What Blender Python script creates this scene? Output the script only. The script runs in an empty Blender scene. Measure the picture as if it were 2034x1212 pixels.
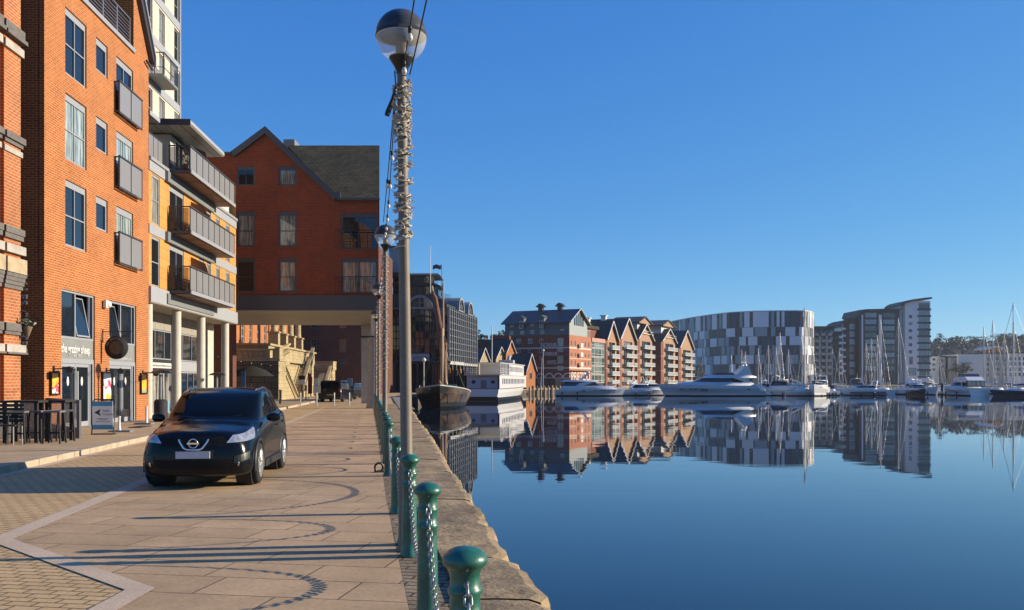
import bpy, math, random
from mathutils import Vector, Matrix
R = math.radians
rnd = random.Random(7)
SC = bpy.context.scene
COL = SC.collection
F, CX, HY, EYE, WZ = 1750.0, 1017.0, 758.0, 1.6, -1.2

# ---------------------------------------------------------------- mesh helper
class MB:
    def __init__(s):
        s.v = []; s.f = []; s.m = []; s.sm = []; s.M = None
    def _a(s, pts):
        n = len(s.v)
        if s.M is None: s.v.extend([tuple(p) for p in pts])
        else: s.v.extend([tuple(s.M @ Vector(p)) for p in pts])
        return n
    def face(s, pts, m=0, sm=False):
        n = s._a(pts); s.f.append(tuple(range(n, n+len(pts)))); s.m.append(m); s.sm.append(sm)
    def mesh(s, pts, faces, m=0, sm=False):
        n = s._a(pts)
        for f in faces:
            s.f.append(tuple(i+n for i in f)); s.m.append(m); s.sm.append(sm)
    def box(s, x0, x1, y0, y1, z0, z1, m=0):
        if x0 > x1: x0, x1 = x1, x0
        if y0 > y1: y0, y1 = y1, y0
        if z0 > z1: z0, z1 = z1, z0
        p = [(x0,y0,z0),(x1,y0,z0),(x1,y1,z0),(x0,y1,z0),(x0,y0,z1),(x1,y0,z1),(x1,y1,z1),(x0,y1,z1)]
        s.mesh(p, [(0,3,2,1),(4,5,6,7),(0,1,5,4),(1,2,6,5),(2,3,7,6),(3,0,4,7)], m)
    def prism(s, poly, a0, a1, ax='y', m=0, sm=False):
        """poly of 2d points extruded along ax; ax y: (x,z), ax x: (y,z), ax z: (x,y)"""
        def P(p, a):
            return (p[0],a,p[1]) if ax=='y' else ((a,p[0],p[1]) if ax=='x' else (p[0],p[1],a))
        n = len(poly)
        area = sum(poly[i][0]*poly[(i+1)%n][1]-poly[(i+1)%n][0]*poly[i][1] for i in range(n))
        flip = (area > 0) ^ (ax in ('y',))
        pts = [P(p,a0) for p in poly] + [P(p,a1) for p in poly]
        fs = [tuple(range(n-1,-1,-1)), tuple(range(n,2*n))] + [(i,(i+1)%n,n+(i+1)%n,n+i) for i in range(n)]
        if not flip: fs = [tuple(reversed(f)) for f in fs]
        if (a1 < a0): fs = [tuple(reversed(f)) for f in fs]
        s.mesh(pts, fs, m, sm)
    def loft(s, rings, m=0, sm=True, caps=True, closed=True):
        n = len(rings[0]); pts = [p for r in rings for p in r]; fs = []
        for i in range(len(rings)-1):
            for j in range(n if closed else n-1):
                k = (j+1) % n
                fs.append((i*n+j, i*n+k, (i+1)*n+k, (i+1)*n+j))
        s.mesh(pts, fs, m, sm)
        if caps and closed:
            s.face(list(reversed(rings[0])), m, False); s.face(rings[-1], m, False)
    def tube(s, pts, r, n=6, m=0, caps=True, sm=True):
        pts = [Vector(p) for p in pts]; rings = []
        rr = r if isinstance(r, (list,tuple)) else [r]*len(pts)
        prev = None
        for i, p in enumerate(pts):
            d = (pts[min(i+1,len(pts)-1)] - pts[max(i-1,0)])
            if d.length < 1e-9: d = Vector((0,0,1))
            d.normalize()
            if prev is None:
                u = d.cross(Vector((0,0,1)))
                if u.length < 0.05: u = d.cross(Vector((1,0,0)))
            else:
                u = prev - d*prev.dot(d)
                if u.length < 1e-6: u = d.cross(Vector((1,0,0)))
            u.normalize(); prev = u; w = d.cross(u)
            rings.append([tuple(p + (u*math.cos(2*math.pi*k/n) + w*math.sin(2*math.pi*k/n))*rr[i]) for k in range(n)])
        s.loft(rings, m, sm, caps)
    def lathe(s, prof, n=16, c=(0,0,0), m=0, sm=True, a0=0, a1=2*math.pi):
        rings = []
        for r, z in prof:
            rings.append([(c[0]+max(r,1e-4)*math.cos(2*math.pi*k/n), c[1]+max(r,1e-4)*math.sin(2*math.pi*k/n), c[2]+z) for k in range(n)])
        s.loft(rings, m, sm, True)
    def cyl(s, c, r, h, n=16, m=0, sm=True):
        s.lathe([(r,0),(r,h)], n, c, m, sm)
    def wall(s, x0, x1, z0, z1, holes=(), y=0.0, reveal=0.12, m=0, mr=None):
        """front wall (outward -y) in plane y with rectangular holes (x0,x1,z0,z1)"""
        xs = sorted(set([x0,x1]+[min(max(h[i],x0),x1) for h in holes for i in (0,1)]))
        zs = sorted(set([z0,z1]+[min(max(h[i],z0),z1) for h in holes for i in (2,3)]))
        for i in range(len(xs)-1):
            if xs[i+1]-xs[i] < 1e-5: continue
            run = None
            for j in range(len(zs)-1):
                cx, cz = (xs[i]+xs[i+1])/2, (zs[j]+zs[j+1])/2
                hole = any(h[0] < cx < h[1] and h[2] < cz < h[3] for h in holes)
                if not hole and zs[j+1]-zs[j] > 1e-5:
                    if run is None: run = zs[j]
                    top = zs[j+1]
                if (hole or j == len(zs)-2) and run is not None:
                    s.face([(xs[i],y,run),(xs[i+1],y,run),(xs[i+1],y,top),(xs[i],y,top)], m)
                    run = None
        mr = m if mr is None else mr
        for a,b,c,d in holes:
            q = y+reveal
            s.face([(a,y,c),(a,q,c),(a,q,d),(a,y,d)][::-1], mr)
            s.face([(b,y,c),(b,q,c),(b,q,d),(b,y,d)], mr)
            s.face([(a,y,c),(b,y,c),(b,q,c),(a,q,c)], mr)
            s.face([(a,y,d),(b,y,d),(b,q,d),(a,q,d)][::-1], mr)
    def data(s, name, mats):
        me = bpy.data.meshes.new(name)
        me.from_pydata(s.v, [], s.f)
        for m in (mats if isinstance(mats,(list,tuple)) else [mats]): me.materials.append(m)
        me.polygons.foreach_set('material_index', s.m)
        me.polygons.foreach_set('use_smooth', s.sm)
        uv = me.uv_layers.new(name='UVMap')
        co = me.vertices; out = [0.0]*(2*len(me.loops))
        for p in me.polygons:
            n = p.normal
            if abs(n.z) > 0.75:
                for li in p.loop_indices:
                    c = co[me.loops[li].vertex_index].co; out[2*li]=c.x; out[2*li+1]=c.y
            else:
                l = math.hypot(n.x,n.y) or 1
                tx, ty = -n.y/l, n.x/l
                if p.use_smooth:   # smooth sides: keep the two axis projections
                    if abs(tx) > abs(ty): tx, ty = 1, 0
                    else: tx, ty = 0, 1
                for li in p.loop_indices:
                    c = co[me.loops[li].vertex_index].co; out[2*li]=c.x*tx+c.y*ty; out[2*li+1]=c.z
        uv.data.foreach_set('uv', out)
        me.update()
        return me
    def build(s, name, mats, parent=None, loc=(0,0,0), rz=0, **tags):
        return link(name, s.data(name, mats), parent, loc, rz, **tags)

def link(name, data, parent=None, loc=(0,0,0), rz=0, label=None, cat=None, group=None, kind=None):
    o = bpy.data.objects.new(name, data)
    COL.objects.link(o)
    o.location = loc; o.rotation_euler = (0,0,rz)
    if parent is not None: o.parent = parent
    if label: o['label'] = label
    if cat: o['category'] = cat
    if group: o['group'] = group
    if kind: o['kind'] = kind
    return o
def thing(name, label, cat, loc=(0,0,0), rz=0, group=None):
    return link(name, None, None, loc, rz, label, cat, group)
def copy_tree(o, parent=None, loc=None, rz=None, label=None, scale=None):
    c = o.copy(); COL.objects.link(c)
    if parent is not None: c.parent = parent
    if loc is not None: c.location = loc
    if rz is not None: c.rotation_euler = (0,0,rz)
    if label: c['label'] = label
    if scale is not None: c.scale = scale
    for ch in list(o.children):
        copy_tree(ch, c)
    return c

# ---------------------------------------------------------------- materials
def nodes(name):
    m = bpy.data.materials.new(name); m.use_nodes = True
    nt = m.node_tree; b = nt.nodes['Principled BSDF']
    return m, nt, b
def N(nt, t, **kw):
    n = nt.nodes.new(t)
    for k, v in kw.items():
        if k.startswith('_'): setattr(n, k[1:], v)
        else: n.inputs[k.replace('0','')].default_value = v
    return n
K = .74                                  # keeps base colours at real-world values for this exposure
def sc_(c, k=None): return tuple(v*(K if k is None else k) for v in c)
def mat(name, col, rough=0.6, metal=0.0, var=0.18, scale=3.0, bump=0.0, bscale=40, spec=0.5, coat=0.0, alpha=1.0, trans=0.0, ior=1.5, coords='Object', var2=0.0, scale2=0.4, k=None):
    col = sc_(col, 1 if metal > .5 else k)
    m, nt, b = nodes(name); L = nt.links
    b.inputs['Roughness'].default_value = rough
    b.inputs['Metallic'].default_value = metal
    b.inputs['Specular IOR Level'].default_value = spec
    b.inputs['Coat Weight'].default_value = coat
    b.inputs['Coat Roughness'].default_value = 0.04
    b.inputs['Transmission Weight'].default_value = trans
    b.inputs['IOR'].default_value = ior
    b.inputs['Alpha'].default_value = alpha
    tc = N(nt, 'ShaderNodeTexCoord')
    if var > 0:
        no = N(nt, 'ShaderNodeTexNoise'); no.inputs['Scale'].default_value = scale; no.inputs['Detail'].default_value = 6
        no.inputs['Roughness'].default_value = 0.65
        L.new(tc.outputs[coords], no.inputs['Vector'])
        rp = N(nt, 'ShaderNodeMapRange'); rp.inputs[1].default_value=.3; rp.inputs[2].default_value=.7
        rp.inputs[3].default_value = 1-var; rp.inputs[4].default_value = 1+var
        L.new(no.outputs['Fac'], rp.inputs[0])
        vm = N(nt, 'ShaderNodeVectorMath', _operation='SCALE'); vm.inputs[0].default_value = col
        L.new(rp.outputs[0], vm.inputs['Scale'])
        last = vm.outputs[0]
        if var2 > 0:
            n2 = N(nt, 'ShaderNodeTexNoise'); n2.inputs['Scale'].default_value = scale2; n2.inputs['Detail'].default_value = 3
            L.new(tc.outputs[coords], n2.inputs['Vector'])
            r2 = N(nt, 'ShaderNodeMapRange'); r2.inputs[1].default_value=.3; r2.inputs[2].default_value=.7
            r2.inputs[3].default_value = 1-var2; r2.inputs[4].default_value = 1+var2
            L.new(n2.outputs['Fac'], r2.inputs[0])
            v2 = N(nt, 'ShaderNodeVectorMath', _operation='SCALE'); L.new(last, v2.inputs[0]); L.new(r2.outputs[0], v2.inputs['Scale'])
            last = v2.outputs[0]
        L.new(last, b.inputs['Base Color'])
    else:
        b.inputs['Base Color'].default_value = (*col, 1)
    if bump > 0:
        nb = N(nt, 'ShaderNodeTexNoise'); nb.inputs['Scale'].default_value = bscale; nb.inputs['Detail'].default_value = 5
        L.new(tc.outputs[coords], nb.inputs['Vector'])
        bp = N(nt, 'ShaderNodeBump'); bp.inputs['Strength'].default_value = min(bump,1.0); bp.inputs['Distance'].default_value = 0.02
        L.new(nb.outputs['Fac'], bp.inputs['Height']); L.new(bp.outputs[0], b.inputs['Normal'])
    return m
def brickmat(name, c1, c2, mort, bw=.225, rh=.075, ms=.010, off=.5, rough=.85, var=.22, vscale=.6, bump=.5, rot=0, bands=None, squash=1.0, sqf=2, fine=.12, dist=0.0, xoff=0, spec=.3, k=None):
    c1, c2, mort = sc_(c1,k), sc_(c2,k), sc_(mort,k)
    if bands: bands = [(a,b,sc_(c,k)) for a,b,c in bands]
    m, nt, b = nodes(name); L = nt.links
    tc = N(nt,'ShaderNodeTexCoord'); mp = N(nt,'ShaderNodeMapping'); mp.inputs['Rotation'].default_value=(0,0,rot); mp.inputs['Location'].default_value=(xoff,0,0)
    L.new(tc.outputs['UV'], mp.inputs[0])
    src = mp.outputs[0]
    if dist > 0:
        nd = N(nt,'ShaderNodeTexNoise'); nd.inputs['Scale'].default_value=2.2; nd.inputs['Detail'].default_value=4
        L.new(mp.outputs[0], nd.inputs['Vector'])
        s1 = N(nt,'ShaderNodeVectorMath',_operation='SUBTRACT'); s1.inputs[1].default_value=(.5,.5,.5); L.new(nd.outputs['Color'], s1.inputs[0])
        s2 = N(nt,'ShaderNodeVectorMath',_operation='SCALE'); s2.inputs['Scale'].default_value=dist; L.new(s1.outputs[0], s2.inputs[0])
        s3 = N(nt,'ShaderNodeVectorMath',_operation='ADD'); L.new(src, s3.inputs[0]); L.new(s2.outputs[0], s3.inputs[1]); src = s3.outputs[0]
    br = N(nt,'ShaderNodeTexBrick'); br.offset = off; br.squash = squash; br.squash_frequency = sqf
    for k,v in (('Color1',(*c1,1)),('Color2',(*c2,1)),('Mortar',(*mort,1)),('Scale',1.0),('Mortar Size',ms),('Mortar Smooth',.2),('Bias',0.0),('Brick Width',bw),('Row Height',rh)):
        br.inputs[k].default_value = v
    L.new(src, br.inputs['Vector'])
    no = N(nt,'ShaderNodeTexNoise'); no.inputs['Scale'].default_value=vscale; no.inputs['Detail'].default_value=6; no.inputs['Roughness'].default_value=.7
    L.new(mp.outputs[0], no.inputs['Vector'])
    r = N(nt,'ShaderNodeMapRange'); r.inputs[1].default_value=.3; r.inputs[2].default_value=.7; r.inputs[3].default_value=1-var; r.inputs[4].default_value=1+var
    L.new(no.outputs['Fac'], r.inputs[0])
    n2 = N(nt,'ShaderNodeTexNoise'); n2.inputs['Scale'].default_value=25; n2.inputs['Detail'].default_value=4
    L.new(mp.outputs[0], n2.inputs['Vector'])
    r2 = N(nt,'ShaderNodeMapRange'); r2.inputs[1].default_value=.3; r2.inputs[2].default_value=.7; r2.inputs[3].default_value=1-fine; r2.inputs[4].default_value=1+fine
    L.new(n2.outputs['Fac'], r2.inputs[0])
    mu = N(nt,'ShaderNodeMath',_operation='MULTIPLY'); L.new(r.outputs[0], mu.inputs[0]); L.new(r2.outputs[0], mu.inputs[1])
    vm = N(nt,'ShaderNodeVectorMath',_operation='SCALE'); L.new(br.outputs['Color'], vm.inputs[0]); L.new(mu.outputs[0], vm.inputs['Scale'])
    last = vm.outputs[0]
    if bands:   # horizontal bands in v: list of (z0,z1,colour)
        sx = N(nt,'ShaderNodeSeparateXYZ'); L.new(tc.outputs['UV'], sx.inputs[0])
        for z0,z1,c in bands:
            a = N(nt,'ShaderNodeMath',_operation='GREATER_THAN'); a.inputs[1].default_value=z0; L.new(sx.outputs['Y'], a.inputs[0])
            d = N(nt,'ShaderNodeMath',_operation='LESS_THAN'); d.inputs[1].default_value=z1; L.new(sx.outputs['Y'], d.inputs[0])
            e = N(nt,'ShaderNodeMath',_operation='MULTIPLY'); L.new(a.outputs[0], e.inputs[0]); L.new(d.outputs[0], e.inputs[1])
            mx = N(nt,'ShaderNodeMix',_data_type='RGBA'); L.new(e.outputs[0], mx.inputs[0]); L.new(last, mx.inputs[6]); mx.inputs[7].default_value=(*c,1)
            last = mx.outputs[2]
    L.new(last, b.inputs['Base Color'])
    b.inputs['Roughness'].default_value = rough; b.inputs['Specular IOR Level'].default_value = spec
    if bump > 0:
        inv = N(nt,'ShaderNodeMath',_operation='SUBTRACT'); inv.inputs[0].default_value=1; L.new(br.outputs['Fac'], inv.inputs[1])
        ad = N(nt,'ShaderNodeMath',_operation='MULTIPLY_ADD'); ad.inputs[1].default_value=.35; L.new(n2.outputs['Fac'], ad.inputs[0]); L.new(inv.outputs[0], ad.inputs[2])
        bp = N(nt,'ShaderNodeBump'); bp.inputs['Strength'].default_value=bump; bp.inputs['Distance'].default_value=.01
        L.new(ad.outputs[0], bp.inputs['Height']); L.new(bp.outputs[0], b.inputs['Normal'])
    return m
def glassmat(name, dark=(.012,.018,.024), light=(.30,.32,.32), chance=.35, rough=.03, wob=.0):
    dark, light = sc_(dark), sc_(light)
    """opaque window glass: dark room or pale curtain behind it, differing from pane to pane"""
    m, nt, b = nodes(name); L = nt.links
    oi = N(nt,'ShaderNodeObjectInfo')
    a = N(nt,'ShaderNodeMath',_operation='LESS_THAN'); a.inputs[1].default_value = chance; L.new(oi.outputs['Random'], a.inputs[0])
    tc = N(nt,'ShaderNodeTexCoord')
    wv = N(nt,'ShaderNodeTexNoise'); wv.inputs['Scale'].default_value = 5; wv.inputs['Detail'].default_value=2
    mp = N(nt,'ShaderNodeMapping'); mp.inputs['Scale'].default_value=(3,3,.25); L.new(tc.outputs['Object'], mp.inputs[0]); L.new(mp.outputs[0], wv.inputs['Vector'])
    r = N(nt,'ShaderNodeMapRange'); r.inputs[1].default_value=.35; r.inputs[2].default_value=.65; r.inputs[3].default_value=.35; r.inputs[4].default_value=1.2
    L.new(wv.outputs['Fac'], r.inputs[0])
    v = N(nt,'ShaderNodeVectorMath',_operation='SCALE'); v.inputs[0].default_value=light; L.new(r.outputs[0], v.inputs['Scale'])
    mx = N(nt,'ShaderNodeMix',_data_type='RGBA'); mx.inputs[6].default_value=(*dark,1); L.new(v.outputs[0], mx.inputs[7]); L.new(a.outputs[0], mx.inputs[0])
    L.new(mx.outputs[2], b.inputs['Base Color'])
    b.inputs['Roughness'].default_value = rough; b.inputs['Specular IOR Level'].default_value = .9
    if wob > 0:
        nb = N(nt,'ShaderNodeTexNoise'); nb.inputs['Scale'].default_value=1.3; L.new(tc.outputs['Object'], nb.inputs['Vector'])
        bp = N(nt,'ShaderNodeBump'); bp.inputs['Strength'].default_value=wob; bp.inputs['Distance'].default_value=.03
        L.new(nb.outputs['Fac'], bp.inputs['Height']); L.new(bp.outputs[0], b.inputs['Normal'])
    return m

M = {}
M['brick_orange'] = brickmat('brick_orange', (.46,.145,.034), (.34,.095,.024), (.60,.31,.145), ms=.012, var=.16, fine=.2, vscale=.9)
M['brick_red']    = brickmat('brick_red', (.32,.045,.013), (.20,.030,.010), (.26,.095,.045), ms=.017, rh=.088, bw=.26, var=.18)
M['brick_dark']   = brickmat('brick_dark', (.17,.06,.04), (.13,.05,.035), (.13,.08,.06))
M['brick_pier']   = brickmat('brick_pier', (.52,.15,.042), (.42,.105,.032), (.52,.33,.19), rh=.085, ms=.014, bump=.8)
M['grey_frame'] = mat('grey_frame', (.36,.38,.42), .45, var=.05)
M['dark_frame'] = mat('dark_frame', (.055,.062,.075), .45, var=.1)
M['white_frame'] = mat('white_frame', (.75,.75,.73), .5, var=.05)
M['grey_panel'] = mat('grey_panel', (.40,.42,.45), .5, var=.06, scale=.8)
M['mid_grey'] = mat('mid_grey', (.22,.24,.25), .55, var=.1)
M['glass'] = glassmat('glass', chance=.0, wob=.06)
M['glass_curtain'] = glassmat('glass_curtain', chance=.5, light=(.42,.42,.38), wob=.05)
M['glass_far'] = glassmat('glass_far', dark=(.02,.03,.04), light=(.3,.32,.33), chance=.35, rough=.1)
M['glass_dim'] = glassmat('glass_dim', dark=(.012,.014,.016), light=(.30,.29,.25), chance=.6, wob=.05)
M['glass_green'] = glassmat('glass_green', dark=(.03,.06,.045), light=(.22,.30,.24), chance=.5)
M['opal_far'] = mat('pale_balcony_glass', (.45,.5,.5), .2, var=.1)
M['glass_office'] = glassmat('glass_office', dark=(.02,.02,.022), light=(.34,.27,.19), chance=.45, wob=.05)
M['dark_window'] = mat('dark_window_glass', (.018,.024,.032), .25, var=.3, scale=.3, spec=.5)
M['opal'] = mat('opal_panel', (.27,.27,.28), .35, var=.05, scale=1.2)
M['black'] = mat('black_metal', (.012,.012,.013), .4, var=.1)
M['blackmatt'] = mat('black_matt', (.02,.02,.022), .8, var=.2)
M['orange_panel'] = brickmat('orange_panel', (.72,.36,.10), (.68,.33,.09), (.20,.10,.04), bw=2.4, rh=.42, ms=.008, rough=.5, var=.1, bump=.3, fine=.04)
M['cream_panel'] = brickmat('cream_panel', (.78,.70,.56), (.74,.66,.52), (.42,.36,.28), bw=3.0, rh=.30, ms=.012, rough=.6, var=.06, bump=.3, fine=.04)
M['concrete'] = mat('concrete_column', (.62,.58,.50), .7, var=.14, scale=2.5, bump=.2, bscale=20)
M['steel'] = mat('galvanised_steel', (.45,.45,.46), .35, metal=.9, var=.1)
M['cableblk'] = mat('black_cable', (.012,.012,.014), .6, var=0)
M['white'] = mat('white_paint', (.78,.78,.76), .45, var=.06)
M['soffit'] = brickmat('soffit_boards', (.50,.48,.43), (.46,.44,.39), (.18,.17,.15), bw=30, rh=.55, ms=.03, rough=.5, var=.15, bump=.2)
M['wood_soffit'] = brickmat('wood_soffit', (.30,.15,.08), (.24,.12,.07), (.05,.03,.02), bw=4, rh=.14, ms=.01, rough=.5, var=.3, bump=.3)
M['slate'] = brickmat('mossy_slate', (.062,.055,.030), (.10,.088,.052), (.025,.022,.015), bw=.32, rh=.21, ms=.018, rough=.9, var=.5, vscale=1.1, bump=1, fine=.4)
M['stone_cream'] = brickmat('cream_stone', (.50,.40,.22), (.43,.34,.19), (.20,.16,.09), bw=.9, rh=.35, ms=.012, rough=.8, var=.18, bump=.5)
M['stone_grey'] = mat('grey_stone', (.16,.15,.14), .85, var=.25, scale=6, bump=.5)
# ---------------------------------------------------------------- camera, sky, sun
cam = bpy.data.cameras.new('camera'); co = bpy.data.objects.new('camera', cam); COL.objects.link(co)
co.location = (0,0,EYE); co.rotation_euler = (R(90),0,0)
cam.sensor_width = 36; cam.lens = 36*F/2034; cam.shift_y = 152/2034; cam.clip_start=.05; cam.clip_end = 9000
SC.camera = co
SUN_EL, SUN_AZ = 17.0, 83.0            # azimuth clockwise from +Y
w = bpy.data.worlds.new('World'); SC.world = w; w.use_nodes = True
nt = w.node_tree; bg = nt.nodes['Background']
sk = nt.nodes.new('ShaderNodeTexSky'); sk.sky_type = 'NISHITA'; sk.sun_disc = False
sk.sun_elevation = R(SUN_EL); sk.sun_rotation = R(SUN_AZ); sk.air_density = .7; sk.dust_density = .0; sk.ozone_density = 6; sk.altitude = 0
sep = nt.nodes.new('ShaderNodeSeparateColor'); cmb = nt.nodes.new('ShaderNodeCombineColor'); nt.links.new(sk.outputs[0], sep.inputs[0])
for k,(g_,a_) in enumerate(((1.045,.86),(.697,1.45),(.30,3.25))):     # the clear winter blue of the photograph
    pw = nt.nodes.new('ShaderNodeMath'); pw.operation='POWER'; pw.inputs[1].default_value=g_
    ml = nt.nodes.new('ShaderNodeMath'); ml.operation='MULTIPLY'; ml.inputs[1].default_value=a_
    nt.links.new(sep.outputs[k], pw.inputs[0]); nt.links.new(pw.outputs[0], ml.inputs[0]); nt.links.new(ml.outputs[0], cmb.inputs[k])
nt.links.new(cmb.outputs[0], bg.inputs[0]); bg.inputs[1].default_value = .09
sd = bpy.data.lights.new('sun','SUN'); so = bpy.data.objects.new('sun', sd); COL.objects.link(so)
sd.energy = 5.0; sd.angle = R(.5); sd.color = (1,.85,.64)
sv = Vector((math.sin(R(SUN_AZ))*math.cos(R(SUN_EL)), math.cos(R(SUN_AZ))*math.cos(R(SUN_EL)), math.sin(R(SUN_EL))))
so.rotation_euler = sv.to_track_quat('Z','Y').to_euler(); so.location = (30,10,30)
SC.view_settings.view_transform = 'Standard'; SC.view_settings.look = 'None'; SC.view_settings.exposure = .72; SC.view_settings.gamma = 1
SC.view_settings.use_curve_mapping = False
SC.cycles.max_bounces = 8; SC.cycles.transparent_max_bounces = 12; SC.cycles.caustics_reflective = False; SC.cycles.caustics_refractive = False
SC.cycles.use_denoising = True
SC.cycles.sample_clamp_indirect = 6

# ---------------------------------------------------------------- land, quay, water
QA = math.atan(.163)                    # the quay runs away and to the left
def qx(Z): return .389 - .163*Z - min(.045,max(0,(Z-7.3)*.018)) + min(.02,max(0,(Z-15)*.004))         # line of the bollards
EDGE = [(-12,1.93+.9),(-3,1.85),(2,1.02),(4.4,.57),(6.17,.328),(8.56,-.083),(11.6,-.476),(17,-1.22),(25,-2.24),(49,-5.5),(70,-8.6),(92,-11.8),(112,-11.8),(124,-9.3),(132,-7.9),(155,-3.6),(195,3.0),(212,17.5),(221,21.5),(322,68),(345,75),(352,130),(395,250),(415,450),(425,1200)]
def edge(Z):
    for (z0,x0),(z1,x1) in zip(EDGE,EDGE[1:]):
        if Z <= z1: return x0+(x1-x0)*(Z-z0)/(z1-z0)
    return EDGE[-1][1]
# the land: one sheet that follows the water's edge out to the horizon
mb = MB()
for (z0,x0),(z1,x1) in zip(EDGE,EDGE[1:]):
    i0, i1 = x0, x1
    if z1 <= 49: i0, i1 = x0-.5, x1-.5
    mb.face([(-1500,z0,0),(i0,z0,0),(i1,z1,0),(-1500,z1,0)])
mb.face([(-3000,425,0),(3500,425,0),(3500,6000,0),(-3000,6000,0)])
mb.face([(-1500,-400,0),(60,-400,0),(EDGE[0][1],-12,0),(-1500,-12,0)])
setts = brickmat('block_paving', (.70,.47,.23), (.78,.54,.27), (.24,.16,.08), bw=.22, rh=.115, ms=.011, rough=.9, var=.16, vscale=.5, bump=.3, rot=QA, fine=.15, dist=.03)
slabs = brickmat('sandstone_slabs', (.66,.45,.25), (.56,.38,.21), (.19,.125,.07), bw=1.15, rh=.56, ms=.009, off=.42, squash=.72, sqf=3, rough=.85, var=.26, vscale=.7, bump=.35, rot=QA, fine=.12, dist=.012)
slabs2 = slabs
mb.build('ground', setts, kind='structure')
# promenade of big sandstone slabs between the granite strip and the bollards, thinner slab texture
def strip(z0, z1, fl, fr, zz, name, m, n=12, **k):
    mb = MB()
    for i in range(n):
        a, b = z0+(z1-z0)*i/n, z0+(z1-z0)*(i+1)/n
        mb.face([(fl(a),a,zz),(fr(a),a,zz),(fr(b),b,zz),(fl(b),b,zz)])
    return mb.build(name, m, **k)
lx = lambda Z: -3.8-.14*Z
def left_slab(Z):
    if Z < 6.8: return -2.75-.02*(6.8-Z)
    if Z < 8.92: return -2.75+(-5.05+2.75)*(Z-6.8)/(8.92-6.8)
    return lx(Z)
mb = MB(); zz=.004
Zs = [-12,2,6.8,8.92]+[8.92+(52-8.92)*i/10 for i in range(1,11)]
for a,b in zip(Zs,Zs[1:]):
    mb.face([(left_slab(a),a,zz),(qx(a)-.10,a,zz),(qx(b)-.10,b,zz),(left_slab(b),b,zz)])
mb.face([(lx(52),52,zz),(qx(52)-.1,52,zz),(edge(88)-.9,88,zz),(lx(88),88,zz)])
mb.build('promenade_pavement', slabs, kind='structure')
# granite strip: a ribbon along the slab edge
granite = mat('pale_granite', (.70,.53,.36), .85, var=.25, scale=60, bump=.04, bscale=120, var2=.1, scale2=1)
mb = MB(); zz=.008; wd=.20
def rib(p, q):
    (ax,ay),(bx,by) = p,q
    dx,dy = bx-ax,by-ay; l=math.hypot(dx,dy); nx,ny=-dy/l*wd,dx/l*wd
    return (ax,ay),(bx,by),(bx+nx,by+ny),(ax+nx,ay+ny)
path = [(-2.86,-12),(-2.75,6.8),(-5.05,8.92),(lx(52),52)]
outer = [(-3.06,-12),(-2.96,6.74),(-5.28,8.86),(lx(52)-.2,52)]
for i in range(3):
    mb.face([(*outer[i],zz),(*path[i],zz),(*path[i+1],zz),(*outer[i+1],zz)])
mb.face([(-5.28,8.86,zz+.001),(-5.05,8.92,zz+.001),(-4.2,1.5,zz+.001),(-4.42,1.5,zz+.001)][::-1]) if False else None
# side branch toward lower left
mb.face([(-5.26,8.88,.0082),(-5.10,9.25,.0082),(-9.6,7.0,.0082),(-9.6,6.8,.0082)][::-1]) if False else None
mb.build('granite_strip', granite, kind='structure')
# kerb and raised pavement by the shops
kx = lambda Z: -7.0-.12*Z
pave = brickmat('pavement_flags', (.60,.44,.26), (.54,.39,.23), (.24,.17,.10), bw=.9, rh=.6, ms=.008, rough=.9, var=.15, bump=.2, rot=R(5), fine=.1)
mb = MB(); n=24
for i in range(n):
    a,b = -12+(72+12)*i/n, -12+(72+12)*(i+1)/n
    mb.face([(-60,a,.12),(kx(a)-.28,a,.12),(kx(b)-.28,b,.12),(-60,b,.12)])
mb.face([(-60,72,.12),(kx(72)-.28,72,.12),(kx(72)-.28,72,0),(-60,72,0)][::-1])
mb.build('pavement', pave, kind='structure')
mb = MB(); a=-12.0; k=0
while a < 72:
    b = a+.9
    g=.006
    mb.prism([(kx(a)-.28,a+g),(kx(a),a+g),(kx(b),b-g),(kx(b)-.28,b-g)], -.05, .124+rnd.uniform(-.003,.003), 'z')
    a = b
mb.build('kerb', mat('kerb_stone', (.50,.41,.29), .85, var=.2, scale=4, bump=.3), kind='structure')
# drain channel beside the kerb
strip(-12,72, lambda Z: kx(Z)+.0, lambda Z: kx(Z)+.22, .005, 'gutter_strip', granite, kind='structure')
# narrow course of setts between slabs and coping
sett2 = brickmat('dark_setts', (.36,.27,.17), (.29,.22,.14), (.10,.075,.045), bw=.30, rh=.115, ms=.014, rough=.95, var=.35, vscale=2, bump=1, rot=QA, fine=.25, dist=.04)
strip(-12, 60, lambda Z: qx(Z)-.10, lambda Z: qx(Z)+.27+max(0,(Z-25)*.01), .005, 'setts_course', sett2, kind='structure')
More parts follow.
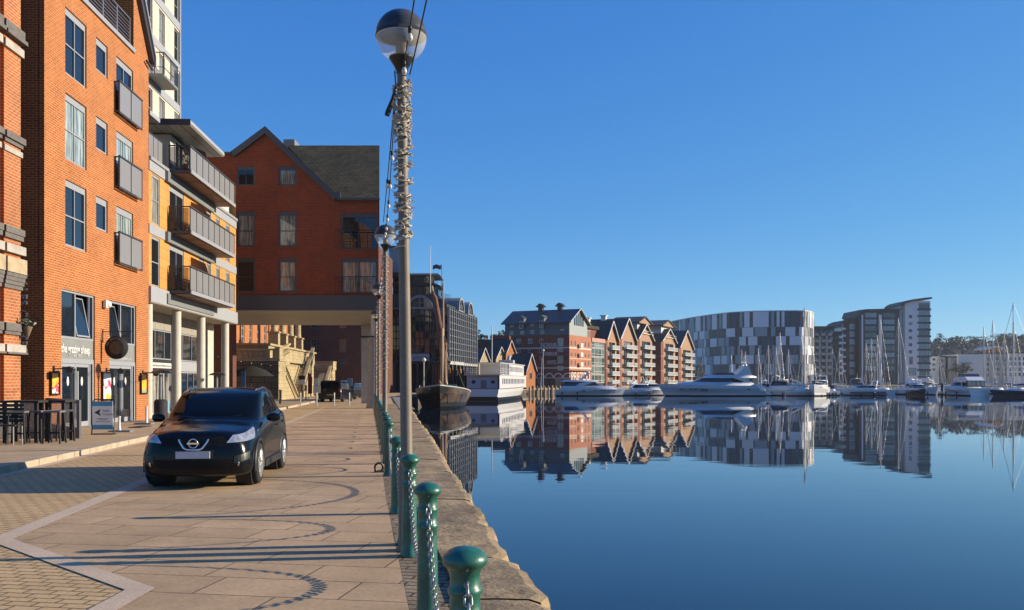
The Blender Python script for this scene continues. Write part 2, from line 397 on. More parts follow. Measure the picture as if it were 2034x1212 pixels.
# coping stones: big worn blocks with irregular water edge
cop = mat('worn_coping_stone', (.37,.265,.14), .9, var=.38, scale=3.2, bump=.9, bscale=14, var2=.28, scale2=.8)
mb = MB(); Z=-10.0
def cop_ring(Z, jit, top):
    L = qx(Z)+.27+max(0,(Z-25)*.01); E = edge(Z)
    return L, E+jit, top
while Z < 60:
    ln = rnd.uniform(1.5,2.3) if Z < 30 else 3.5
    top = .03+rnd.uniform(-.008,.012); ns = 9 if 0<Z<30 else 2
    sid = []
    for i in range(ns+1):
        zc = Z+.012+(ln-.024)*i/ns
        near = 0 if 0<i<ns else -.06-rnd.random()*.05
        sid.append((zc, cop_ring(zc, near+rnd.uniform(-.035,.03), top)))
    for (za,(La,Ea,ta)),(zb,(Lb,Eb,tb)) in zip(sid,sid[1:]):
        # top split in three for unevenness, then rounded lip and face
        da, db = [rnd.uniform(-.006,.006) for _ in range(2)]
        pa = [(La,za,ta),(La+(Ea-La)*.45,za,ta+.004),(Ea-.10,za,ta-.002),(Ea-.02,za,ta-.028),(Ea,za,ta-.09),(Ea-.01,za,-.42),(Ea-.03,za,WZ-.3)]
        pb = [(Lb,zb,tb),(Lb+(Eb-Lb)*.45,zb,tb+.004),(Eb-.10,zb,tb-.002),(Eb-.02,zb,tb-.028),(Eb,zb,tb-.09),(Eb-.01,zb,-.42),(Eb-.03,zb,WZ-.3)]
        for j in range(6):
            mb.face([pa[j],pa[j+1],pb[j+1],pb[j]], 0, False)
    z0 = sid[0][0]; L0,E0,t0 = sid[0][1]; mb.face([(L0,z0,t0),(L0,z0,-.3),(E0-.03,z0,-.3),(E0-.01,z0,t0-.06)])
    z0 = sid[-1][0]; L0,E0,t0 = sid[-1][1]; mb.face([(L0,z0,t0),(L0,z0,-.3),(E0-.03,z0,-.3),(E0-.01,z0,t0-.06)][::-1])
    Z += ln
mb.build('quay_coping', cop, kind='structure')
# quay walls down into the water
quaym = mat('quay_wall_stone', (.12,.10,.08), .9, var=.4, scale=.9, bump=.6, bscale=6)
mb = MB()
for (z0,x0),(z1,x1) in zip(EDGE,EDGE[1:]):
    o = -.15 if z1 <= 49 else 0
    mb.face([(x0+o,z0,-4),(x1+o,z1,-4),(x1+o,z1,-.01 if o else 0),(x0+o,z0,-.01 if o else 0)][::-1])
    if not o: 
        dx,dy = x1-x0,z1-z0; l=math.hypot(dx,dy)
        nx,ny = dy/l*.12,-dx/l*.12
        mb.face([(x0+nx,z0+ny,.05),(x0+nx-nx*7,z0+ny-ny*7,.05),(x1+nx-nx*7,z1+ny-ny*7,.05),(x1+nx,z1+ny,.05)][::-1],1)
        mb.face([(x0+nx,z0+ny,.05),(x0+nx,z0+ny,-.3),(x1+nx,z1+ny,-.3),(x1+nx,z1+ny,.05)],1)
mb.build('quay_wall', [quaym, mat('far_coping',(.30,.27,.22),.85,var=.2,scale=.5)], kind='structure')
# water
m, nt, b = nodes('calm_harbour_water'); L = nt.links
b.inputs['Base Color'].default_value = (.004,.016,.034,1); b.inputs['Roughness'].default_value=.012; b.inputs['IOR'].default_value=1.36
b.inputs['Specular IOR Level'].default_value=.62
tc = N(nt,'ShaderNodeTexCoord'); mp = N(nt,'ShaderNodeMapping'); mp.inputs['Scale'].default_value=(.22,.9,1); L.new(tc.outputs['Object'], mp.inputs[0])
n1 = N(nt,'ShaderNodeTexNoise'); n1.inputs['Scale'].default_value=.55; n1.inputs['Detail'].default_value=3; L.new(mp.outputs[0], n1.inputs['Vector'])
n2 = N(nt,'ShaderNodeTexNoise'); n2.inputs['Scale'].default_value=.03; n2.inputs['Detail'].default_value=2; L.new(tc.outputs['Object'], n2.inputs['Vector'])
mm = N(nt,'ShaderNodeMapRange'); mm.inputs[1].default_value=.4; mm.inputs[2].default_value=.65; mm.inputs[3].default_value=.15; mm.inputs[4].default_value=1; L.new(n2.outputs['Fac'], mm.inputs[0])
mu = N(nt,'ShaderNodeMath',_operation='MULTIPLY'); L.new(n1.outputs['Fac'], mu.inputs[0]); L.new(mm.outputs[0], mu.inputs[1])
bp = N(nt,'ShaderNodeBump'); bp.inputs['Strength'].default_value=.17; bp.inputs['Distance'].default_value=.05; L.new(mu.outputs[0], bp.inputs['Height']); L.new(bp.outputs[0], b.inputs['Normal'])
mb = MB(); mb.face([(-30,-200,WZ),(2500,-200,WZ),(2500,440,WZ),(-30,440,WZ)])
mb.build('water', m, kind='structure')

# ---------------------------------------------------------------- bollards, chains, lamps
green = mat('green_gloss_paint', (.020,.145,.098), .38, var=.35, scale=16, bump=.10, bscale=30, coat=.25, var2=.25, scale2=5)
BP = [(.086,0),(.086,.035),(.080,.048),(.077,.07),(.0725,.085),(.071,.13),(.068,.32),(.064,.56),(.0625,.625),(.070,.632),(.0725,.645),(.070,.66),(.063,.667),(.0615,.70),(.0615,.735),(.068,.742),(.0705,.753),(.068,.764),(.0615,.772),(.060,.80),(.061,.825),(.066,.832),(.068,.84),(.074,.848),(.087,.858),(.0915,.870),(.0905,.884),(.083,.898),(.066,.914),(.04,.926),(.015,.931),(0,.932)]
ORD = ['nearest','second','third','fourth','fifth','sixth','seventh','eighth','ninth','tenth','eleventh','twelfth','thirteenth','fourteenth','fifteenth','sixteenth','seventeenth','eighteenth','nineteenth','twentieth']
mb = MB(); mb.lathe(BP, 40)
bdata = mb.data('bollard', green)
eyeds = []
for sgn in (-1,1):
    eyed = MB(); eyeds.append(eyed)
    eyed.tube([(0,sgn*.058,.79),(0,sgn*.078,.79)], .014, 10)
    eyed.tube([(0,sgn*.078+sgn*.014*math.cos(t),.785+.016*math.sin(t)) for t in [i*math.pi/5 for i in range(11)]], .005, 6)
chainm = mat('chain_steel', (.33,.32,.31), .38, metal=.85, var=.3, scale=40)
eyedata = [e.data('chain_eye', chainm) for e in eyeds]
bz = [3.55, 5.80, 8.05, 8.62, 10.65, 14.9, 17.1, 19.35, 20.1, 22.3, 24.5, 26.7, 28.9, 30.9, 31.6, 33.8, 36.0, 38.2, 40.4, 42.3, 43.1, 45.3, 47.5]
ORD += ['twenty-first','twenty-second','twenty-third']
bol = []
for i, Z in enumerate(bz):
    o = thing('bollard', '%s green cast iron bollard in the row along the quay edge' % ORD[i], 'bollard', (qx(Z),Z,.006), QA, 'green bollards along the quay')
    link('post', bdata, o); [link('chain_eye', e, o) for e in eyedata]
    bol.append(Vector((qx(Z),Z,0)))
def linkmesh(mb, p, d, up, L=.052, W=.030, r=.0052, ns=10, nr=5):
    d = d.normalized(); s = d.cross(up).normalized()
    rings=[]
    for k in range(ns):
        t = 2*math.pi*k/ns
        c, s_ = math.cos(t), math.sin(t)
        ctr = p + d*((L-W)/2*(1 if c>0 else -1) + W/2*c) + s*(W/2*s_)
        rad = (d*c + s*s_).normalized(); nrm = d.cross(s).normalized()
        rings.append([tuple(ctr + (rad*math.cos(2*math.pi*j/nr)+nrm*math.sin(2*math.pi*j/nr))*r) for j in range(nr)])
    rings.append(rings[0]); mb.loft(rings, 0, True, False)
def chain(a, b, sag, name_i, detail, prev=False):
    dirv = (b-a).normalized(); A = a+dirv*.085+Vector((0,0,.785)); B = b-dirv*.085+Vector((0,0,.785))
    n = 60; pts=[]
    for i in range(n+1):
        t=i/n; c = math.cosh(2.6*(t-.5)*2)/math.cosh(2.6)
        pts.append(A.lerp(B,t)+Vector((0,0,-sag*(1-c)/(1-1/math.cosh(2.6)))))
    mb = MB()
    if detail:
        s=0; acc=[0]
        for i in range(n): acc.append(acc[-1]+(pts[i+1]-pts[i]).length)
        tot=acc[-1]; k=0; x=.02
        side = dirv.cross(Vector((0,0,1))).normalized()
        while x < tot:
            j = max(i for i in range(n) if acc[i] <= x)
            p = pts[j].lerp(pts[j+1],(x-acc[j])/(acc[j+1]-acc[j])); d=(pts[j+1]-pts[j]).normalized()
            up = side if k%2 else side.cross(d)
            linkmesh(mb, p, d, up); x += .0395; k += 1
    else:
        mb.tube(pts[::3], .011, 5)
    mb.build('chain', chainm, label='sagging steel chain hanging from the %s to the %s green bollard' % (ORD[name_i],ORD[name_i+1]) if name_i>=0 else 'steel chain on the near side of the nearest green bollard', cat='chain', group='chains between the bollards')
chain(Vector((qx(1.3),1.3,0)), bol[0], .50, -1, True)
for i in range(len(bz)-1):
    d = bz[i+1]-bz[i]
    if d > 1.5: chain(bol[i], bol[i+1], .55 if d<3 else .62, i, i<5)
# iron mooring ring standing on the slabs
mb = MB()
mb.tube([(.075*math.cos(t),0,.085+.075*math.sin(t)) for t in [i*math.pi/12 for i in range(25)]], .02, 8)
mb.box(-.07,.07,-.06,.06,0,.03)
mb.build('mooring_ring', M['black'], loc=(-2.34,15.5,.006), rz=.5, label='black iron mooring ring standing beside the bollards', cat='mooring ring')

# lamps
polem = mat('lamp_post_paint', (.25,.205,.155), .55, var=.15, scale=5, bump=.1, spec=.3)
darkcap = mat('dark_globe_cap', (.065,.07,.08), .4, var=.35, scale=5, spec=.25)
m, nt, b = nodes('clear_globe'); 
b.inputs['Base Color'].default_value=(.85,.84,.80,1); b.inputs['Roughness'].default_value=.05; b.inputs['Alpha'].default_value=.30; b.inputs['Specular IOR Level'].default_value=.6
clearm = m
refl = mat('lamp_reflector', (.66,.62,.55), .6, var=.1)
brownlamp = mat('frosted_lamp_tube', (.22,.16,.11), .35, var=.2)
def lamp_meshes():
    H = 4.595
    a = MB(); a.lathe([(.105,0),(.105,.02),(.085,.06),(.085,.75),(.072,.80),(.056,.86),(.054,2.2),(.046,4.0),(.044,4.50)], 24)
    a.lathe([(.05,0),(.05,.05),(.046,.055)],20,(0,0,4.36))
    n = MB(); n.lathe([(.050,4.50),(.052,4.53),(.06,4.54),(.064,4.565),(.07,4.57),(.09,4.605),(.11,4.635),(.118,4.65),(.118,4.66),(.0,4.665)], 24)
    c = 4.86; r=.24
    g = MB(); g.lathe([(r*math.sin(t)*1.0, c-r*math.cos(t)) for t in [R(27)+(R(90)-R(27))*i/12 for i in range(13)]], 40)
    g2 = MB()
    pts = [(r*1.006*math.cos(t), c+r*1.006*math.sin(t)) for t in [R(90)*i/12 for i in range(13)]]
    g2.lathe([(r*1.012,c-.008),(r*1.012,c+.006)]+pts, 40)
    u = MB(); u.lathe([(.09,c+.05),(.15,c+.02),(r*.985,c-.004),(r*.985,c-.012),(.16,c+.004),(.10,c+.02),(.0,c+.02)][::-1], 32)
    t = MB(); t.lathe([(.0,4.66),(.052,4.665),(.055,4.70),(.052,c+.03),(0,c+.03)], 20)
    return a,n,g,g2,u,t
LM = [x.data('lamp_mesh', mt) for x,mt in zip(lamp_meshes(), (polem, M['black'], clearm, darkcap, refl, brownlamp))]
lights_m = mat('fairy_light_plastic', (.68,.61,.50), .7, var=.25, scale=30, spec=.2)
def wrap(z0, z1, turns, seed, dens=1.0, zdense=None):
    rr = random.Random(seed); mb = MB(); prad = .048
    n = int(turns*14); pts=[]; zs=[]
    for i in range(n+1):
        t=i/n; ang = t*turns*2*math.pi
        z = z1+(z0-z1)*t
        z += .035*math.sin(ang*1.0+1)+.02*math.sin(ang*.37)
        r = prad+.010+.008*rr.random()
        pts.append((r*math.cos(ang), r*math.sin(ang), z))
    mb.tube(pts, .0062, 5)
    mb.tube([(p[0]*1.12,p[1]*1.12,p[2]+.012*math.sin(i_*1.7)) for i_,p in enumerate(pts)], .0055, 4)
    ns = int(turns*11*dens)
    for i in range(ns):
        t = rr.random()
        k = int(t*n); p = Vector(pts[k]); out = Vector((p.x,p.y,0)).normalized()
        tang = Vector((-out.y,out.x,0))
        d = (out*rr.uniform(.3,1)+tang*rr.uniform(-1,1)+Vector((0,0,rr.uniform(-.8,.8)))).normalized()
        l = rr.uniform(.02,.045)
        q = p+d*l
        mb.tube([tuple(p),tuple(p+d*l*.5),tuple(q)], [.004,.0065,.0055], 4)
        if rr.random()<.35:
            mb.tube([tuple(q),tuple(q+d*.02)], .0018, 3)
    return mb
lampZ = [8.33, 19.7, 31.25, 42.7]
lnames = ['tall globe street lamp nearest on the quay, its pole wound with unlit fairy lights','second globe lamp along the quay, thickly wrapped in fairy lights','third globe lamp along the quay, half hidden behind the second','fourth and farthest globe lamp on the quay beside the brick block column']
for i,Z in enumerate(lampZ):
    o = thing('street_lamp', lnames[i], 'street lamp', (-.985 if i==0 else qx(Z),Z,.006), 0, 'globe lamps along the quay')
    for nm,d in zip(('pole','neck','globe','globe_cap','reflector','lamp_tube'), LM): link(nm, d, o)
    o.rotation_euler = (0, -.0128 if i==0 else (.0 if i!=1 else .004), 0)
    if i==0:
        a = wrap(2.92,4.42,11,3,1.5)
        for z,k in ((4.40,4),(4.30,5),(4.2,6),(4.1,7)):
            b2 = wrap(z-.10,z,2,k,3); a.mesh(b2.v,b2.f)
        for q in range(8):
            b2 = wrap(2.9+q*.165,2.98+q*.165,1.8,20+q,2.2); a.mesh(b2.v,b2.f)
    elif i==1:
        a = wrap(1.9,4.45,24,9,1.7)
    else:
        a = wrap(1.3,4.5,20,10+i,1.4)
    f = a.build('fairy_lights', lights_m, None, o.location, 0, label=['pale fairy light string wound round the nearest lamp pole','thick bundle of pale fairy lights round the second lamp pole','pale fairy lights wrapped round the third lamp pole','pale fairy lights wrapped round the farthest lamp pole'][i], cat='fairy lights', group='fairy lights on the lamp poles')
    f.rotation_euler = o.rotation_euler
# festoon cables with bulbs
bulbm = mat('bulb_white', (.75,.72,.62), .3, var=.05)
def festoon(A, B, sag, nb, label, phase=.0, t0=0, r=.0065):
    mb = MB(); A=Vector(A); B=Vector(B); n=40
    f = lambda t: A.lerp(B,t)+Vector((0,0,-sag*4*t*(1-t)))
    mb.tube([f(i/n) for i in range(n+1)], r, 5)
    o = mb.build('festoon_cable', M['cableblk'], label=label, cat='string lights', group='festoon cables between the lamps')
    b1 = MB(); b1.lathe([(.016,0),(.017,-.05),(.013,-.055)],10)
    b2 = MB(); b2.lathe([(.013,-.055),(.022,-.075),(.024,-.092),(.018,-.11),(.0,-.118)],12)
    d1=b1.data('bulb_holder',M['cableblk']); d2=b2.data('bulb',bulbm)
    for k in range(nb):
        p=f((k+.5+phase)/nb); h=link('bulb_holder',d1,o,tuple(p)); link('bulb',d2,h)
N0 = lambda Z,dz=4.5: (qx(Z)-.03,Z,dz)
festoon((qx(-3.0)+.02,-3.0,4.75), (qx(8.33)-.05,8.33,4.52), .30, 12, 'upper festoon cable with bulbs rising over the nearest lamp globe', .1)
festoon((qx(-3.0)+.22,-3.0,4.95), (qx(8.33)+.02,8.33,4.50), .32, 1, 'bare black cable running down across the nearest lamp globe')
festoon((qx(8.33)-.10,8.25,4.40), (qx(19.7)-.01,19.65,4.93), .42, 9, 'festoon cable with bulbs hanging from the nearest lamp to the second', .0)
festoon((qx(8.33)-.12,8.33,4.32), (qx(14.5)-.10,14.5,4.22), .05, 1, 'second thin cable below the festoon beside the nearest lamp')
festoon(N0(19.7), N0(31.25,4.9), .30, 9, 'festoon cable from the second lamp to the third')
festoon(N0(31.25), N0(42.7,4.9), .30, 7, 'festoon cable from the third lamp to the fourth')
mb = MB(); mb.tube([(0,0,0),(-.03,0,-.12),(-.075,0,-.24),(-.085,.0,-.27)],[.008,.02,.026,.022],8); mb.tube([(0,0,0),(-.01,0,.15)],.008,5)
mb.build('cable_connector', M['blackmatt'], loc=(qx(8.33)-.10,8.25,4.36), label='black cable plug dangling below the nearest lamp globe', cat='cable plug')
# ---------------------------------------------------------------- left-hand buildings
BA, BB = -12.34, -.0594                 # line of the shop fronts X = BA + BB*Z
FR = math.atan2(1, BB)                  # its direction
CF = math.sqrt(1+BB*BB)
def ZF(px, off=0.0): return (BA+off)/((px-CX)/F - BB)
def fz(px, py, off=0.0): return EYE+(HY-py)*ZF(px,off)/F
class Fac:
    """local frame on the shop-front line: x along it (away), -y towards the water"""
    def __init__(s, Z0): s.Z0 = Z0
    def u(s, px, off=0.0): return (ZF(px,off)-s.Z0)*CF
    def loc(s, z=0): return (BA+BB*s.Z0, s.Z0, z)
_wc = {}
def window(parent, x, y, z, w, h, cols=(.5,), rows=(.5,), fr=.05, header=0, fm='grey_frame', gm='glass', rz=0, name='window', bar=.04, depth=.07, sill=False, pane='pane'):
    key = (round(w,3), round(h,3), tuple(cols), tuple(rows), fr, header, fm, gm, bar, depth, sill)
    if key not in _wc:
        mb = MB(); d = depth
        mb.box(0,fr,0,d,0,h); mb.box(w-fr,w,0,d,0,h); mb.box(fr,w-fr,0,d,0,fr); mb.box(fr,w-fr,0,d,h-fr-header,h)
        zt = h-fr-header
        for c in cols: mb.box(c*w-bar/2, c*w+bar/2, .004, d-.004, fr, zt)
        for r in rows:
            zr = fr+(zt-fr)*r
            xs = [fr]+[c*w for c in cols]+[w-fr]
            for i,(a,b) in enumerate(zip(xs,xs[1:])):
                mb.box(a+(bar/2 if i else 0), b-(bar/2 if i<len(xs)-2 else 0), .004, d-.004, zr-bar/2, zr+bar/2)
        if sill: mb.box(-.05,w+.05,-.06,.0,-.06,-.003)
        g = MB(); g.box(fr*.5,w-fr*.5,d*.55,d*.55+.012,fr*.5,zt+.002)
        _wc[key] = (mb.data('window',M[fm]), g.data('pane',M[gm]))
    a, b = _wc[key]
    o = link(name, a, parent, (x,y,z), rz); link(pane, b, o)
    return o
def glass_room(mb, x0,x1,y0,y1,z0,z1): mb.box(x0,x1,y0,y1,z0,z1)
def text(name, s, size, mat_, parent=None, loc=(0,0,0), rot=(R(90),0,0), ext=.008, align='LEFT', sx=1.0, sp=1.0, bold=0, **tags):
    c = bpy.data.curves.new(name,'FONT'); c.body = s; c.size = size; c.extrude = ext; c.align_x = align
    c.resolution_u = 3; c.offset = bold; c.space_character = sp
    tmp = bpy.data.objects.new(name, c); COL.objects.link(tmp)
    bpy.context.view_layer.update()
    me = bpy.data.meshes.new_from_object(tmp.evaluated_get(bpy.context.evaluated_depsgraph_get()))
    bpy.data.objects.remove(tmp); me.materials.clear(); me.materials.append(mat_)
    o = link(name, me, parent, loc, 0, **tags); o.rotation_euler = rot; o.scale = (sx,1,1)
    return o
lettm = mat('pale_lettering', (.80,.80,.78), .4, var=0)

M['glass_light'] = glassmat('glass_light', light=(.40,.50,.50), chance=1.1, wob=.05)
# ---- A: orange brick flats over the cafe
f = Fac(ZF(88)); L1 = f.u(295)
A = thing('brick_building', 'tall orange brick building with grey windows above the cafe', 'building', f.loc(), FR)
holes=[]; wins=[]
rowz = [5.87, 8.58, 11.27]
ua0, ua1 = f.u(129.5), f.u(172); ub0, ub1 = f.u(190.8), f.u(214); uc0, uc1 = f.u(231), f.u(264.5)
for i,z in enumerate(rowz):
    hA = (ua0,ua1,z,z+2.08); hB=(ub0,ub1,z+.93,z+2.05); hC=(uc0,uc1,z-.02,z+2.06)
    holes += [hA,hB,hC]; wins += [('A',hA),('B',hB),('C',hC)]
sA=(f.u(122),f.u(188.5),.0,4.49); sB=(f.u(217),f.u(270.5),.0,4.47)
holes += [sA,sB]
TZ = 14.02
mb = MB(); mb.wall(0,L1,0,TZ,holes,reveal=.14)
mb.face([(L1,0,0),(L1,12,0),(L1,12,TZ),(L1,0,TZ)]); mb.face([(0,12,0),(0,0,0),(0,0,TZ+6),(0,12,TZ+6)])
mb.face([(0,12,0),(0,12,TZ),(L1,12,TZ),(L1,12,0)]); mb.face([(0,2.2,TZ),(L1,2.2,TZ),(L1,12,TZ),(0,12,TZ)])
# gable pier at the far end of the roof terrace
up = f.u(265.5)
ztop = TZ+.35+(L1-up)*1.45
mb.prism([(up,TZ),(L1,TZ),(L1,TZ+.35),(up,ztop)],0,2.2,'y')
mb.box(-.0,up,2.2,2.4,TZ,TZ+6)
for zs in (TZ-8.9,): pass
mb.build('wall', M['brick_orange'], A)
mb = MB(); mb.box(0,L1,.14,.18,4.9,13.6); mb.build('inner_blind', M['blackmatt'], A)
for k,h in wins:
    w_,h_ = h[1]-h[0], h[3]-h[2]
    if k=='A': window(A,h[0],.05,h[2],w_,h_,(.5,),(.5,),.07,.14,gm='glass_light' if 8<h[2]<9 else 'glass')
    elif k=='B': window(A,h[0],.05,h[2],w_,h_,(),(),.08,.14,gm='glass')
    else: window(A,h[0],.05,h[2],w_,h_,(.5,),(),.07,.16,gm='glass' if h[2]>11 else 'glass_light', name='balcony_door')
# juliet balconies
mb = MB(); W=2.28; 
for x in (0,W/2-.02,W-.045): mb.box(x,x+.045,-.20,-.155,0,1.08)
mb.box(0,W,-.215,-.15,1.08,1.13); mb.box(0,W,-.205,-.155,-.045,-.002)
for x in (.0,W-.045):
    mb.box(x,x+.045,-.150,.0,1.05,1.09); mb.box(x,x+.045,-.150,.0,0,.04)
jd = mb.data('balcony_rail', M['dark_frame'])
mb = MB()
mb.box(.055,W/2-.03,-.185,-.172,.03,1.06); mb.box(W/2+.035,W-.055,-.185,-.172,.03,1.06); jp = mb.data('opal_panel', M['opal'])
for z in rowz:
    r_ = link('balcony_rail', jd, A, (uc0-.22,0,z-.02)); link('opal_panel', jp, r_)
# roof terrace slab, rail, recessed wall, sloped roof edge
mb = MB(); mb.box(-.0,up+.02,-.07,2.2,TZ+.002,TZ+.16); mb.build('terrace_slab', M['grey_frame'], A)
mb = MB()
for k in range(7): mb.box(0,up-.05,.10,.125,TZ+.3+k*.13,TZ+.318+k*.13)
mb.box(0,up-.05,.08,.14,TZ+1.24,TZ+1.28)
x=up-.1
while x>0: mb.box(x-.03,x+.03,.09,.13,TZ+.16,TZ+1.24); x-=1.25
mb.build('terrace_railing', M['steel'], A)
mb = MB(); mb.prism([(0,TZ+4.2),(up-1.0,TZ+2.9),(up-.05,TZ+2.2),(up-.05,TZ+2.4),(0,TZ+6)],.3,2.2,'y'); mb.build('terrace_soffit', mat('soffit_green_grey',(.11,.12,.11),.8,var=.1), A)
mb = MB(); mb.box(0,up-.3,1.7,2.19,TZ+.16,TZ+4); mb.build('terrace_wall', mat('terrace_wall_grey',(.18,.19,.18),.8,var=.1), A)
mb = MB()
mb.prism([(L1+.12,TZ+.20),(L1+.12,TZ+.48),(up-1.2,TZ+.48+(L1+.12-up+1.2)*1.45),(up-1.45,TZ+.3+(L1+.12-up+1.2)*1.45)],-.18,3,'y')
mb.build('roof_edge', M['dark_frame'], A)
mb = MB(); mb.prism([(L1+.19,TZ+.12),(L1+.19,TZ+.55),(up-1.15,TZ+.58+(L1+.19-up+1.2)*1.45),(up-1.3,TZ+.58+(L1+.19-up+1.2)*1.45),(L1+.125,TZ+.50),(L1+.125,TZ+.12)],-.25,3,'y'); mb.build('roof_trim', M['grey_frame'], A)
mb = MB(); mb.tube([(L1-.5,-.10,TZ+.12),(L1+.10,-.12,TZ-.02)],.05,8); mb.build('gutter', M['dark_frame'], A)
# shop fronts with upper lights, sign boards, double doors
def shopfront(h, idx):
    x0,x1,z0,z1 = h; W=x1-x0
    fm=M['grey_frame']
    up_o = MB()
    zt=2.96; zd=2.30
    # upper window frame
    up_o.box(0,.07,0,.09,zt,z1); up_o.box(W-.07,W,0,.09,zt,z1); up_o.box(.07,W-.07,0,.09,z1-.07,z1); up_o.box(.07,W-.07,0,.09,zt,zt+.07)
    m_ = W*(.44 if idx==0 else .46); up_o.box(m_-.035,m_+.035,.005,.085,zt+.07,z1-.07)
    q = W-.30; up_o.box(q-.02,q+.02,.02,.08,zt+.07,z1-.07)
    wo = up_o.build('upper_window', fm, A, (x0,.05,0))
    g = MB()
    if idx==0: g.box(.06,m_,.05,.06,zt+.06,z1-.06); g.build('pane', M['glass'], wo)
    else: g.box(m_,W-.06,.05,.06,zt+.06,z1-.06); g.build('pane', M['glass'], wo)
    # open tilted casement
    ca = MB(); cw = (q-m_ if idx==0 else m_)-.1; ch = z1-zt-.2
    for a,b,c,d in ((0,.05,0,ch),(cw-.05,cw,0,ch),(.05,cw-.05,0,.05),(.05,cw-.05,ch-.05,ch)): ca.box(a,b,-.02,.02,c,d)
    co_ = ca.build('open_casement', fm, wo, ((m_+.05 if idx==0 else .08),-.02,zt+.10)); co_.rotation_euler=(R(-11),0,0)
    g = MB(); g.box(.03,cw-.03,-.005,.005,.03,ch-.03); go = g.build('pane', M['glass'], wo, co_.location); go.rotation_euler=co_.rotation_euler
    # sign board
    sb = MB(); sb.box(0,W,0,.06,zd+.03,zt-.002); so_=sb.build('sign_board', mat('sign_grey',(.25,.27,.27),.6,var=.08), A, (x0,.06,0))
    if idx==0:
        text('lettering','the grazing sheep',.38,lettm,so_,(W*.46,-.012,zd+.22),align='CENTER',sx=.80,bold=.008)
        text('lettering','BAR · CAFE',.12,lettm,so_,(W*.5,-.012,zd+.09),align='CENTER')
    else:
        text('lettering','thegrazingsheep.co.uk',.16,lettm,so_,(W*.55,-.012,zd+.10),align='CENTER')
    # door frame and leaves
    d = MB(); d.box(0,.10,0,.12,.12,zd+.03); d.box(W-.34,W-.26,0,.12,.12,zd+.03); d.box(W-.10,W,0,.12,.12,zd+.03); d.box(.10,W-.34,0,.12,zd-.12,zd+.03); d.box(W-.26,W-.10,0,.12,zd-.12,zd+.03)
    fo = d.build('door_frame', fm, A, (x0,.04,0))
    g = MB(); g.box(W-.26,W-.10,.05,.06,.14,zd-.12); g.build('pane', M['glass'], fo)
    dw=(W-.34-.10)/2-.01
    for k in (0,1):
        l = MB(); l.box(0,.07,0,.05,0,zd-.26); l.box(dw-.07,dw,0,.05,0,zd-.26); l.box(.07,dw-.07,0,.05,0,.16); l.box(.07,dw-.07,0,.05,zd-.36,zd-.26)
        lo = l.build('door', fm, A, (x0+.105+k*(dw+.01),.06,.13))
        g = MB(); g.box(.06,dw-.06,.02,.032,.14,zd-.34); g.build('pane', M['glass'], lo)
        hd = MB(); xh = dw-.045 if k==0 else .045
        hd.tube([(xh,-.06,.25),(xh,-.06,zd-.5)],.019,8)
        for zz_ in (.35,zd-.6): hd.tube([(xh,-.06,zz_),(xh,.02,zz_)],.012,6)
        hd.build('handle', M['steel'], lo)
        s_ = MB(); s_.lathe([(.10,0),(.10,.006)],16,(0,0,0)); s2 = s_.build('sticker', lettm, lo, (dw*.5,.018,1.48)); s2.rotation_euler=(R(90),0,0); s2.scale=(.8,1.5,1)
shopfront(sA,0); shopfront(sB,1)
mb=MB(); mb.box(sA[0]-.0,sB[1],.30,.9,.12,.2); mb.box(.05,L1-.05,1.4,1.5,.1,4.8); mb.build('interior', mat('cafe_interior',(.05,.045,.04),.8,var=.5,scale=1.5), A)
# wall spotlight pins and alarm box
mb = MB(); mb.lathe([(.0,0),(.11,.02),(.13,.08),(.10,.15),(.0,.17)],14); mb.box(-.13,.13,-.22,0,.0,.1)
o = mb.build('wall_light', M['white'], None, tuple(Vector((BA+.06+BB*ZF(207.5), ZF(207.5), 4.28)))); o.rotation_euler=(0,R(90),0)
o['label']='white round wall light on the brick between the upper cafe windows'; o['category']='wall light'

def onfac(px, out, z): 
    Z=ZF(px); return (BA+BB*Z+out*math.cos(-math.atan(BB))*1.0, Z-out*BB*-1*0, z)
# posters in black frames with heaters above
def art(name, cols, seed):
    m, nt, b = nodes(name); L=nt.links
    tc=N(nt,'ShaderNodeTexCoord'); no=N(nt,'ShaderNodeTexNoise'); no.inputs['Scale'].default_value=2.3; no.inputs['Detail'].default_value=2; mp=N(nt,'ShaderNodeMapping'); mp.inputs['Location'].default_value=(seed,seed*2,0)
    L.new(tc.outputs['Object'],mp.inputs[0]); L.new(mp.outputs[0],no.inputs['Vector'])
    sp=N(nt,'ShaderNodeSeparateXYZ'); L.new(tc.outputs['Object'],sp.inputs[0])
    ad=N(nt,'ShaderNodeMath',_operation='MULTIPLY_ADD'); ad.inputs[1].default_value=.7; L.new(sp.outputs['Z'],ad.inputs[0]); L.new(no.outputs['Fac'],ad.inputs[2])
    cr=N(nt,'ShaderNodeValToRGB'); cr.color_ramp.interpolation='CONSTANT'
    els=cr.color_ramp.elements
    for i,(p,c) in enumerate(cols):
        e = els[i] if i<2 else els.new(p)
        e.position=p; e.color=(*c,1)
    L.new(ad.outputs[0],cr.inputs[0]); L.new(cr.outputs[0],b.inputs['Base Color']); b.inputs['Roughness'].default_value=.3
    return m
posters=[(97,114.5,785,738,'orange poster in a black frame left of the cafe doors',[(0,(.75,.70,.6)),(.62,(.5,.1,.12)),(.72,(.8,.45,.06))]),
         (200,219,796,738,'yellow and white poster in a black frame between the cafe doors',[(0,(.78,.45,.10)),(.55,(.8,.8,.78)),(.8,(.55,.08,.16)),(.95,(.8,.8,.8))]),
         (277,289.5,783,741,'small orange poster in a black frame right of the cafe doors',[(0,(.7,.62,.5)),(.5,(.3,.35,.2)),(.62,(.82,.42,.05))])]
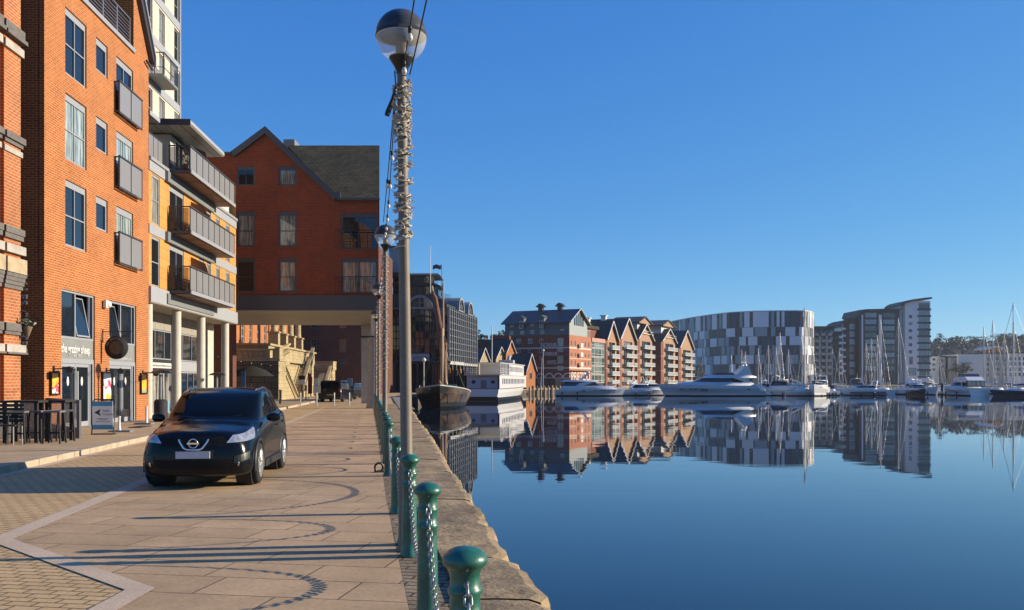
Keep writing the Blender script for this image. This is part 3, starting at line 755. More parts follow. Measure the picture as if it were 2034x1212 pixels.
for i,(a,b_,yb,yt,lab,cols) in enumerate(posters):
    Z0,Z1=ZF(a),ZF(b_); w_=(Z1-Z0)*CF; z0=EYE+(HY-yb)*Z0/F; z1=EYE+(HY-yt)*Z0/F
    t = thing('poster_case', lab, 'poster', (BA+BB*Z0,Z0,z0), FR, 'framed posters beside the cafe doors')
    mb=MB(); h_=z1-z0; 
    for x0,x1,c0,c1 in ((0,.05,0,h_),(w_-.05,w_,0,h_),(.05,w_-.05,0,.05),(.05,w_-.05,h_-.05,h_)): mb.box(x0,x1,-.08,-.002,c0,c1)
    mb.build('frame', M['black'], t)
    mb=MB(); mb.box(.05,w_-.05,-.05,-.004,.05,h_-.05); mb.build('poster', art('poster_art%d'%i,cols,i*3.1), t)
for i,(px,py,lab) in enumerate([(112,733,'black wall heater above the poster left of the cafe doors'),(217,736,'black wall heater above the poster between the cafe doors'),(289,741,'black wall heater above the small poster near the corner')]):
    Z=ZF(px-6); z=EYE+(HY-py)*Z/F
    t = thing('wall_heater', lab, 'patio heater', (BA+BB*Z,Z,z), FR, 'wall heaters on the cafe front')
    mb=MB(); mb.prism([(-.10,-.14),(.04,-.14),(.10,0),(-.02,.06),(-.14,-.02)],-.42,.42,'x'); o=mb.build('heater_body', M['black'], t,(0,-.48,.02)); o.rotation_euler=(0,0,R(18))
    mb=MB(); mb.tube([(0,0,0),(0,-.42,.02)],.022,6); mb.box(-.06,.06,-.02,0,-.1,.1); mb.build('bracket', M['black'], t)
# projecting round sign
Zs_ = 30.4; t = thing('hanging_sign','round black pub sign on an iron bracket beside the cafe doors','sign',(BA+BB*Zs_,Zs_,2.79),0)
mb=MB(); mb.tube([(0,0,.53),(1.05,0,.53)],.016,6); mb.tube([(.03,0,.15),(.03,0,.62)],.016,6); mb.tube([(1.0,.0,.53),(.62,0,.30)],.011,6); mb.tube([(.33,0,.53),(.33,0,.36)],.008,5); mb.tube([(.68,0,.53),(.68,0,.36)],.008,5)
mb.build('bracket', M['black'], t)
mb=MB(); mb.lathe([(.0,-.025),(.40,-.025),(.40,.025),(0,.025)],40); o=mb.build('sign_disc', M['blackmatt'], t,(.50,0,-.02)); o.rotation_euler=(R(90),0,0)
mb=MB(); mb.lathe([(.20,.026),(.235,.026),(.235,.031),(.20,.031)],32); mb.lathe([(.0,.026),(.19,.026),(.19,.03),(0,.03)],24); o=mb.build('emblem', mat('dull_bronze',(.09,.055,.03),.5,var=.6,scale=14), t,(.50,0,-.02)); o.rotation_euler=(R(90),0,0)
s = 'THE GRAZING SHEEP'
for i,ch in enumerate(s):
    if ch==' ': continue
    an = R(165-150*i/(len(s)-1))
    o=text('lettering',ch,.095,mat('l_bronze',(.35,.30,.24),.5,var=0) if i==0 else bpy.data.materials['l_bronze'],t,(.50+.285*math.cos(an),-.028,-.02+.285*math.sin(an)),(R(90),R(90)-an,0),.002,'CENTER')
# vertical letters SALES CENTRE on the shaded return wall
t = thing('wall_lettering','vertical white SALES CENTRE letters on the shaded brick return wall','sign',(-14.02,26.12,0),0)
zt_=EYE+(HY-545)*26.1/F
text('lettering','SALES CENTRE',.31,lettm,t,((38.5-CX)/F*26.1+14.02,-.0,zt_),Matrix(((0,1,0),(0,0,-1),(-1,0,0))).to_euler(),.012,sp=1.18,bold=.008)
mb=MB(); mb.box(0,.17,-.03,0,0,.40); z_=EYE+(HY-776)*26.1/F
t = thing('notice_board','small green notice on the shaded brick return wall','notice',((33.5-CX)/F*26.1,26.15,z_)); mb.build('board', mat('notice_green',(.05,.20,.12),.5,var=.1), t,(0,0,0))
mb=MB(); mb.box(.0,.11,-.036,-.031,.04,.30); mb.build('notice_paper', mat('notice_paper',(.3,.32,.3),.6,var=.6,scale=9), t)
# hanging flower basket
t = thing('hanging_basket','wicker cone basket of white flowers hanging by the brick pier','hanging basket',((55-CX)/F*24.6,24.6,EYE+(HY-672)*24.6/F))
mb=MB(); mb.lathe([(.01,0),(.06,.12),(.12,.30),(.125,.32),(.0,.32)],12); mb.build('basket', mat('wicker',(.22,.15,.10),.9,var=.5,scale=30), t)
mb=MB()
for a in (0,2.1,4.2): mb.tube([(.12*math.cos(a),.12*math.sin(a),.32),(0,0,.72)],.004,4)
mb.tube([(0,0,.72),(-.35,0,.78)],.012,5); mb.build('hanger', M['black'], t)
mb=MB(); mb2=MB(); rr=random.Random(5)
for k in range(150):
    p=Vector((rr.gauss(-.03,.11),rr.gauss(0,.10),.36+abs(rr.gauss(0,.07)))); a=rr.random()*6; b_=rr.uniform(-1,1)
    u_=Vector((math.cos(a),math.sin(a),b_))*.028; v_=Vector((-math.sin(a),math.cos(a),.4))*.028
    (mb2 if k%3==0 else mb).face([p-u_-v_,p+u_-v_,p+u_+v_,p-u_+v_])
mb.build('foliage', mat('basket_leaves',(.05,.09,.03),.8,var=.4), t); mb2.build('flowers', M['white'], t)

# ---- near pier building at the very left edge
PB = (-13.73+BB*-24.6)
Zp0, Zp1 = 23.45, 24.62
t = thing('brick_building','brick pier with grey stone bands at the left edge of the view','building',(PB+BB*20.0,20.0,0),FR)
PBm=[M['brick_pier'],M['stone_grey'],mat('weathered_white_stone',(.46,.43,.38),.8,var=.2),mat('weathered_cream_stone',(.48,.38,.24),.8,var=.25)]
x0,x1=(23.72-20)*CF,(24.62-20)*CF
mb=MB(); mb.box(0,x1-.0,.14,6,0,16); mb.build('wall', M['brick_pier'], t)
mb=MB(); mb.box(x0,x1,-.0,.139,0,16); mb.box(0,x0-.22,0,.139,0,16); mb.build('pilaster', M['brick_pier'], t)
def band(ya,yb,pr,mi,name):
    z1=EYE+(HY-ya)*23.9/F; z0=EYE+(HY-yb)*23.9/F
    mb=MB(); mb.box(x0-.04-pr*.3,x1+pr*.6,-pr,-.001,z0,z1); mb.box(x1+.002,x1+pr*.6,.001,.5,z0,z1); mb.box(0,x0-.22+pr*.3,-pr,-.001,z0,z1); mb.build(name, PBm[mi], t)
for ya,yb,pr,mi,nm in [(43,62,.10,1,'stone_band'),(62.3,70,.16,1,'stone_band'),(80,96,.08,2,'white_band'),(262,275,.12,1,'stone_band'),(275.3,283,.06,1,'stone_band'),(290,301,.05,2,'white_band'),(449,462,.10,1,'stone_band'),(462.3,472,.07,1,'stone_band'),(484,501,.12,2,'white_band'),(510,540,.14,3,'stone_block'),(541,548,.12,1,'stone_band'),(548.5,556,.10,1,'stone_band'),(556.5,564,.08,1,'stone_band'),(564.5,572,.05,1,'stone_band'),(641,657,.10,1,'stone_band'),(657.3,664,.06,1,'stone_band'),(684,699,.12,2,'light_box'),(699.3,703,.16,1,'stone_band'),(800,815,.05,3,'plinth_course'),(815.3,880,.08,1,'plinth')]:
    band(ya,yb,pr,mi,nm)

# ---- B: orange panel flats with balconies over a colonnade
f = Fac(ZF(295.2)); L2 = f.u(468.5)
B = thing('apartment_building','orange panelled apartment building with balconies above round concrete columns','building',f.loc(),FR)
Zof=lambda px: f.u(px)
fl=[5.42,7.95,10.5]
holes=[]; wl=[]
for k,(z0) in enumerate((5.43,7.94)):
    for (a,b_,kind) in ((301,317,'n'),(337,365,'d'),(395,405,'n'),(410,419,'n'),(428,436.5,'n'),(448,456,'n')):
        h=(f.u(a),f.u(b_),z0+(.0 if kind=='d' else .03),z0+2.02)
        holes.append(h); wl.append((h,kind))
mb=MB(); mb.wall(0,L2,5.42,10.0,holes,reveal=.10); mb.face([(L2,0,4.8),(L2,1.6,4.8),(L2,1.6,12.4),(L2,0,12.4)]); mb.face([(L2,1.6,0),(L2,12,0),(L2,12,12.4),(L2,1.6,12.4)]); mb.face([(0,12,0),(0,1,0),(0,1,12),(0,12,12)])
mb.face([(0,12,0),(0,12,12.4),(L2,12,12.4),(L2,12,0)])
mb.build('wall', M['orange_panel'], B)
mb=MB(); mb.box(0,L2,.11,.16,5.4,10.0); mb.build('inner_blind', M['blackmatt'], B)
for h,k in wl:
    if k=='n': window(B,h[0],.03,h[2],h[1]-h[0],h[3]-h[2],(),(.5,),.06,.05,gm='glass_curtain')
    else: window(B,h[0],.03,h[2],h[1]-h[0],h[3]-h[2],(.5,),(),.06,.16,gm='glass_curtain',name='balcony_door')
mb=MB(); mb.box(-.01,L2+.02,-.10,1.8,4.78,5.40); mb.build('podium_beam', M['grey_panel'], B)
for z in (7.50,10.02): 
    mb=MB(); mb.box(-.0,L2+.01,-.035,.02,z,z+.40); mb.build('floor_band', M['grey_panel'], B)
mb=MB(); mb.box(-.0,L2+.02,-.10,.3,10.43,10.56); mb.build('terrace_parapet', M['grey_frame'], B)
# soffit under podium
mb=MB(); mb.box(0,L2,-.06,1.8,4.755,4.777); mb.build('podium_soffit', mat('pale_soffit',(.55,.50,.42),.7,var=.08), B)
# columns
cols_=[303.5,360.5,408.5,455.5]
cu=[f.u(c,0.0) for c in cols_]
mb=MB(); mb.lathe([(.20,0),(.20,4.64)],28); mb.lathe([(.21,.0),(.21,.1)],28)
cd=mb.data('column',M['concrete'])
for u_ in cu: link('column',cd,B,(u_+.1,.25,.12))
# shop glazing between the columns, set back
ys=1.45
names=['','','','']
for i in range(3):
    a,b_=cu[i]-.35,cu[i+1]-.35
    wv=b_-a-.25
    mb=MB(); mb.box(0,wv,0,.06,3.98,4.75)
    for q in (wv*.36,wv*.72): mb.box(q-.008,q+.008,-.006,-.001,3.98,4.75)
    mb.build('grey_cladding', mat('warm_grey_clad%d'%i,(.36,.33,.29),.6,var=.06), B,(a,ys,0))
    window(B,a,ys,2.62,wv,1.34,(.36,.72),(),.05,0,fm='grey_frame',gm='glass',name='shop_window')
    mb=MB(); mb.box(0,wv,0,.06,1.98+.12,2.60); 
    so_=mb.build('fascia', M['blackmatt'] if i==1 else M['grey_panel'], B,(a,ys,0))
    if i==1:
        g=MB(); g.box(0,wv,-.01,-.001,2.22,2.46); g.build('sign_stripe', lettm, so_)
        g=MB(); r3=random.Random(6); x=.1
        while x<wv-.2:
            w3=r3.uniform(.05,.16); g.box(x,x+w3*.35,-.016,-.011,2.27,2.27+r3.uniform(.08,.15)); g.box(x+w3*.5,x+w3*.8,-.016,-.011,2.27+r3.uniform(0,.05),2.36); x+=w3+.05
        g.build('worn_lettering',M['black'],so_)
    window(B,a,ys,.13,wv,1.95,(.3,.55,.8),(),.06,0,fm='grey_frame',gm='glass_curtain' if i else 'glass',name='shop_door')
mb=MB(); mb.box(-.2,L2,ys+.10,ys+.3,0,4.75); mb.build('inner_wall', M['blackmatt'], B)
mb=MB(); mb.box(L2-1.2,L2-.02,1.2,1.4,.1,4.75); mb.build('end_wall', M['concrete'], B)
# balconies
bu0,bu1=f.u(375,.9),f.u(463.5,.9)
bo=.95
def balcony(z, priv):
    t = link('balcony', None, B, (0,0,0))
    mb=MB(); mb.box(bu0,bu1,-bo,-.036,z-.12,z+.0); mb.build('slab', M['dark_frame'], t)
    mb=MB(); mb.box(bu0-.02,bu1+.02,-bo-.05,-bo-.002,z-.14,z+.02); mb.build('edge_trim', M['grey_frame'], t)
    mb=MB(); n=6
    for k in range(5):
        a=bu0+.1+(bu1-bu0-.2)*k/5; mb.box(a,a+(bu1-bu0-.2)/5-.06,-bo+.05,-.05,z-.15,z-.122)
    mb.build('soffit', M['wood_soffit'], t)
    mb=MB(); n=8; W=bu1-bu0
    for k in range(n+1):
        x=bu0+.02+(W-.04)*k/n; mb.box(x-.02,x+.02,-bo,-bo+.04,z+.001,z+1.0)
    mb.box(bu0,bu1,-bo-.015,-bo+.055,z+1.0,z+1.05)
    for x in (bu0,bu1-.04):
        mb.box(x,x+.04,-bo+.056,-.04,z+1.0,z+1.05); mb.box(x,x+.04,-.09,-.05,z,z+.999)
    mb.build('rail', M['dark_frame'], t)
    mb=MB()
    for k in range(n):
        x0_=bu0+.02+(W-.04)*k/n; x1_=bu0+.02+(W-.04)*(k+1)/n; mb.box(x0_+.035,x1_-.035,-bo+.015,-bo+.027,z+.06,z+.97)
    mb.build('opal_panel', M['opal'], t)
    mb=MB(); mb.box(bu0+.012,bu0+.024,-bo+.08,-.10,z+.06,z+.97); mb.build('side_glass', mat_side, t)
    for k in range(4):
        pass
    if priv:
        mb=MB(); x=bu0+W*.42; mb.prism([(-.04,z+1.05),(-bo+.1,z+1.05),(-bo+.25,z+1.55),(-.04,z+1.85)],x,x+.02,'x'); mb.build('privacy_screen', mat_priv, t)
m_, nt_, b_n = nodes('smoked_glass'); b_n.inputs['Base Color'].default_value=(.03,.035,.04,1); b_n.inputs['Alpha'].default_value=.45; b_n.inputs['Roughness'].default_value=.05; mat_side=m_
mat_priv = mat('brown_screen',(.28,.13,.07),.4,var=.2)
for z,p in zip((5.45,7.98,10.55),(1,1,1)): balcony(z,p)
# wing of the fascia that carries the balcony (dark green grey)
for z in (4.86,7.46,9.98):
    mb=MB(); mb.box(bu0-.4,bu1-.8,-.16,-.105 if z<5 else -.04,z,z+.42); mb.build('balcony_bearer', M['mid_grey'], B)
# penthouse
pu=f.u(350,0)
mb=MB(); mb.box(pu,L2-.5,.25,6,10.56,12.35); mb.box(0.0,pu-.002,1.6,6,10.56,12.35); mb.build('penthouse_wall', mat('white_render',(.62,.62,.60),.7,var=.05), B)
window(B,pu+.5,.20,10.6,1.1,1.65,(.5,),(),.06,0,name='penthouse_door',fm='white_frame')
window(B,pu+2.4,.20,10.6,2.0,1.6,(.33,.66),(),.06,0,name='penthouse_window')
ru0,ru1=f.u(373,.9),f.u(441,.9)
mb=MB(); mb.box(ru0,ru1,-.95,6.2,12.42,12.46); 
mb.build('roof_soffit', M['soffit'], B)
mb=MB(); mb.box(ru0,ru1,-1.0,6.3,12.462,12.62); mb.build('roof', M['grey_panel'], B)
mb=MB(); mb.box(ru0-.03,ru0-.001,-1.0,6.3,12.40,12.66); mb.box(ru0-1.0,ru0-.031,.3,6,12.40,12.60); mb.build('roof_end', M['dark_frame'], B)
mb=MB(); mb.box(-.05,ru0-1.02,-.08,4,12.18,12.36); mb.build('small_canopy', M['grey_panel'], B)
mb=MB(); 
for k in range(4): mb.box(k*.55,k*.55+.03,.0,.03,10.56,11.5)
mb.box(0,1.7,-.01,.04,11.5,11.54); mb.build('terrace_rail', M['dark_frame'], B)
mb=MB(); mb.box(.04,1.64,.01,.02,10.6,11.48); mb.build('terrace_glass', M['opal'], B)
mb=MB(); mb.box(1.72,ru0+.0,.0,.03,10.56,11.5); mb.build('terrace_side_glass', mat_side, B)
# pot plants on the top balcony
for k,(uu,lab) in enumerate(((.5,'leafy pot plant nearest the end of the top balcony'),(1.3,'second leafy pot plant on the top balcony'),(2.6,'dark shrub in a pot further along the top balcony'))):
    q = Matrix.Translation(f.loc())@Matrix.Rotation(FR,4,'Z')@Vector((bu0+uu,-.55,10.56))
    t = thing('pot_plant', lab, 'plant', tuple(q),0,'plants on the top balcony')
    mb=MB(); mb.lathe([(.10,0),(.15,.30),(.16,.32),(0,.32)],12); mb.build('pot', mat('pot_brown%d'%k,(.20,.09,.06),.7), t)
    mb=MB(); rr=random.Random(k)
    for i in range(140):
        p=Vector((rr.gauss(0,.14),rr.gauss(0,.14),.55+rr.gauss(0,.16))); a=rr.random()*6.3
        u_=Vector((math.cos(a),math.sin(a),rr.uniform(-1,1)))*.05; v_=Vector((-math.sin(a),math.cos(a),.5))*.02
        mb.face([p-u_,p+v_,p+u_,p-v_])
    mb.build('foliage', mat('potleaf%d'%k,(.05,.08,.025),.8,var=.4), t)

# ---- C: cream clad tower behind
off=-5.0; Zt0=ZF(262,off)-6; Zt1=ZF(357,off)
t = thing('apartment_tower','tall cream clad apartment tower with pale grey bands behind the balconies','building',(BA+off+BB*Zt0,Zt0,0),FR)
LT=(Zt1-Zt0)*CF; tu=lambda px,o=off:(ZF(px,o)-Zt0)*CF
bandz=[10.6,13.1,15.6,18.15,20.7,23.25,25.8]
holes=[];wt=[]
for bz_ in bandz[:-1]:
    for a,b_ in ((291,303),(316,327.5),(346,355.5)):
        h=(tu(a),tu(b_),bz_+.5,bz_+2.45); holes.append(h); wt.append(h)
mb=MB(); mb.wall(0,LT,0,28.5,holes,reveal=.2); mb.face([(LT,0,0),(LT,10,0),(LT,10,28.5),(LT,0,28.5)]); mb.face([(0,10,0),(0,0,0),(0,0,28.5),(0,10,28.5)]); mb.face([(0,0,28.5),(LT,0,28.5),(LT,10,28.5),(0,10,28.5)]); mb.face([(0,10,0),(0,10,28.5),(LT,10,28.5),(LT,10,0)])
mb.build('wall', M['cream_panel'], t)
for h in wt: window(t,h[0],.08,h[2],h[1]-h[0],h[3]-h[2],(),(.45,),.07,0,gm='glass_curtain')
for bz_ in bandz: 
    mb=MB(); mb.box(0,LT+.03,-.05,.02,bz_,bz_+.48); mb.build('floor_band', M['grey_panel'], t)
mb=MB(); mb.box(LT-.12,LT+.04,-.07,.0,bandz[0],28.5); mb.build('corner_trim', M['grey_panel'], t)
a,b_=tu(323,off+.95)-.0,tu(351,off+.95); z=18.62
t2=link('balcony',None,t,(0,0,0))
mb=MB(); mb.box(a,b_,-1.0,-.06,z-.14,z); mb.build('slab', M['mid_grey'], t2)
mb=MB()
for x in (a,(a+b_)/2,b_-.05): mb.box(x,x+.05,-1.0,-.95,z+.001,z+1.15)
mb.box(a,b_,-1.02,-.94,z+1.15,z+1.2); mb.box(a,b_,-1.0,-.96,z+.35,z+.38); mb.box(a,a+.05,-.94,-.06,z+1.15,z+1.2); mb.box(a,a+.04,-.94,-.06,z+.35,z+.38); mb.box(a,a+.05,-.5,-.46,z,z+1.149)
mb.build('rail', M['dark_frame'], t2)
mb=MB(); mb.box((a+b_)/2+.06,b_-.06,-.985,-.975,z+.05,z+1.12); mb.build('glass_panel', mat_side, t2)
# ---------------------------------------------------------------- gabled brick flats bridging the road
GZ = 52.0; pm = F/GZ
gx = lambda px: (px-CX)/pm
gz = lambda py: EYE+(HY-py)/pm
G = thing('apartment_building','red brick gabled apartment building bridging the road on a column','building',(gx(752),GZ,0),0)
o0 = gx(752)
X = lambda px: gx(px)-o0            # local x (right edge = 0)
xl = -16.0
holes=[]; ws=[]
def gh(a,b_,yt,yb,**k):
    h=(X(a),X(b_),gz(yb),gz(yt)); holes.append(h); ws.append((h,k))
for a,b_ in ((471,506),(553,589)):
    gh(a,b_,330,369,cols=(.5,) if a<500 else (),rows=()); gh(a,b_,420,490,cols=(),rows=(.48,)); gh(a,b_,513,580,cols=(),rows=(.48,))
gh(678,749.5,424,496,cols=(.48,),rows=()); gh(678,749.5,513,583,cols=(.48,),rows=())
def gable_wall(mb):
    zb,zf=gz(587),gz(396)
    mb.wall(xl,0,zb,zf,holes,reveal=.12)
    hs=[h for h in holes if h[3]>zf]
# wall with gable: rectangular part up to z at py396, gable part above with the two top windows
zb,zf,ze,za = gz(587),gz(396),gz(304),gz(258)
top=[h for h in holes if h[2]>zf-.01]; low=[h for h in holes if h not in top]
mb=MB()
low=[h for h in holes if gz(369)-.01>h[2]]
mb.wall(xl,0,zb,zf,low,reveal=.12)
xs_=X(672)                                  # foot of the right slope
def zsl(x): return zf+(xs_-x)*(za-zf)/(xs_-X(528))
tops=[h for h in holes if h not in low]
mb.wall(xl,tops[1][1],zf,tops[0][3],tops,reveal=.12)
x1=tops[1][1]; zt=tops[0][3]
mb.face([(x1,0,zf),(xs_,0,zf),(x1,0,zsl(x1))] if zsl(x1)>zf else [(x1,0,zf),(xs_,0,zf),(x1,0,zt)])
xa=X(528); xq=X(470)
mb.face([(xl,0,zt),(x1,0,zt),(x1,0,zsl(x1)),(xa,0,za),(xq,0,ze),(xl,0,ze)])
sh=lambda y: -.152*y                       # right flank runs along the quay line
D=13.0
mb.face([(0,0,zb),(sh(D),D,zb),(sh(D),D,zf),(0,0,zf)]); mb.face([(xl,D,zb),(xl,0,zb),(xl,0,ze),(xl,D,ze)]); mb.face([(sh(D),D,zb),(xl,D,zb),(xl,D,zf),(sh(D),D,zf)])
mb.build('wall', M['brick_red'], G)
mb=MB(); mb.box(xl+.1,-.3,.125,.2,zb,zf-.05); mb.box(X(465),X(595),.125,.2,zf,gz(325)); mb.build('inner_blind', M['blackmatt'], G)
for h,k in ws: 
    big=h[1]-h[0]>1.5
    window(G,h[0],.03,h[2],h[1]-h[0],h[3]-h[2],fr=.09,header=.14,fm='dark_frame',gm='glass_dim',name='balcony_door' if big else 'window',**k)
# roof: slates on the right, gable roof with dark verge boards
Rz=gz(288)+ (0); zr=EYE+(HY-289)*58.5/F
mb=MB(); yr=58.5-GZ
mb.face([(X(670),-.12,zf+.02),(.06,-.12,zf+.02),(.06+sh(yr),yr,zr),(X(535)-.6,yr,zr)]); mb.face([(.06+sh(yr),yr,zr),(.06+sh(D),D+.1,zf),(X(535),D+.1,zf),(X(535)-.6,yr,zr)])
mb.face([(.06,-.12,zf+.02),(.06+sh(D),D+.1,zf),(.06+sh(yr),yr,zr)])
mb.face([(X(670),-.12,zf-.12),(X(670),-.12,zf+.02),(.06,-.12,zf+.02),(.06,-.12,zf-.12)][::-1])
mb.build('slate_roof', M['slate'], G)
def vb(a,b_,w_,mb,y0=-.16,y1=.0):
    (ax,az),(bx,bz_)=a,b_; dx,dz=bx-ax,bz_-az; l=math.hypot(dx,dz); nx,nz=-dz/l*w_,dx/l*w_
    mb.prism([(ax,az),(bx,bz_),(bx-nx,bz_-nz),(ax-nx,az-nz)],y0,y1,'y')
mb=MB()
P0=(X(459),gz(303)); P1=(X(528),gz(252)); P2=(X(672),gz(390)); P3=(X(678),gz(392))
vb(P0,P1,.34,mb); vb(P1,P2,.34,mb,-.17); mb.box(X(668),X(677),-.18,.0,gz(398),gz(383)); mb.box(xl,X(462),-.16,-.002,gz(306.5),gz(303))
mb.build('verge_board', M['dark_frame'], G)
mb=MB(); yd=9
mb.face([P0[:1]+(-.17,)+P0[1:],(P1[0],-.17,P1[1]),(P1[0],yd,P1[1]),(P0[0],yd,P0[1])][::-1]); mb.face([(P1[0],-.17,P1[1]),(P2[0],-.17,P2[1]),(P2[0],yd,P2[1]),(P1[0],yd,P1[1])][::-1])
mb.face([(xl,-.1,gz(303)),(P0[0],-.1,gz(303)),(P0[0],yd,gz(303)),(xl,yd,gz(303))])
mb.build('gable_roof', M['slate'], G)
mb=MB(); mb.box((566-CX)/F*60-o0,(588-CX)/F*60-o0,7.6,9.0,zf+2,EYE+(HY-280)*60/F); mb.build('roof_box', M['mid_grey'], G)
mb=MB(); mb.box(X(676),.1,-.22,-.125,zf-.10,zf+.03); mb.build('gutter', M['dark_frame'], G)
# bridge beam, soffit, juliet rails
mb=MB(); mb.box(xl,.02,-.14,.3,gz(616.5),gz(587)-.003); mb.prism([(.02,.301),(.02+sh(D),D),(-.3+sh(D),D),(-.3,.301)],gz(616.5),gz(587)-.003,'z'); mb.build('bridge_beam', M['dark_frame'], G)
mb=MB(); mb.box(xl,-.0,-.10,-.09+.0,gz(618.5),gz(617)); mb.face([(xl,-.08,gz(618)),(0,-.08,gz(618)),(sh(D),D,gz(618)),(xl,D,gz(618))]); mb.build('soffit', M['soffit'], G)
for yb_,yt_ in ((497,460),(583,552)):
    mb=MB(); a,b_=X(668),X(752); z0,z1=gz(yb_),gz(yt_)
    for k in range(6): mb.box(a,b_,-.35,-.33,z0+.1+k*(z1-z0-.12)/6,z0+.115+k*(z1-z0-.12)/6)
    mb.box(a,b_,-.37,-.31,z1,z1+.05)
    for x in (a,a+.9,a+1.75,b_-.04): mb.box(x,x+.035,-.365,-.325,z0-.02,z1)
    for x in (a,b_-.04): mb.box(x,x+.04,-.309,-.13,z1,z1+.04); mb.box(x,x+.04,-.309,-.13,z0,z0+.04)
    mb.build('balcony_rail', M['black'], G)
# supporting column (stands on the quay under the corner)
mb=MB(); ch=gz(668)
mb.lathe([(.46,0),(.46,.10),(.42,.16),(.40,.30),(.37,1.2),(.345,ch-.35),(.36,ch-.3),(.40,ch-.18),(.42,ch-.1),(.42,ch-.06)],36)
mb.build('column', mat('column_grey_paint',(.34,.32,.29),.55,var=.15,scale=3), G,(gx(740)-o0,.42,0))
mb=MB(); mb.box(-.72,.36,-.35,.35,ch-.06,ch+.02); mb.build('capital', M['blackmatt'], G,(gx(740)-o0,.42,0))
mb=MB(); mb.lathe([(.22,ch+.02),(.22,gz(618))],28); mb.build('upper_column', M['concrete'], G,(gx(742)-o0,.42,0))
mb=MB(); mb.box(X(731),X(731)+.06,.0,.3,0,ch); 
mb=MB(); mb.box(xl,X(458),.4,1.1,0,gz(619)); mb.build('base_wall', M['brick_dark'], G)
mb=MB(); mb.prism([(sh(D)-1.2,D-.4),(sh(D)-.3,D-.4),(sh(D)-.3,D-.05),(sh(D)-1.2,D-.05)],0,gz(619),'z'); mb.build('rear_pier', M['concrete'], G)

# ---------------------------------------------------------------- old custom house with double stone stair
CA=-15.4
def cz(px,off=0): return (CA+off)/((px-CX)/F-BB)
Zc=75.0
H_ = thing('custom_house','old custom house with pale stone stair, portico columns and shaded podium','building',(CA+BB*Zc,Zc,0),FR)
cu_=lambda px,off=0:(cz(px,off)-Zc)*CF
st=M['stone_cream']
LH=34
pz=4.75
# podium block: shaded end faces the camera, lit side faces the water
mb=MB(); mb.box(0,3.0,.0,6,0,3.35); mb.box(3.0,26,1.6,8,0,pz-1.3); mb.build('podium', st, H_)
mb=MB(); mb.box(-.12,3.1,-.1,6.1,3.352,3.5); mb.box(-.08,3.05,-.06,-.001,2.3,2.42); mb.build('cornice', st, H_)
mb=MB(); mb.box(-.10,-.001,.02,5.9,0,3.3); mb.build('podium_end', brickmat('rustic_stone_shaded',(.13,.115,.08),(.10,.09,.065),(.04,.035,.03),bw=1.2,rh=.5,ms=.03,bump=.8,var=.25), H_)  # rustic stone sheet, darkened so the end's shade is in its colour
mb=MB(); mb.box(1.6,26,1.2,7.5,pz-1.3,pz); mb.box(1.4,26.2,1.0,7.7,pz,pz+.18); mb.build('portico_floor', st, H_)
# landing parapet with openings
mb=MB(); mb.box(-.05,.25,.2,6,3.5,3.62); mb.box(-.05,.25,.2,6,4.25,4.40)
for k in range(12): mb.box(.0,.2,.3+k*.48,.52+k*.48,3.62,4.25) if k not in (2,3,4) else mb.lathe([(.05,0),(.10,.2),(.05,.6)],8,(.1,.45+k*.48,3.62))
mb.build('balustrade', st, H_)
mb=MB(); mb.box(-.06,1.5,-.08,.3,3.5,4.4); mb.box(-.1,1.55,-.12,.34,4.4,4.5); mb.build('landing_pier', st, H_)
def flight(x0,z0,x1,z1,y,name='stair_flight'):
    """sloping parapet with balusters at depth y, solid below"""
    t=link(name,None,H_,(0,0,0))
    mb=MB(); mb.prism([(x0,0),(x1,0),(x1,z1+.02),(x0,z0+.02)],y+.1,y+1.5,'y') if z1>.3 else mb.prism([(x0,0),(x1,0),(x0,z0+.02)],y+.1,y+1.5,'y')
    mb.build('stair_wall', st, t)
    mb=MB(); mb.prism([(x0,z0+.85),(x1,z1+.85),(x1,z1+1.02),(x0,z0+1.02)],y,y+.35,'y'); mb.prism([(x0,z0),(x1,z1),(x1,z1+.16),(x0,z0+.16)],y,y+.35,'y'); mb.build('coping', st, t)
    n=max(4,int(abs(x1-x0)/.42)); b=MB(); b.lathe([(.06,0),(.10,.2),(.045,.42),(.075,.66),(.075,.72)],8)
    bd=b.data('baluster',st)
    for k in range(n):
        u_=(k+.5)/n; link('baluster',bd,t,(x0+(x1-x0)*u_,y+.17,z0+(z1-z0)*u_+.15))
flight(1.6,2.9,9.2,-.6,.0)
flight(10.2,4.3,3.9-0,3.3,.9)
flight(21,4.3,15,.6,.4)
flight(26.5,.2,31.5,2.6,.0)
mb=MB(); mb.box(31.5,34.0,-.0,3,0,3.0); mb.box(31.35,34.15,-.12,3.1,3.0,3.9); mb.box(31.3,34.2,-.16,3.2,3.9,4.05); mb.build('far_landing', st, H_)
# columns with pedestals
px_=[(545,12),(561.5,9.5),(577.5,9),(592.5,6)]
for i,(p,w_) in enumerate(px_):
    u_=(cz(p,-1.6)-Zc)*CF
    t=link('column_pair',None,H_,(0,0,0))
    mb=MB(); mb.box(-.45,.45,-.45,.45,pz+.18,pz+1.3); mb.box(-.55,.55,-.55,.55,pz+1.3,pz+1.42); mb.box(-.55,.55,-.55,.55,pz-1.3,pz+.0) if 0 else None; mb.build('pedestal', st, t,(u_,1.6,0))
    mb=MB(); mb.lathe([(.34,pz+1.42),(.36,pz+1.5),(.30,pz+1.6),(.27,pz+5.5)],20); mb.build('shaft', st, t,(u_,1.6,0))
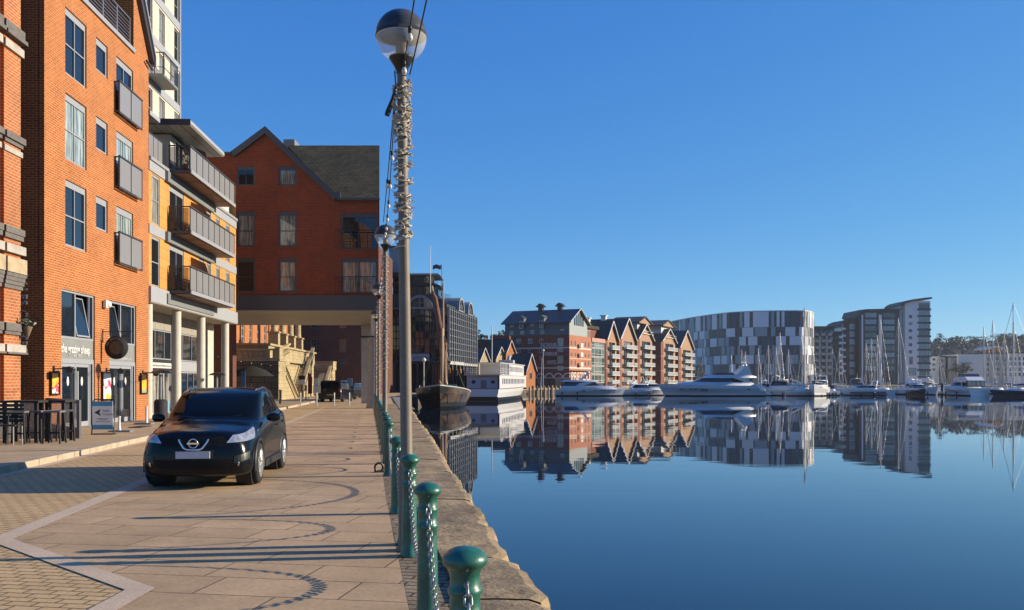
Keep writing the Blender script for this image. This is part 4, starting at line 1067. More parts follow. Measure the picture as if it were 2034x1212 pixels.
# brick wall with sash windows behind
mb=MB(); hs=[(3+k*3.1,4.1+k*3.1,4.2,7.4) for k in range(8)]
mb.wall(-2,28,0,11,hs,reveal=.2); mb.face([(28,0,0),(28,9,0),(28,9,11),(28,0,11)]); mb.face([(-2,9,0),(-2,0,0),(-2,0,11),(-2,9,11)]); mb.face([(-2,0,11),(28,0,11),(28,9,11),(-2,9,11)]); mb.face([(28,9,0),(-2,9,0),(-2,9,11),(28,9,11)])
mb.build('brick_wall', M['brick_orange'], H_, (0,4.6,0))
for h in hs: window(H_,h[0],4.7,h[2],1.1,3.2,(.5,),(.25,.5,.75),.09,0,fm='white_frame',gm='glass')
# string lights, dark umbrella, blue banner by the cafe terrace
festoon((-17.2,50.5,3.2),(-15.2,70,3.0),.35,12,'string of small lights over the terrace before the custom house stair')
mb=MB(); mb.lathe([(1.5,0),(.9,.42),(.3,.62),(0,.7)][::-1],16); mb.lathe([(.03,-2.2),(.03,.6)],8); 
mb.build('parasol', M['blackmatt'], loc=((499-CX)/F*58,58,1.95), label='black parasol open behind the roof of the parked car', cat='parasol')
mb=MB(); mb.box(-.13,.13,-.02,.02,0,1.5); mb.build('banner', mat('blue_banner',(.05,.16,.38),.6,var=.5,scale=5), None, ((483-CX)/F*56,56,.75+.0), label='narrow blue and white banner behind the car roof', cat='banner')


# dark brick warehouse seen through the passage
WZ_=112.0
t=thing('warehouse','dark shaded brick warehouse beyond the custom house stair','warehouse',((596-CX)/F*WZ_-6,WZ_,0),0)
wx=lambda px:(px-CX)/F*WZ_-((596-CX)/F*WZ_-6); wz=lambda py:EYE+(HY-py)*WZ_/F
hs=[]
for a,b_ in ((618,634),(674,688),(716,728)):
    for yt_,yb_ in ((622,652),(674,700),(714,722)): hs.append((wx(a),wx(b_),wz(yb_),wz(yt_)))
mb=MB(); mb.wall(0,wx(750),0,19,hs,reveal=.2); mb.face([(wx(750),0,0),(wx(750),14,0),(wx(750),14,19),(wx(750),0,19)]); mb.face([(0,0,19),(wx(750),0,19),(wx(750),14,19),(0,14,19)]); mb.face([(0,14,0),(0,0,0),(0,0,19),(0,14,19)]); mb.face([(wx(750),14,0),(0,14,0),(0,14,19),(wx(750),14,19)])
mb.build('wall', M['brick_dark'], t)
for h in hs: window(t,h[0],.1,h[2],h[1]-h[0],h[3]-h[2],(.33,.66),(.25,.5,.75),.06,0,fm='mid_grey',gm='glass')
mb=MB(); mb.box(wx(615),wx(640),-.1,.0,wz(760),wz(725)); mb.build('doorway', M['blackmatt'], t)

# ---------------------------------------------------------------- glass and steel waterfront building beyond the column
QD=math.atan2(1,.148)                    # direction of the next quay
AZ=130.0; ax0=(891-CX)/F*AZ
S_ = thing('glass_office_building','dark steel and glass waterfront building with arched gables and rooftop lantern','building',(ax0,AZ,0),0)
steel=mat('dark_steelwork',(.022,.024,.028),.45,var=.2)
pale=mat('pale_steelwork',(.34,.35,.35),.5,var=.1)
sx=lambda px:(px-CX)/F*AZ-ax0; sz=lambda py:EYE+(HY-py)*AZ/F
g1,g2=sz(717),sz(614)
# camera-facing glazed front: x 770..891
W0=sx(768)
for i in range(13):
    for j in range(7):
        mb=MB(); mb.box(.07,-W0/13-.07,.2,.3,.06,(g2-g1)/7-.06); mb.build('glass_panel', M['glass_office'], S_,(W0-W0*i/13,0,g1+(g2-g1)*j/7))
mb=MB()
n=13
for k in range(n+1): x=W0+(0-W0)*k/n; mb.box(x-.07,x+.07,-.05,.249,g1,g2)
for z in [g1+(g2-g1)*k/7 for k in range(8)]: mb.box(W0,0,-.03,.24,z-.06,z+.06)
mb.build('steel_frame', steel, S_)
# curved truss lines
mb=MB()
for c_,r_ in ((sx(838),sx(858)-sx(838)),(sx(800),1.4)):
    mb.tube([(c_+r_*1.9*math.cos(t_),-.15,g2-2.2+r_*1.5*math.sin(t_)-1.0) for t_ in [math.pi*k/12 for k in range(13)]],.10,5)
for x in (sx(795),sx(818),sx(858)): mb.tube([(x,-.12,g1),(x,-.12,g2)],.11,5)
mb.tube([(sx(858),-.15,g2-.5),(sx(880),-.15,g2-3.2),(sx(890),-.15,g1)],.1,5)
mb.build('truss', steel, S_)
mb=MB(); mb.box(W0,.3,-.12,.5,g1-.35,g1-.001); mb.build('floor_beam', steel, S_)
mb=MB(); mb.box(W0-.1,.2,-.15,.6,g2+.001,g2+.14); mb.build('eaves_beam', pale, S_)
# inner brick bay in the left bay, its sunlight put into the yellow
mb=MB(); mb.box(sx(778),sx(792),-.02,.2,sz(694),sz(648)); mb.build('sunlit_bay_panel', mat('sunlit_bay_yellow',(.62,.50,.16),.6), S_)
mb=MB(); mb.box(sx(792.5),sx(797),-.02,.2,sz(690),sz(655)); mb.build('red_panel', mat('red_panel',(.4,.06,.04),.6), S_)
for a,b_,yt_,yb_ in ((826,840,660,690),(845,852,672,700),(866,872,672,692)):
    mb=MB(); mb.box(sx(a),sx(b_),.1,.24,sz(yb_),sz(yt_)); mb.build('brick_panel', M['brick_orange'], S_)
# arched dormer
def arch(cx,r,z,y0,y1,m1,m2,par,ring=.35):
    pts=[(cx+r*math.cos(a),z+r*math.sin(a)) for a in [math.pi*k/16 for k in range(17)]]
    mb=MB(); mb.prism(pts,y0+.08,y1,'y'); mb.build('arch_glass',m2,par)
    mb=MB()
    for a0,a1 in zip(range(16),range(1,17)):
        A0,A1=math.pi*a0/16,math.pi*a1/16
        mb.prism([(cx+r*math.cos(A0),z+r*math.sin(A0)),(cx+(r+ring)*math.cos(A0),z+(r+ring)*math.sin(A0)),(cx+(r+ring)*math.cos(A1),z+(r+ring)*math.sin(A1)),(cx+r*math.cos(A1),z+r*math.sin(A1))],y0-.1,y1+.1,'y')
    mb.box(cx-.06,cx+.06,y0-.05,y0+.079,z,z+r); mb.box(cx-r,cx+r,y0-.05,y0+.079,z,z+.12)
    q=[(cx+r*.55*math.cos(math.pi*k/10),y0,z+r*.55*math.sin(math.pi*k/10)) for k in range(11)]; mb.tube(q,.05,4)
    mb.build('arch_frame',m1,par)
arch(sx(834),sx(855)-sx(834),g2+.15,-.1,4,pale,M['glass'],S_)
# mansard roof and lantern
mb=MB(); z2=sz(583)
mb.prism([(W0,g2+.14),(.0,g2+.14),(sx(866),z2),(W0,z2)],.7,14,'y'); mb.build('mansard_roof', mat('roof_lead',(.05,.055,.06),.5,var=.2), S_)
mb=MB(); mb.prism([(sx(858),z2+.02),(sx(886),sz(597)),(sx(886),sz(599.5)),(sx(858),z2-.25)],.5,.69,'y'); mb.build('roof_flashing', pale, S_)
la,lb=sx(776),sx(868)
for (za_,zb_,a_,b_) in ((583,566,la,sx(870)),(560,545,la,sx(862))):
    mb=MB(); mb.box(a_+.1,b_-.1,1.6,8,sz(za_),sz(zb_)); mb.build('lantern_glass', M['glass'], S_)
    mb=MB(); 
    k=a_
    while k<b_: mb.box(k-.03,k+.03,1.5,1.599,sz(za_),sz(zb_)); k+=.62
    mb.box(a_,b_,1.5,1.6,sz(zb_)-.1,sz(zb_)+.05); mb.build('lantern_frame', steel, S_)
mb=MB(); mb.prism([(la,sz(566)),(sx(874),sz(566)),(sx(860),sz(560)),(la,sz(560))],1.2,8.4,'y'); mb.build('lantern_roof_tier', steel, S_)
mb=MB(); mb.prism([(la,sz(544)),(sx(873),sz(545)),(sx(868),sz(541)),(la,sz(541))],1.2,8.4,'y'); mb.build('lantern_roof', pale, S_)
mb=MB()
for k in range(14): x=sx(866)+k*.16*1.0; mb.box(x,x+.03,1.0,1.03,sz(597)+(.0 if k else 0)+max(0,(7-k)*.1),sz(597)+1.0+max(0,(7-k)*.12))
mb.tube([(sx(866),1.0,sz(575)),(sx(889),1.0,sz(586))],.03,4); mb.tube([(sx(866),1.0,sz(580)),(sx(889),1.0,sz(591))],.02,4); mb.build('roof_railing', steel, S_)
# right-hand side facing the basin, two arched gables
RW=(946-CX)/F
# solve length along (.148,1) from corner
t_=( (RW*AZ-ax0)/(.148-RW) ); LS=t_*math.hypot(.148,1)
side=link('side_wall_frame',None,S_,(0,0,0),QD)
g=MB(); g.box(.2,LS,.15,.3,g1,g2+.3)
g.build('side_glass', M['dark_window'], side)
mb=MB()
for k in range(15): x=LS*k/14; mb.box(x-.09,x+.09,-.22,.149,g1,g2+.3)
mb.build('side_mullions', pale, side)
mb=MB()
for k in range(9): z=g1+(g2-g1)*k/8; mb.box(0,LS,-.05,.14,z-.045,z+.045)
mb.build('side_transoms', pale, side)
mb=MB(); mb.box(-.1,LS+.1,-.25,.6,g1-.5,g1-.05); mb.build('side_beam', mat('pale_beam',(.5,.5,.48),.5), side)
rr_=1.9
for c_ in (LS*.40,LS*.74):
    arch(c_,rr_,g2+.3,-.1,9,pale,M['glass_dim'],side,.28)
mb=MB(); mb.box(0,LS,.3,9,g2+.31,g2+.8); mb.build('side_roof', steel, side)
mb=MB(); mb.box(LS-.2,LS,.3,14,0,g2); mb.build('end_wall', M['brick_dark'], side)
for k in range(9):
    mb=MB(); mb.lathe([(.22,0),(.22,g1-.5)],10); mb.build('leg', steel, side,(LS*k/8,.1,0))
for k in range(5):
    mb=MB(); mb.box(LS*(k*.2+.04),LS*(k*.2+.12),1.2,1.6,0,g1-.6); mb.build('brick_pier', M['brick_orange'] if k!=2 else M['stone_cream'], side)
mb=MB(); mb.box(-.2,LS,2.4,2.6,0,g1); mb.build('back_wall', M['blackmatt'], side)
for k in range(8):
    x=W0+(0-W0)*k/8; mb=MB(); mb.lathe([(.16,0),(.16,g1-.3)],10); mb.build('leg', steel, S_,(x,.1,0))
mb=MB(); mb.box(W0,.0,3,3.2,0,g1); mb.build('rear_wall', M['blackmatt'], S_)
for a,b_,mm_ in ((862,867,'brick_orange'),(869,872,'brick_orange'),(876,881,'stone_cream')):
    mb=MB(); mb.box(sx(a),sx(b_),.7,1.2,0,g1-.4); mb.build('brick_pier', M[mm_], S_)
# sign
mb=MB(); mb.box(sx(812),sx(853),-.35,-.2,sz(717),sz(703)); so_=mb.build('sign_board', mat('sign_pale_blue',(.36,.44,.55),.5,var=.03), S_)
text('lettering','Ashtons',.95,mat('sign_blue',(.03,.09,.25),.5,var=0),so_,(sx(833),-.37,sz(714.2)),align='CENTER',sx=.92)
# flagpole + flag
t=thing('flagpole','white flagpole rising from the roof of the glass building','flagpole',((855-CX)/F*131,131,sz(580)),0)
mb=MB(); mb.tube([(0,0,0),(0,0,(580-487)*131/F)],[.07,.04],6); mb.build('pole', M['white'], t)
t=thing('flag','small dark blue and white flag flying over the glass building','flag',((877-CX)/F*132,132,sz(586)),0)
mb=MB(); mb.tube([(0,0,0),(0,0,sz(521)-sz(586))],.04,5); mb.build('pole', steel, t)
mb=MB(); zz_=sz(531)-sz(586); 
for k in range(6):
    x0_,x1_=-1.3+k*.21,-1.3+(k+1)*.21; a0,a1=[.10*math.sin(q*6) for q in (x0_,x1_)]
    mb.face([(x0_,a0,zz_+a0),(x1_,a1,zz_+a1),(x1_,a1,zz_+.62+a1),(x0_,a0,zz_+.62+a0)]); mb.face([(x0_,a0+.02,zz_+a0),(x1_,a1+.02,zz_+a1),(x1_,a1+.02,zz_+.62+a1),(x0_,a0+.02,zz_+.62+a0)][::-1])
mb.build('cloth', mat('flag_blue',(.03,.05,.09),.7,var=.9,scale=3), t)
# grey weatherboard upper storey behind the second lamp
bx=thing('rooftop_block','pale grey clad rooftop block behind the second lamp globe','building',((772-CX)/F*128,128,sz(545)),0)
mb=MB(); mb.box(0,1.9,0,3,0,sz(496)-sz(545)); mb.build('wall', mat('pale_clad',(.33,.36,.38),.6,var=.05), bx); mb=MB(); mb.box(-.2,2.1,-.3,3.3,sz(496)-sz(545)+.002,sz(493)-sz(545)); mb.build('roof', M['black'], bx)
mb=MB(); mb.box(-.5,2.6,-.4,3.4,sz(552)-sz(545),-.002); mb.build('base', steel, bx)

# ---------------------------------------------------------------- street things near the passage
sp=MB(); sp.lathe([(.04,0),(.04,.84),(.035,.88),(0,.89)],12); spd=sp.data('post', M['steel'])
for i,(x_,lab) in enumerate([(597,'slim steel bollard nearest the custom house stair'),(629,'slim steel bollard before the white sign panels'),(664,'slim steel bollard behind the black people carrier'),(694,'slim steel bollard before the parked dark car')]):
    o=thing('steel_bollard',lab,'bollard',((x_-CX)/F*57.5,57.5,0),0,'slim steel bollards across the road'); link('post',spd,o)
mb=MB(); mb.lathe([(.085,0),(.085,.98),(.10,.99),(.10,1.05),(0,1.06)],14); o=thing('dark_bollard','thick dark bollard on the pavement corner beside the car','bollard',((557-CX)/F*58.5,58.5,.0),0); mb.build('post', M['dark_frame'], o)
def panel_sign(px0,px1,py0,py1,Z,lab,cols,cat='sign',post=True,zb=0.0):
    x0_,x1_=(px0-CX)/F*Z,(px1-CX)/F*Z; z0,z1=EYE+(HY-py1)*Z/F,EYE+(HY-py0)*Z/F
    t=thing('street_sign',lab,cat,((x0_+x1_)/2,Z,0),0)
    w_=(x1_-x0_)/2
    for i,(a,b_,m_) in enumerate(cols):
        mb=MB(); mb.box(-w_,w_,-.03,.0,z0+(z1-z0)*a,z0+(z1-z0)*b_-.004); mb.build('panel', m_, t)
    mb=MB(); mb.box(-.04,.04,.001,.06,0,z1); mb.build('post', M['dark_frame'], t)
panel_sign(593,606,746,764,64,'black and white sign panel on a post before the stone stair',[(0,.55,M['white']),(.55,1,M['black'])])
panel_sign(623,633,751,765,67,'upper white notice board on a post beside the black people carrier',[(0,1,M['white'])])
panel_sign(622,636,766,781,66,'larger white board low on a post beside the black people carrier',[(0,1,M['white'])])
panel_sign(690,700,751,768,72,'pale grey rectangular panel standing behind the parked cars',[(0,1,M['grey_panel'])])
panel_sign(605,610,765,776,69,'small cream board low beside the red banner',[(0,1,mat('cream_board',(.5,.4,.28),.6))])
t=thing('banner','tall red feather banner before the dark warehouse','banner',((612-CX)/F*70,70,0),0)
mb=MB(); mb.tube([(0,0,0),(0,0,2.35)],.02,6); mb.build('pole', M['black'], t)
mb=MB(); mb.prism([(.02,.6),(.32,.65),(.34,1.9),(.2,2.2),(.02,2.3)],-.01,.01,'y'); mb.build('cloth', mat('red_cloth',(.42,.03,.04),.7,var=.15), t)

# ---------------------------------------------------------------- far side of the basin
def fx(px,Z): return (px-CX)/F*Z
def fzz(py,Z): return EYE+(HY-py)*Z/F
DK=M['glass_far']
def shell(mb, W, D, z0, z1, m=0, top=True):
    mb.face([(W,0,z0),(W,D,z0),(W,D,z1),(W,0,z1)],m); mb.face([(0,D,z0),(0,0,z0),(0,0,z1),(0,D,z1)],m); mb.face([(W,D,z0),(0,D,z0),(0,D,z1),(W,D,z1)],m)
    if top: mb.face([(0,0,z1),(W,0,z1),(W,D,z1),(0,D,z1)],m)
def winbox(par, x, y, z, w, h, fm='white_frame', cols=(.5,), rows=(), rz=0, gm='glass_far', name='window', fr=.1):
    return window(par,x,y,z,w,h,cols,rows,fr,0,fm=fm,gm=gm,rz=rz,name=name,depth=.1,bar=.07)
# hotel -----------------------------------------------------------
th=R(-25); c0=Vector((fx(1131,222),222,0)); ux=Vector((math.cos(th),math.sin(th),0)); uy=Vector((-math.sin(th),math.cos(th),0))
W1=22.1; hr=c0-ux*W1
Ht=thing('harbour_hotel','dark red brick harbour hotel with a grey gabled top storey and roof vents','hotel',tuple(hr),th)
def hu(px):  # along front face, from left corner
    k=(px-CX)/F; return (k*hr.y-hr.x)/(ux.x-k*ux.y)
def hz(px,py): u=hu(px); return fzz(py,hr.y+ux.y*u)
def hv(px):
    k=(px-CX)/F; return (k*c0.y-c0.x)/(uy.x-k*uy.y)
hb=brickmat('hotel_brick_shaded',(.27,.065,.05),(.22,.055,.042),(.2,.1,.08),bw=.5,rh=.2,ms=.02,bump=0,var=.12,bands=[(10.0,10.35,(.62,.60,.56)),(4.9,5.2,(.62,.60,.56)),(7.0,7.9,(.13,.04,.04))])  # shade of the camera-side face put into a darker brick
ho=brickmat('hotel_brick_sunlit',(.50,.19,.10),(.46,.17,.09),(.4,.2,.12),bw=.5,rh=.2,ms=.02,bump=0,var=.1,bands=[(10.0,10.35,(.7,.66,.58)),(4.9,5.3,(.7,.66,.58)),(7.4,7.6,(.62,.5,.38))])  # same walls with sunlight put into lighter brick and bands
D1=16.1; hs=[]
for p_ in (1030,1053,1075):
    for y0_,y1_ in ((673,683),(693,701),(708,716)): 
        if p_<1075 and y0_>700: continue
        hs.append((hu(p_-4.5),hu(p_+4.5),hz(p_,y1_),hz(p_,y0_)))
for y0_,y1_ in ((672,688),(692,699),(707,722),(727,736)): hs.append((hu(1107),hu(1119),hz(1113,y1_),hz(1113,y0_)))
mb=MB(); mb.wall(0,W1,0,13.4,hs,reveal=.25); mb.face([(0,D1,0),(0,0,0),(0,0,13.4),(0,D1,13.4)]); mb.face([(0,0,13.4),(W1,0,13.4),(W1,D1,13.4),(0,D1,13.4)]); mb.face([(W1,D1,0),(0,D1,0),(0,D1,13.4),(W1,D1,13.4)])
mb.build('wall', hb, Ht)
for h in hs: winbox(Ht,h[0],.1,h[2],h[1]-h[0],h[3]-h[2],cols=(.5,) if h[1]-h[0]<1.3 else (.33,.66))
# lit front towards the water
mb=MB(); hs2=[]
for r_ in range(4):
    z=(5.6,7.9,10.6,2.0)[r_]; 
    for c_ in range(6):
        if c_ in (2,): continue
        a=1.0+c_*2.5; hs2.append((a,a+(.9 if r_ else .9),z,z+(1.5 if r_!=1 else 1.1)))
mb.wall(0,D1,0,13.4,hs2,reveal=.25)
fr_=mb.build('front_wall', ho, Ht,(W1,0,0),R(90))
for h in hs2: winbox(Ht,W1-.1,h[0],h[2],h[1]-h[0],h[3]-h[2],rz=R(90),gm='glass')
for z in (5.5,8.0,10.4):
    mb=MB(); mb.box(6.0,7.6,-.9,-.0,z,z+.12); mb.box(6.0,7.6,-.9,-.85,z+.12,z+1.1); mb.build('balcony', M['white_frame'], Ht,(W1,0,0),R(90))
mb=MB(); mb.box(.3,D1-.3,-.7,-.02,4.25,4.4); mb.build('canopy', M['black'], Ht,(W1,0,0),R(90))
text('lettering','PREZZO',3.0,lettm,Ht,(W1+.12,.8,1.9),(R(90),0,R(90)),ext=.05,sx=1.25)
for i,(w_,px_a,py_a) in enumerate((('SALTHOUSE',1074,689),('HARBOUR',1079,706.5),('HOTEL',1087,723.5))):
    text('lettering',w_,1.35,lettm,Ht,(hu(px_a),-.06,hz(px_a,py_a)),ext=.04,sx=.62 if i else .60)
for k in range(5):
    cx_=hu(1127)-k*2.45; mb=MB(); r_=.95
    for a0 in range(12):
        A0,A1=math.pi*a0/12,math.pi*(a0+1)/12
        mb.prism([(cx_+r_*math.cos(A0),2.6+r_*math.sin(A0)),(cx_+(r_+.25)*math.cos(A0),2.6+(r_+.25)*math.sin(A0)),(cx_+(r_+.25)*math.cos(A1),2.6+(r_+.25)*math.sin(A1)),(cx_+r_*math.cos(A1),2.6+r_*math.sin(A1))],-.12,-.003,'y')
    mb.build('arch_surround', M['white_frame'], Ht)
    mb=MB(); mb.box(cx_-.9,cx_+.9,-.05,-.004,.2,2.6); mb.build('arch_window', DK, Ht)
mb=MB(); mb.box(0,W1,-.1,-.002,2.45,2.6) ; mb.build('string_course', M['white_frame'], Ht)
# grey storey and roof
U0=hu(1003); dgr=mat('dark_grey_cladding',(.10,.12,.14),.6,var=.06)
hs3=[]
for p_,y0_,y1_ in ((1016,646,650),(1057,644,648),(1016,658,665),(1037,657,664),(1057,656,663),(1077,655,663),(1117,654,656.5)):
    hs3.append((hu(p_-4),hu(p_+4),hz(p_,y1_),hz(p_,y0_)))
mb=MB(); mb.wall(U0,W1,13.42,16.9,hs3,reveal=.15); mb.face([(U0,13,13.4),(U0,0,13.4),(U0,0,16.9),(U0,6.5,20.1),(U0,13,16.9)]); mb.face([(W1,13,13.4),(U0,13,13.4),(U0,13,16.9),(W1,13,16.9)])
mb.build('upper_wall', dgr, Ht)
for h in hs3: winbox(Ht,h[0],.05,h[2],h[1]-h[0],h[3]-h[2])
for p_ in (1037,1077):
    mb=MB(); a=hu(p_); mb.box(a-.75,a+.75,-.6,1.5,15.0,17.9); mb.prism([(a-1,17.9),(a+1,17.9),(a,18.6)],-.8,2.2,'y'); mb.build('dormer', dgr, Ht); winbox(Ht,a-.5,-.64,15.2,1.0,1.9)
mb=MB(); mb.face([(W1,0,13.4),(W1,13,13.4),(W1,13,16.9),(W1,6.5,20.1),(W1,0,16.9)]); mb.build('gable_wall', mat('gable_grey',(.33,.36,.36),.6,var=.05), Ht)
mb=MB()
for k in range(5): 
    y_=3.2+k*1.5; zt=min(19.2,16.9+ (y_ if y_<6.5 else 13-y_)*.48); mb.box(W1+.002,W1+.06,y_,y_+1.0,16.0,zt)
mb.build('gable_glazing', M['glass'], Ht)
for y_ in (3,9): winbox(Ht,W1-.05,y_,14.0,1.1,1.3,rz=R(90))
mb=MB()
mb.prism([(-.9,16.35),(6.5,20.15),(6.5,20.4),(-.9,16.6)],U0-.8,W1+.7,'x'); mb.prism([(13.9,16.35),(13.9,16.6),(6.5,20.4),(6.5,20.15)],U0-.8,W1+.7,'x')
mb.build('roof', brickmat('seam_roof',(.055,.06,.068),(.06,.066,.075),(.16,.17,.18),bw=.6,rh=40,ms=.06,off=0,bump=0,rough=.5,var=.08), Ht)
mb=MB(); 
for (ya,za),(yb,zb_) in (((-.9,16.62),(6.5,20.42)),((6.5,20.42),(13.9,16.62))): mb.tube([(W1+.72,ya,za),(W1+.72,yb,zb_)],.13,4)
mb.build('roof_edge', M['white_frame'], Ht)
for p_ in (1055,1094):
    a=hu(p_); mb=MB(); mb.box(a-.6,a+.6,5.9,7.1,20.0,21.2); mb.prism([(a-1.2,21.2),(a+1.2,21.2),(a+.2,22.1),(a-.2,22.1)],5.5,7.5,'y'); mb.build('roof_vent', M['black'], Ht)
# low brick range left of the hotel
Lr=thing('warehouse','long black shaded warehouse range left of the harbour hotel','warehouse',(fx(940,214),214,0),R(-3))
zz_=fzz(676,214); w_=fx(1012,214)-fx(940,214)
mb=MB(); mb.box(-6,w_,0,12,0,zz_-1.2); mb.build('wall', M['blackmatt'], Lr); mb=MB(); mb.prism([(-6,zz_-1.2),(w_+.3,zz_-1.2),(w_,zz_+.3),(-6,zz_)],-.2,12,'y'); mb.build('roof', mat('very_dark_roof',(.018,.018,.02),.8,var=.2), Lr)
mb=MB(); mb.box(fx(975,214)-fx(940,214),w_,.5,6,zz_+.3,fzz(666,214)); mb.build('upper_range', hb, Lr)
# glazed link and the five gabled blocks
gp=65; gth=R(gp); vx=Vector((math.cos(gth),math.sin(gth),0))
def gt(px): k=(px-CX)/F; return (k*c0.y-c0.x)/(vx.x-k*vx.y)
buff=brickmat('buff_brick',(.46,.28,.17),(.41,.24,.14),(.38,.26,.18),bw=.5,rh=.2,ms=.02,bump=0,var=.12,bands=[(2.6,3.4,(.45,.16,.09)),(7.6,8.3,(.5,.22,.12)),(12.6,13.2,(.5,.25,.14))])
redb=brickmat('end_brick',(.26,.085,.05),(.22,.07,.045),(.18,.1,.07),bw=.5,rh=.2,ms=.02,bump=0,var=.12,bands=[(5.2,5.35,(.5,.45,.38)),(10.2,10.35,(.5,.45,.38))])
pos=c0+vx*gt(1175)
lw=gt(1201)-gt(1175)
Lk=thing('glazed_block','green glazed block with white frames between the hotel and the gabled flats','building',tuple(pos),gth)
zt=13.2
mb=MB(); mb.box(0,lw,.3,12,0,zt); mb.build('core', M['black'], Lk)
for i in range(4):
    for j in range(5): winbox(Lk,lw*i/4+.05,.05,1.2+j*2.4,lw/4-.1,2.25,cols=(.5,),rows=(.3,),gm='glass_green')
M_gg=None
mb=MB(); mb.box(-.1,lw+.1,-.2,.29,zt-.9,zt+.2); mb.build('parapet', mat('pink_render',(.52,.27,.20),.7,var=.08), Lk)
mb=MB(); mb.box(0,lw+2,3,11,zt+.2,zt+3.0); mb.build('upper_storey', redb, Lk)
for i in range(4): winbox(Lk,.3+i*1.9,2.95,zt+.5,1.3,2.0)
mb=MB(); mb.box(-.5,lw+2.2,2.4,11.5,zt+3.01,zt+3.9); mb.build('roof', M['slate'], Lk)
GB=[(1203,1224.5,640,674,'first gabled flats block beside the green glazed block, with pink doors'),(1229.5,1260,634.5,672,'second gabled flats block, its slate roof carrying a small white vent'),(1265.5,1295.5,646,672,'third gabled flats block with a stepped penthouse above its gable'),(1313,1341,655,677,'fourth gabled flats block standing forward with a penthouse on top'),(1348,1375.5,658,690,'fifth and last gabled flats block next to the panelled grey building')]
slate2=mat('dark_slate',(.028,.032,.036),.7,var=.15,scale=1)
for i,(a,b_,ya,ye,lab) in enumerate(GB):
    t0,t1=gt(a),gt(b_); W=t1-t0; p=c0+vx*t0; Zm=p.y+vx.y*W/2
    za=fzz(ya,Zm); ze=fzz(ye,p.y)
    g=thing('gabled_flats',lab,'apartment building',tuple(p),gth,'gabled waterfront flats')
    Dp=13
    ns=5; st_=(ze-1.2)/ns
    hs=[(W*.30,W*.86,1.0+k*st_+.1,1.0+k*st_+st_-.5) for k in range(ns)]
    mb=MB(); mb.wall(0,W,0,ze,hs,reveal=.5); mb.face([(0,0,ze),(W,0,ze),(W/2,0,za)])
    mb.build('front_wall', buff, g)
    mb=MB(); mb.face([(0,Dp,0),(0,0,0),(0,0,ze),(0,Dp,ze)]); mb.face([(W,0,0),(W,Dp,0),(W,Dp,ze),(W,0,ze)]); mb.face([(W,Dp,0),(0,Dp,0),(0,Dp,ze),(W/2,Dp,za),(W,Dp,ze)]); mb.box(W*.02,W*.16,-.06,-.002,0,ze); mb.build('side_wall', redb, g)
    for k,h in enumerate(hs):
        winbox(g,h[0],.40,h[2],h[1]-h[0],h[3]-h[2],cols=(.33,.66),name='balcony_door',gm='glass_far')
        t=link('balcony',None,g,(0,0,0)); z=h[2]-.12
        mb=MB(); mb.box(W*.24,W*.95,-1.3,-.0,z-.14,z+.04); mb.build('slab', M['white'], t)
        mb=MB(); mb.box(W*.24,W*.95,-1.3,-1.25,z+.95,z+1.05); 
        for q in range(7): x=W*.24+(W*.71-.05)*q/6; mb.box(x,x+.05,-1.29,-1.25,z+.04,z+.95)
        mb.box(W*.24,W*.24+.05,-1.24,-.0,z+.97,z+1.04); mb.build('rail', M['white'], t)
        mb=MB(); mb.box(W*.25,W*.94,-1.27,-1.26,z+.1,z+.9); mb.build('glass_panel', M['opal_far'] , t)
    mb=MB(); y0=-.7
    mb.prism([(-.5,ze-.35),(W/2,za+.05),(W/2,za+.3),(-.5,ze-.05)],y0,Dp,'y'); mb.prism([(W+.5,ze-.35),(W+.5,ze-.05),(W/2,za+.3),(W/2,za+.05)],y0,Dp,'y'); mb.build('roof', slate2, g)
    mb=MB(); mb.tube([(-.5,y0-.05,ze-.2),(W/2,y0-.05,za+.2),(W+.5,y0-.05,ze-.2)],.2,4); mb.build('barge_board', M['white_frame'], g)
    if i in (0,1): mb=MB(); mb.box(W/2-.7,W/2+.7,6.5,8,za-.3,za+1.2); mb.box(W/2-1,W/2+1,6.2,8.3,za+1.2,za+1.45); mb.build('roof_vent', M['white'], g)
    if i in (2,3):
        zt_=fzz(630 if i==2 else 637,Zm)
        mb=MB(); mb.box(W*.3,W*.95,1.5,9,za-2.8,zt_-1.9); mb.build('penthouse', M['white'], g)
        mb=MB(); mb.prism([(W*.1,zt_-2.2),(W*.55,zt_),(W*.55,zt_+.3),(W*.1,zt_-1.9)],-.2,10,'y'); mb.prism([(W*1.05,zt_-2.2),(W*1.05,zt_-1.9),(W*.55,zt_+.3),(W*.55,zt_)],-.2,10,'y'); mb.build('penthouse_roof', slate2, g)
        mb=MB(); mb.face([(W*.1,.3,zt_-2.1),(W*1.05,.3,zt_-2.1),(W*.55,.3,zt_)]); mb.build('penthouse_gable', buff, g)
        mb=MB(); mb.box(W*.3,W*1.0,-.5,1.4,za-2.9,za-2.7); mb.box(W*.3,W*1.0,-.5,-.45,za-2.0,za-1.9); mb.build('penthouse_balcony', M['white'], g)
    if i in (2,3):
        for q in (.3,.7):
            mb=MB(); cx_=W*q
            for a0 in range(8):
                A0,A1=math.pi*a0/8,math.pi*(a0+1)/8; r_=W*.13
                mb.prism([(cx_+r_*math.cos(A0),1+r_*math.sin(A0)),(cx_+(r_+.3)*math.cos(A0),1+(r_+.3)*math.sin(A0)),(cx_+(r_+.3)*math.cos(A1),1+(r_+.3)*math.sin(A1)),(cx_+r_*math.cos(A1),1+r_*math.sin(A1))],-.16,-.07,'y')
            mb.build('arch_surround', M['stone_cream'], g)
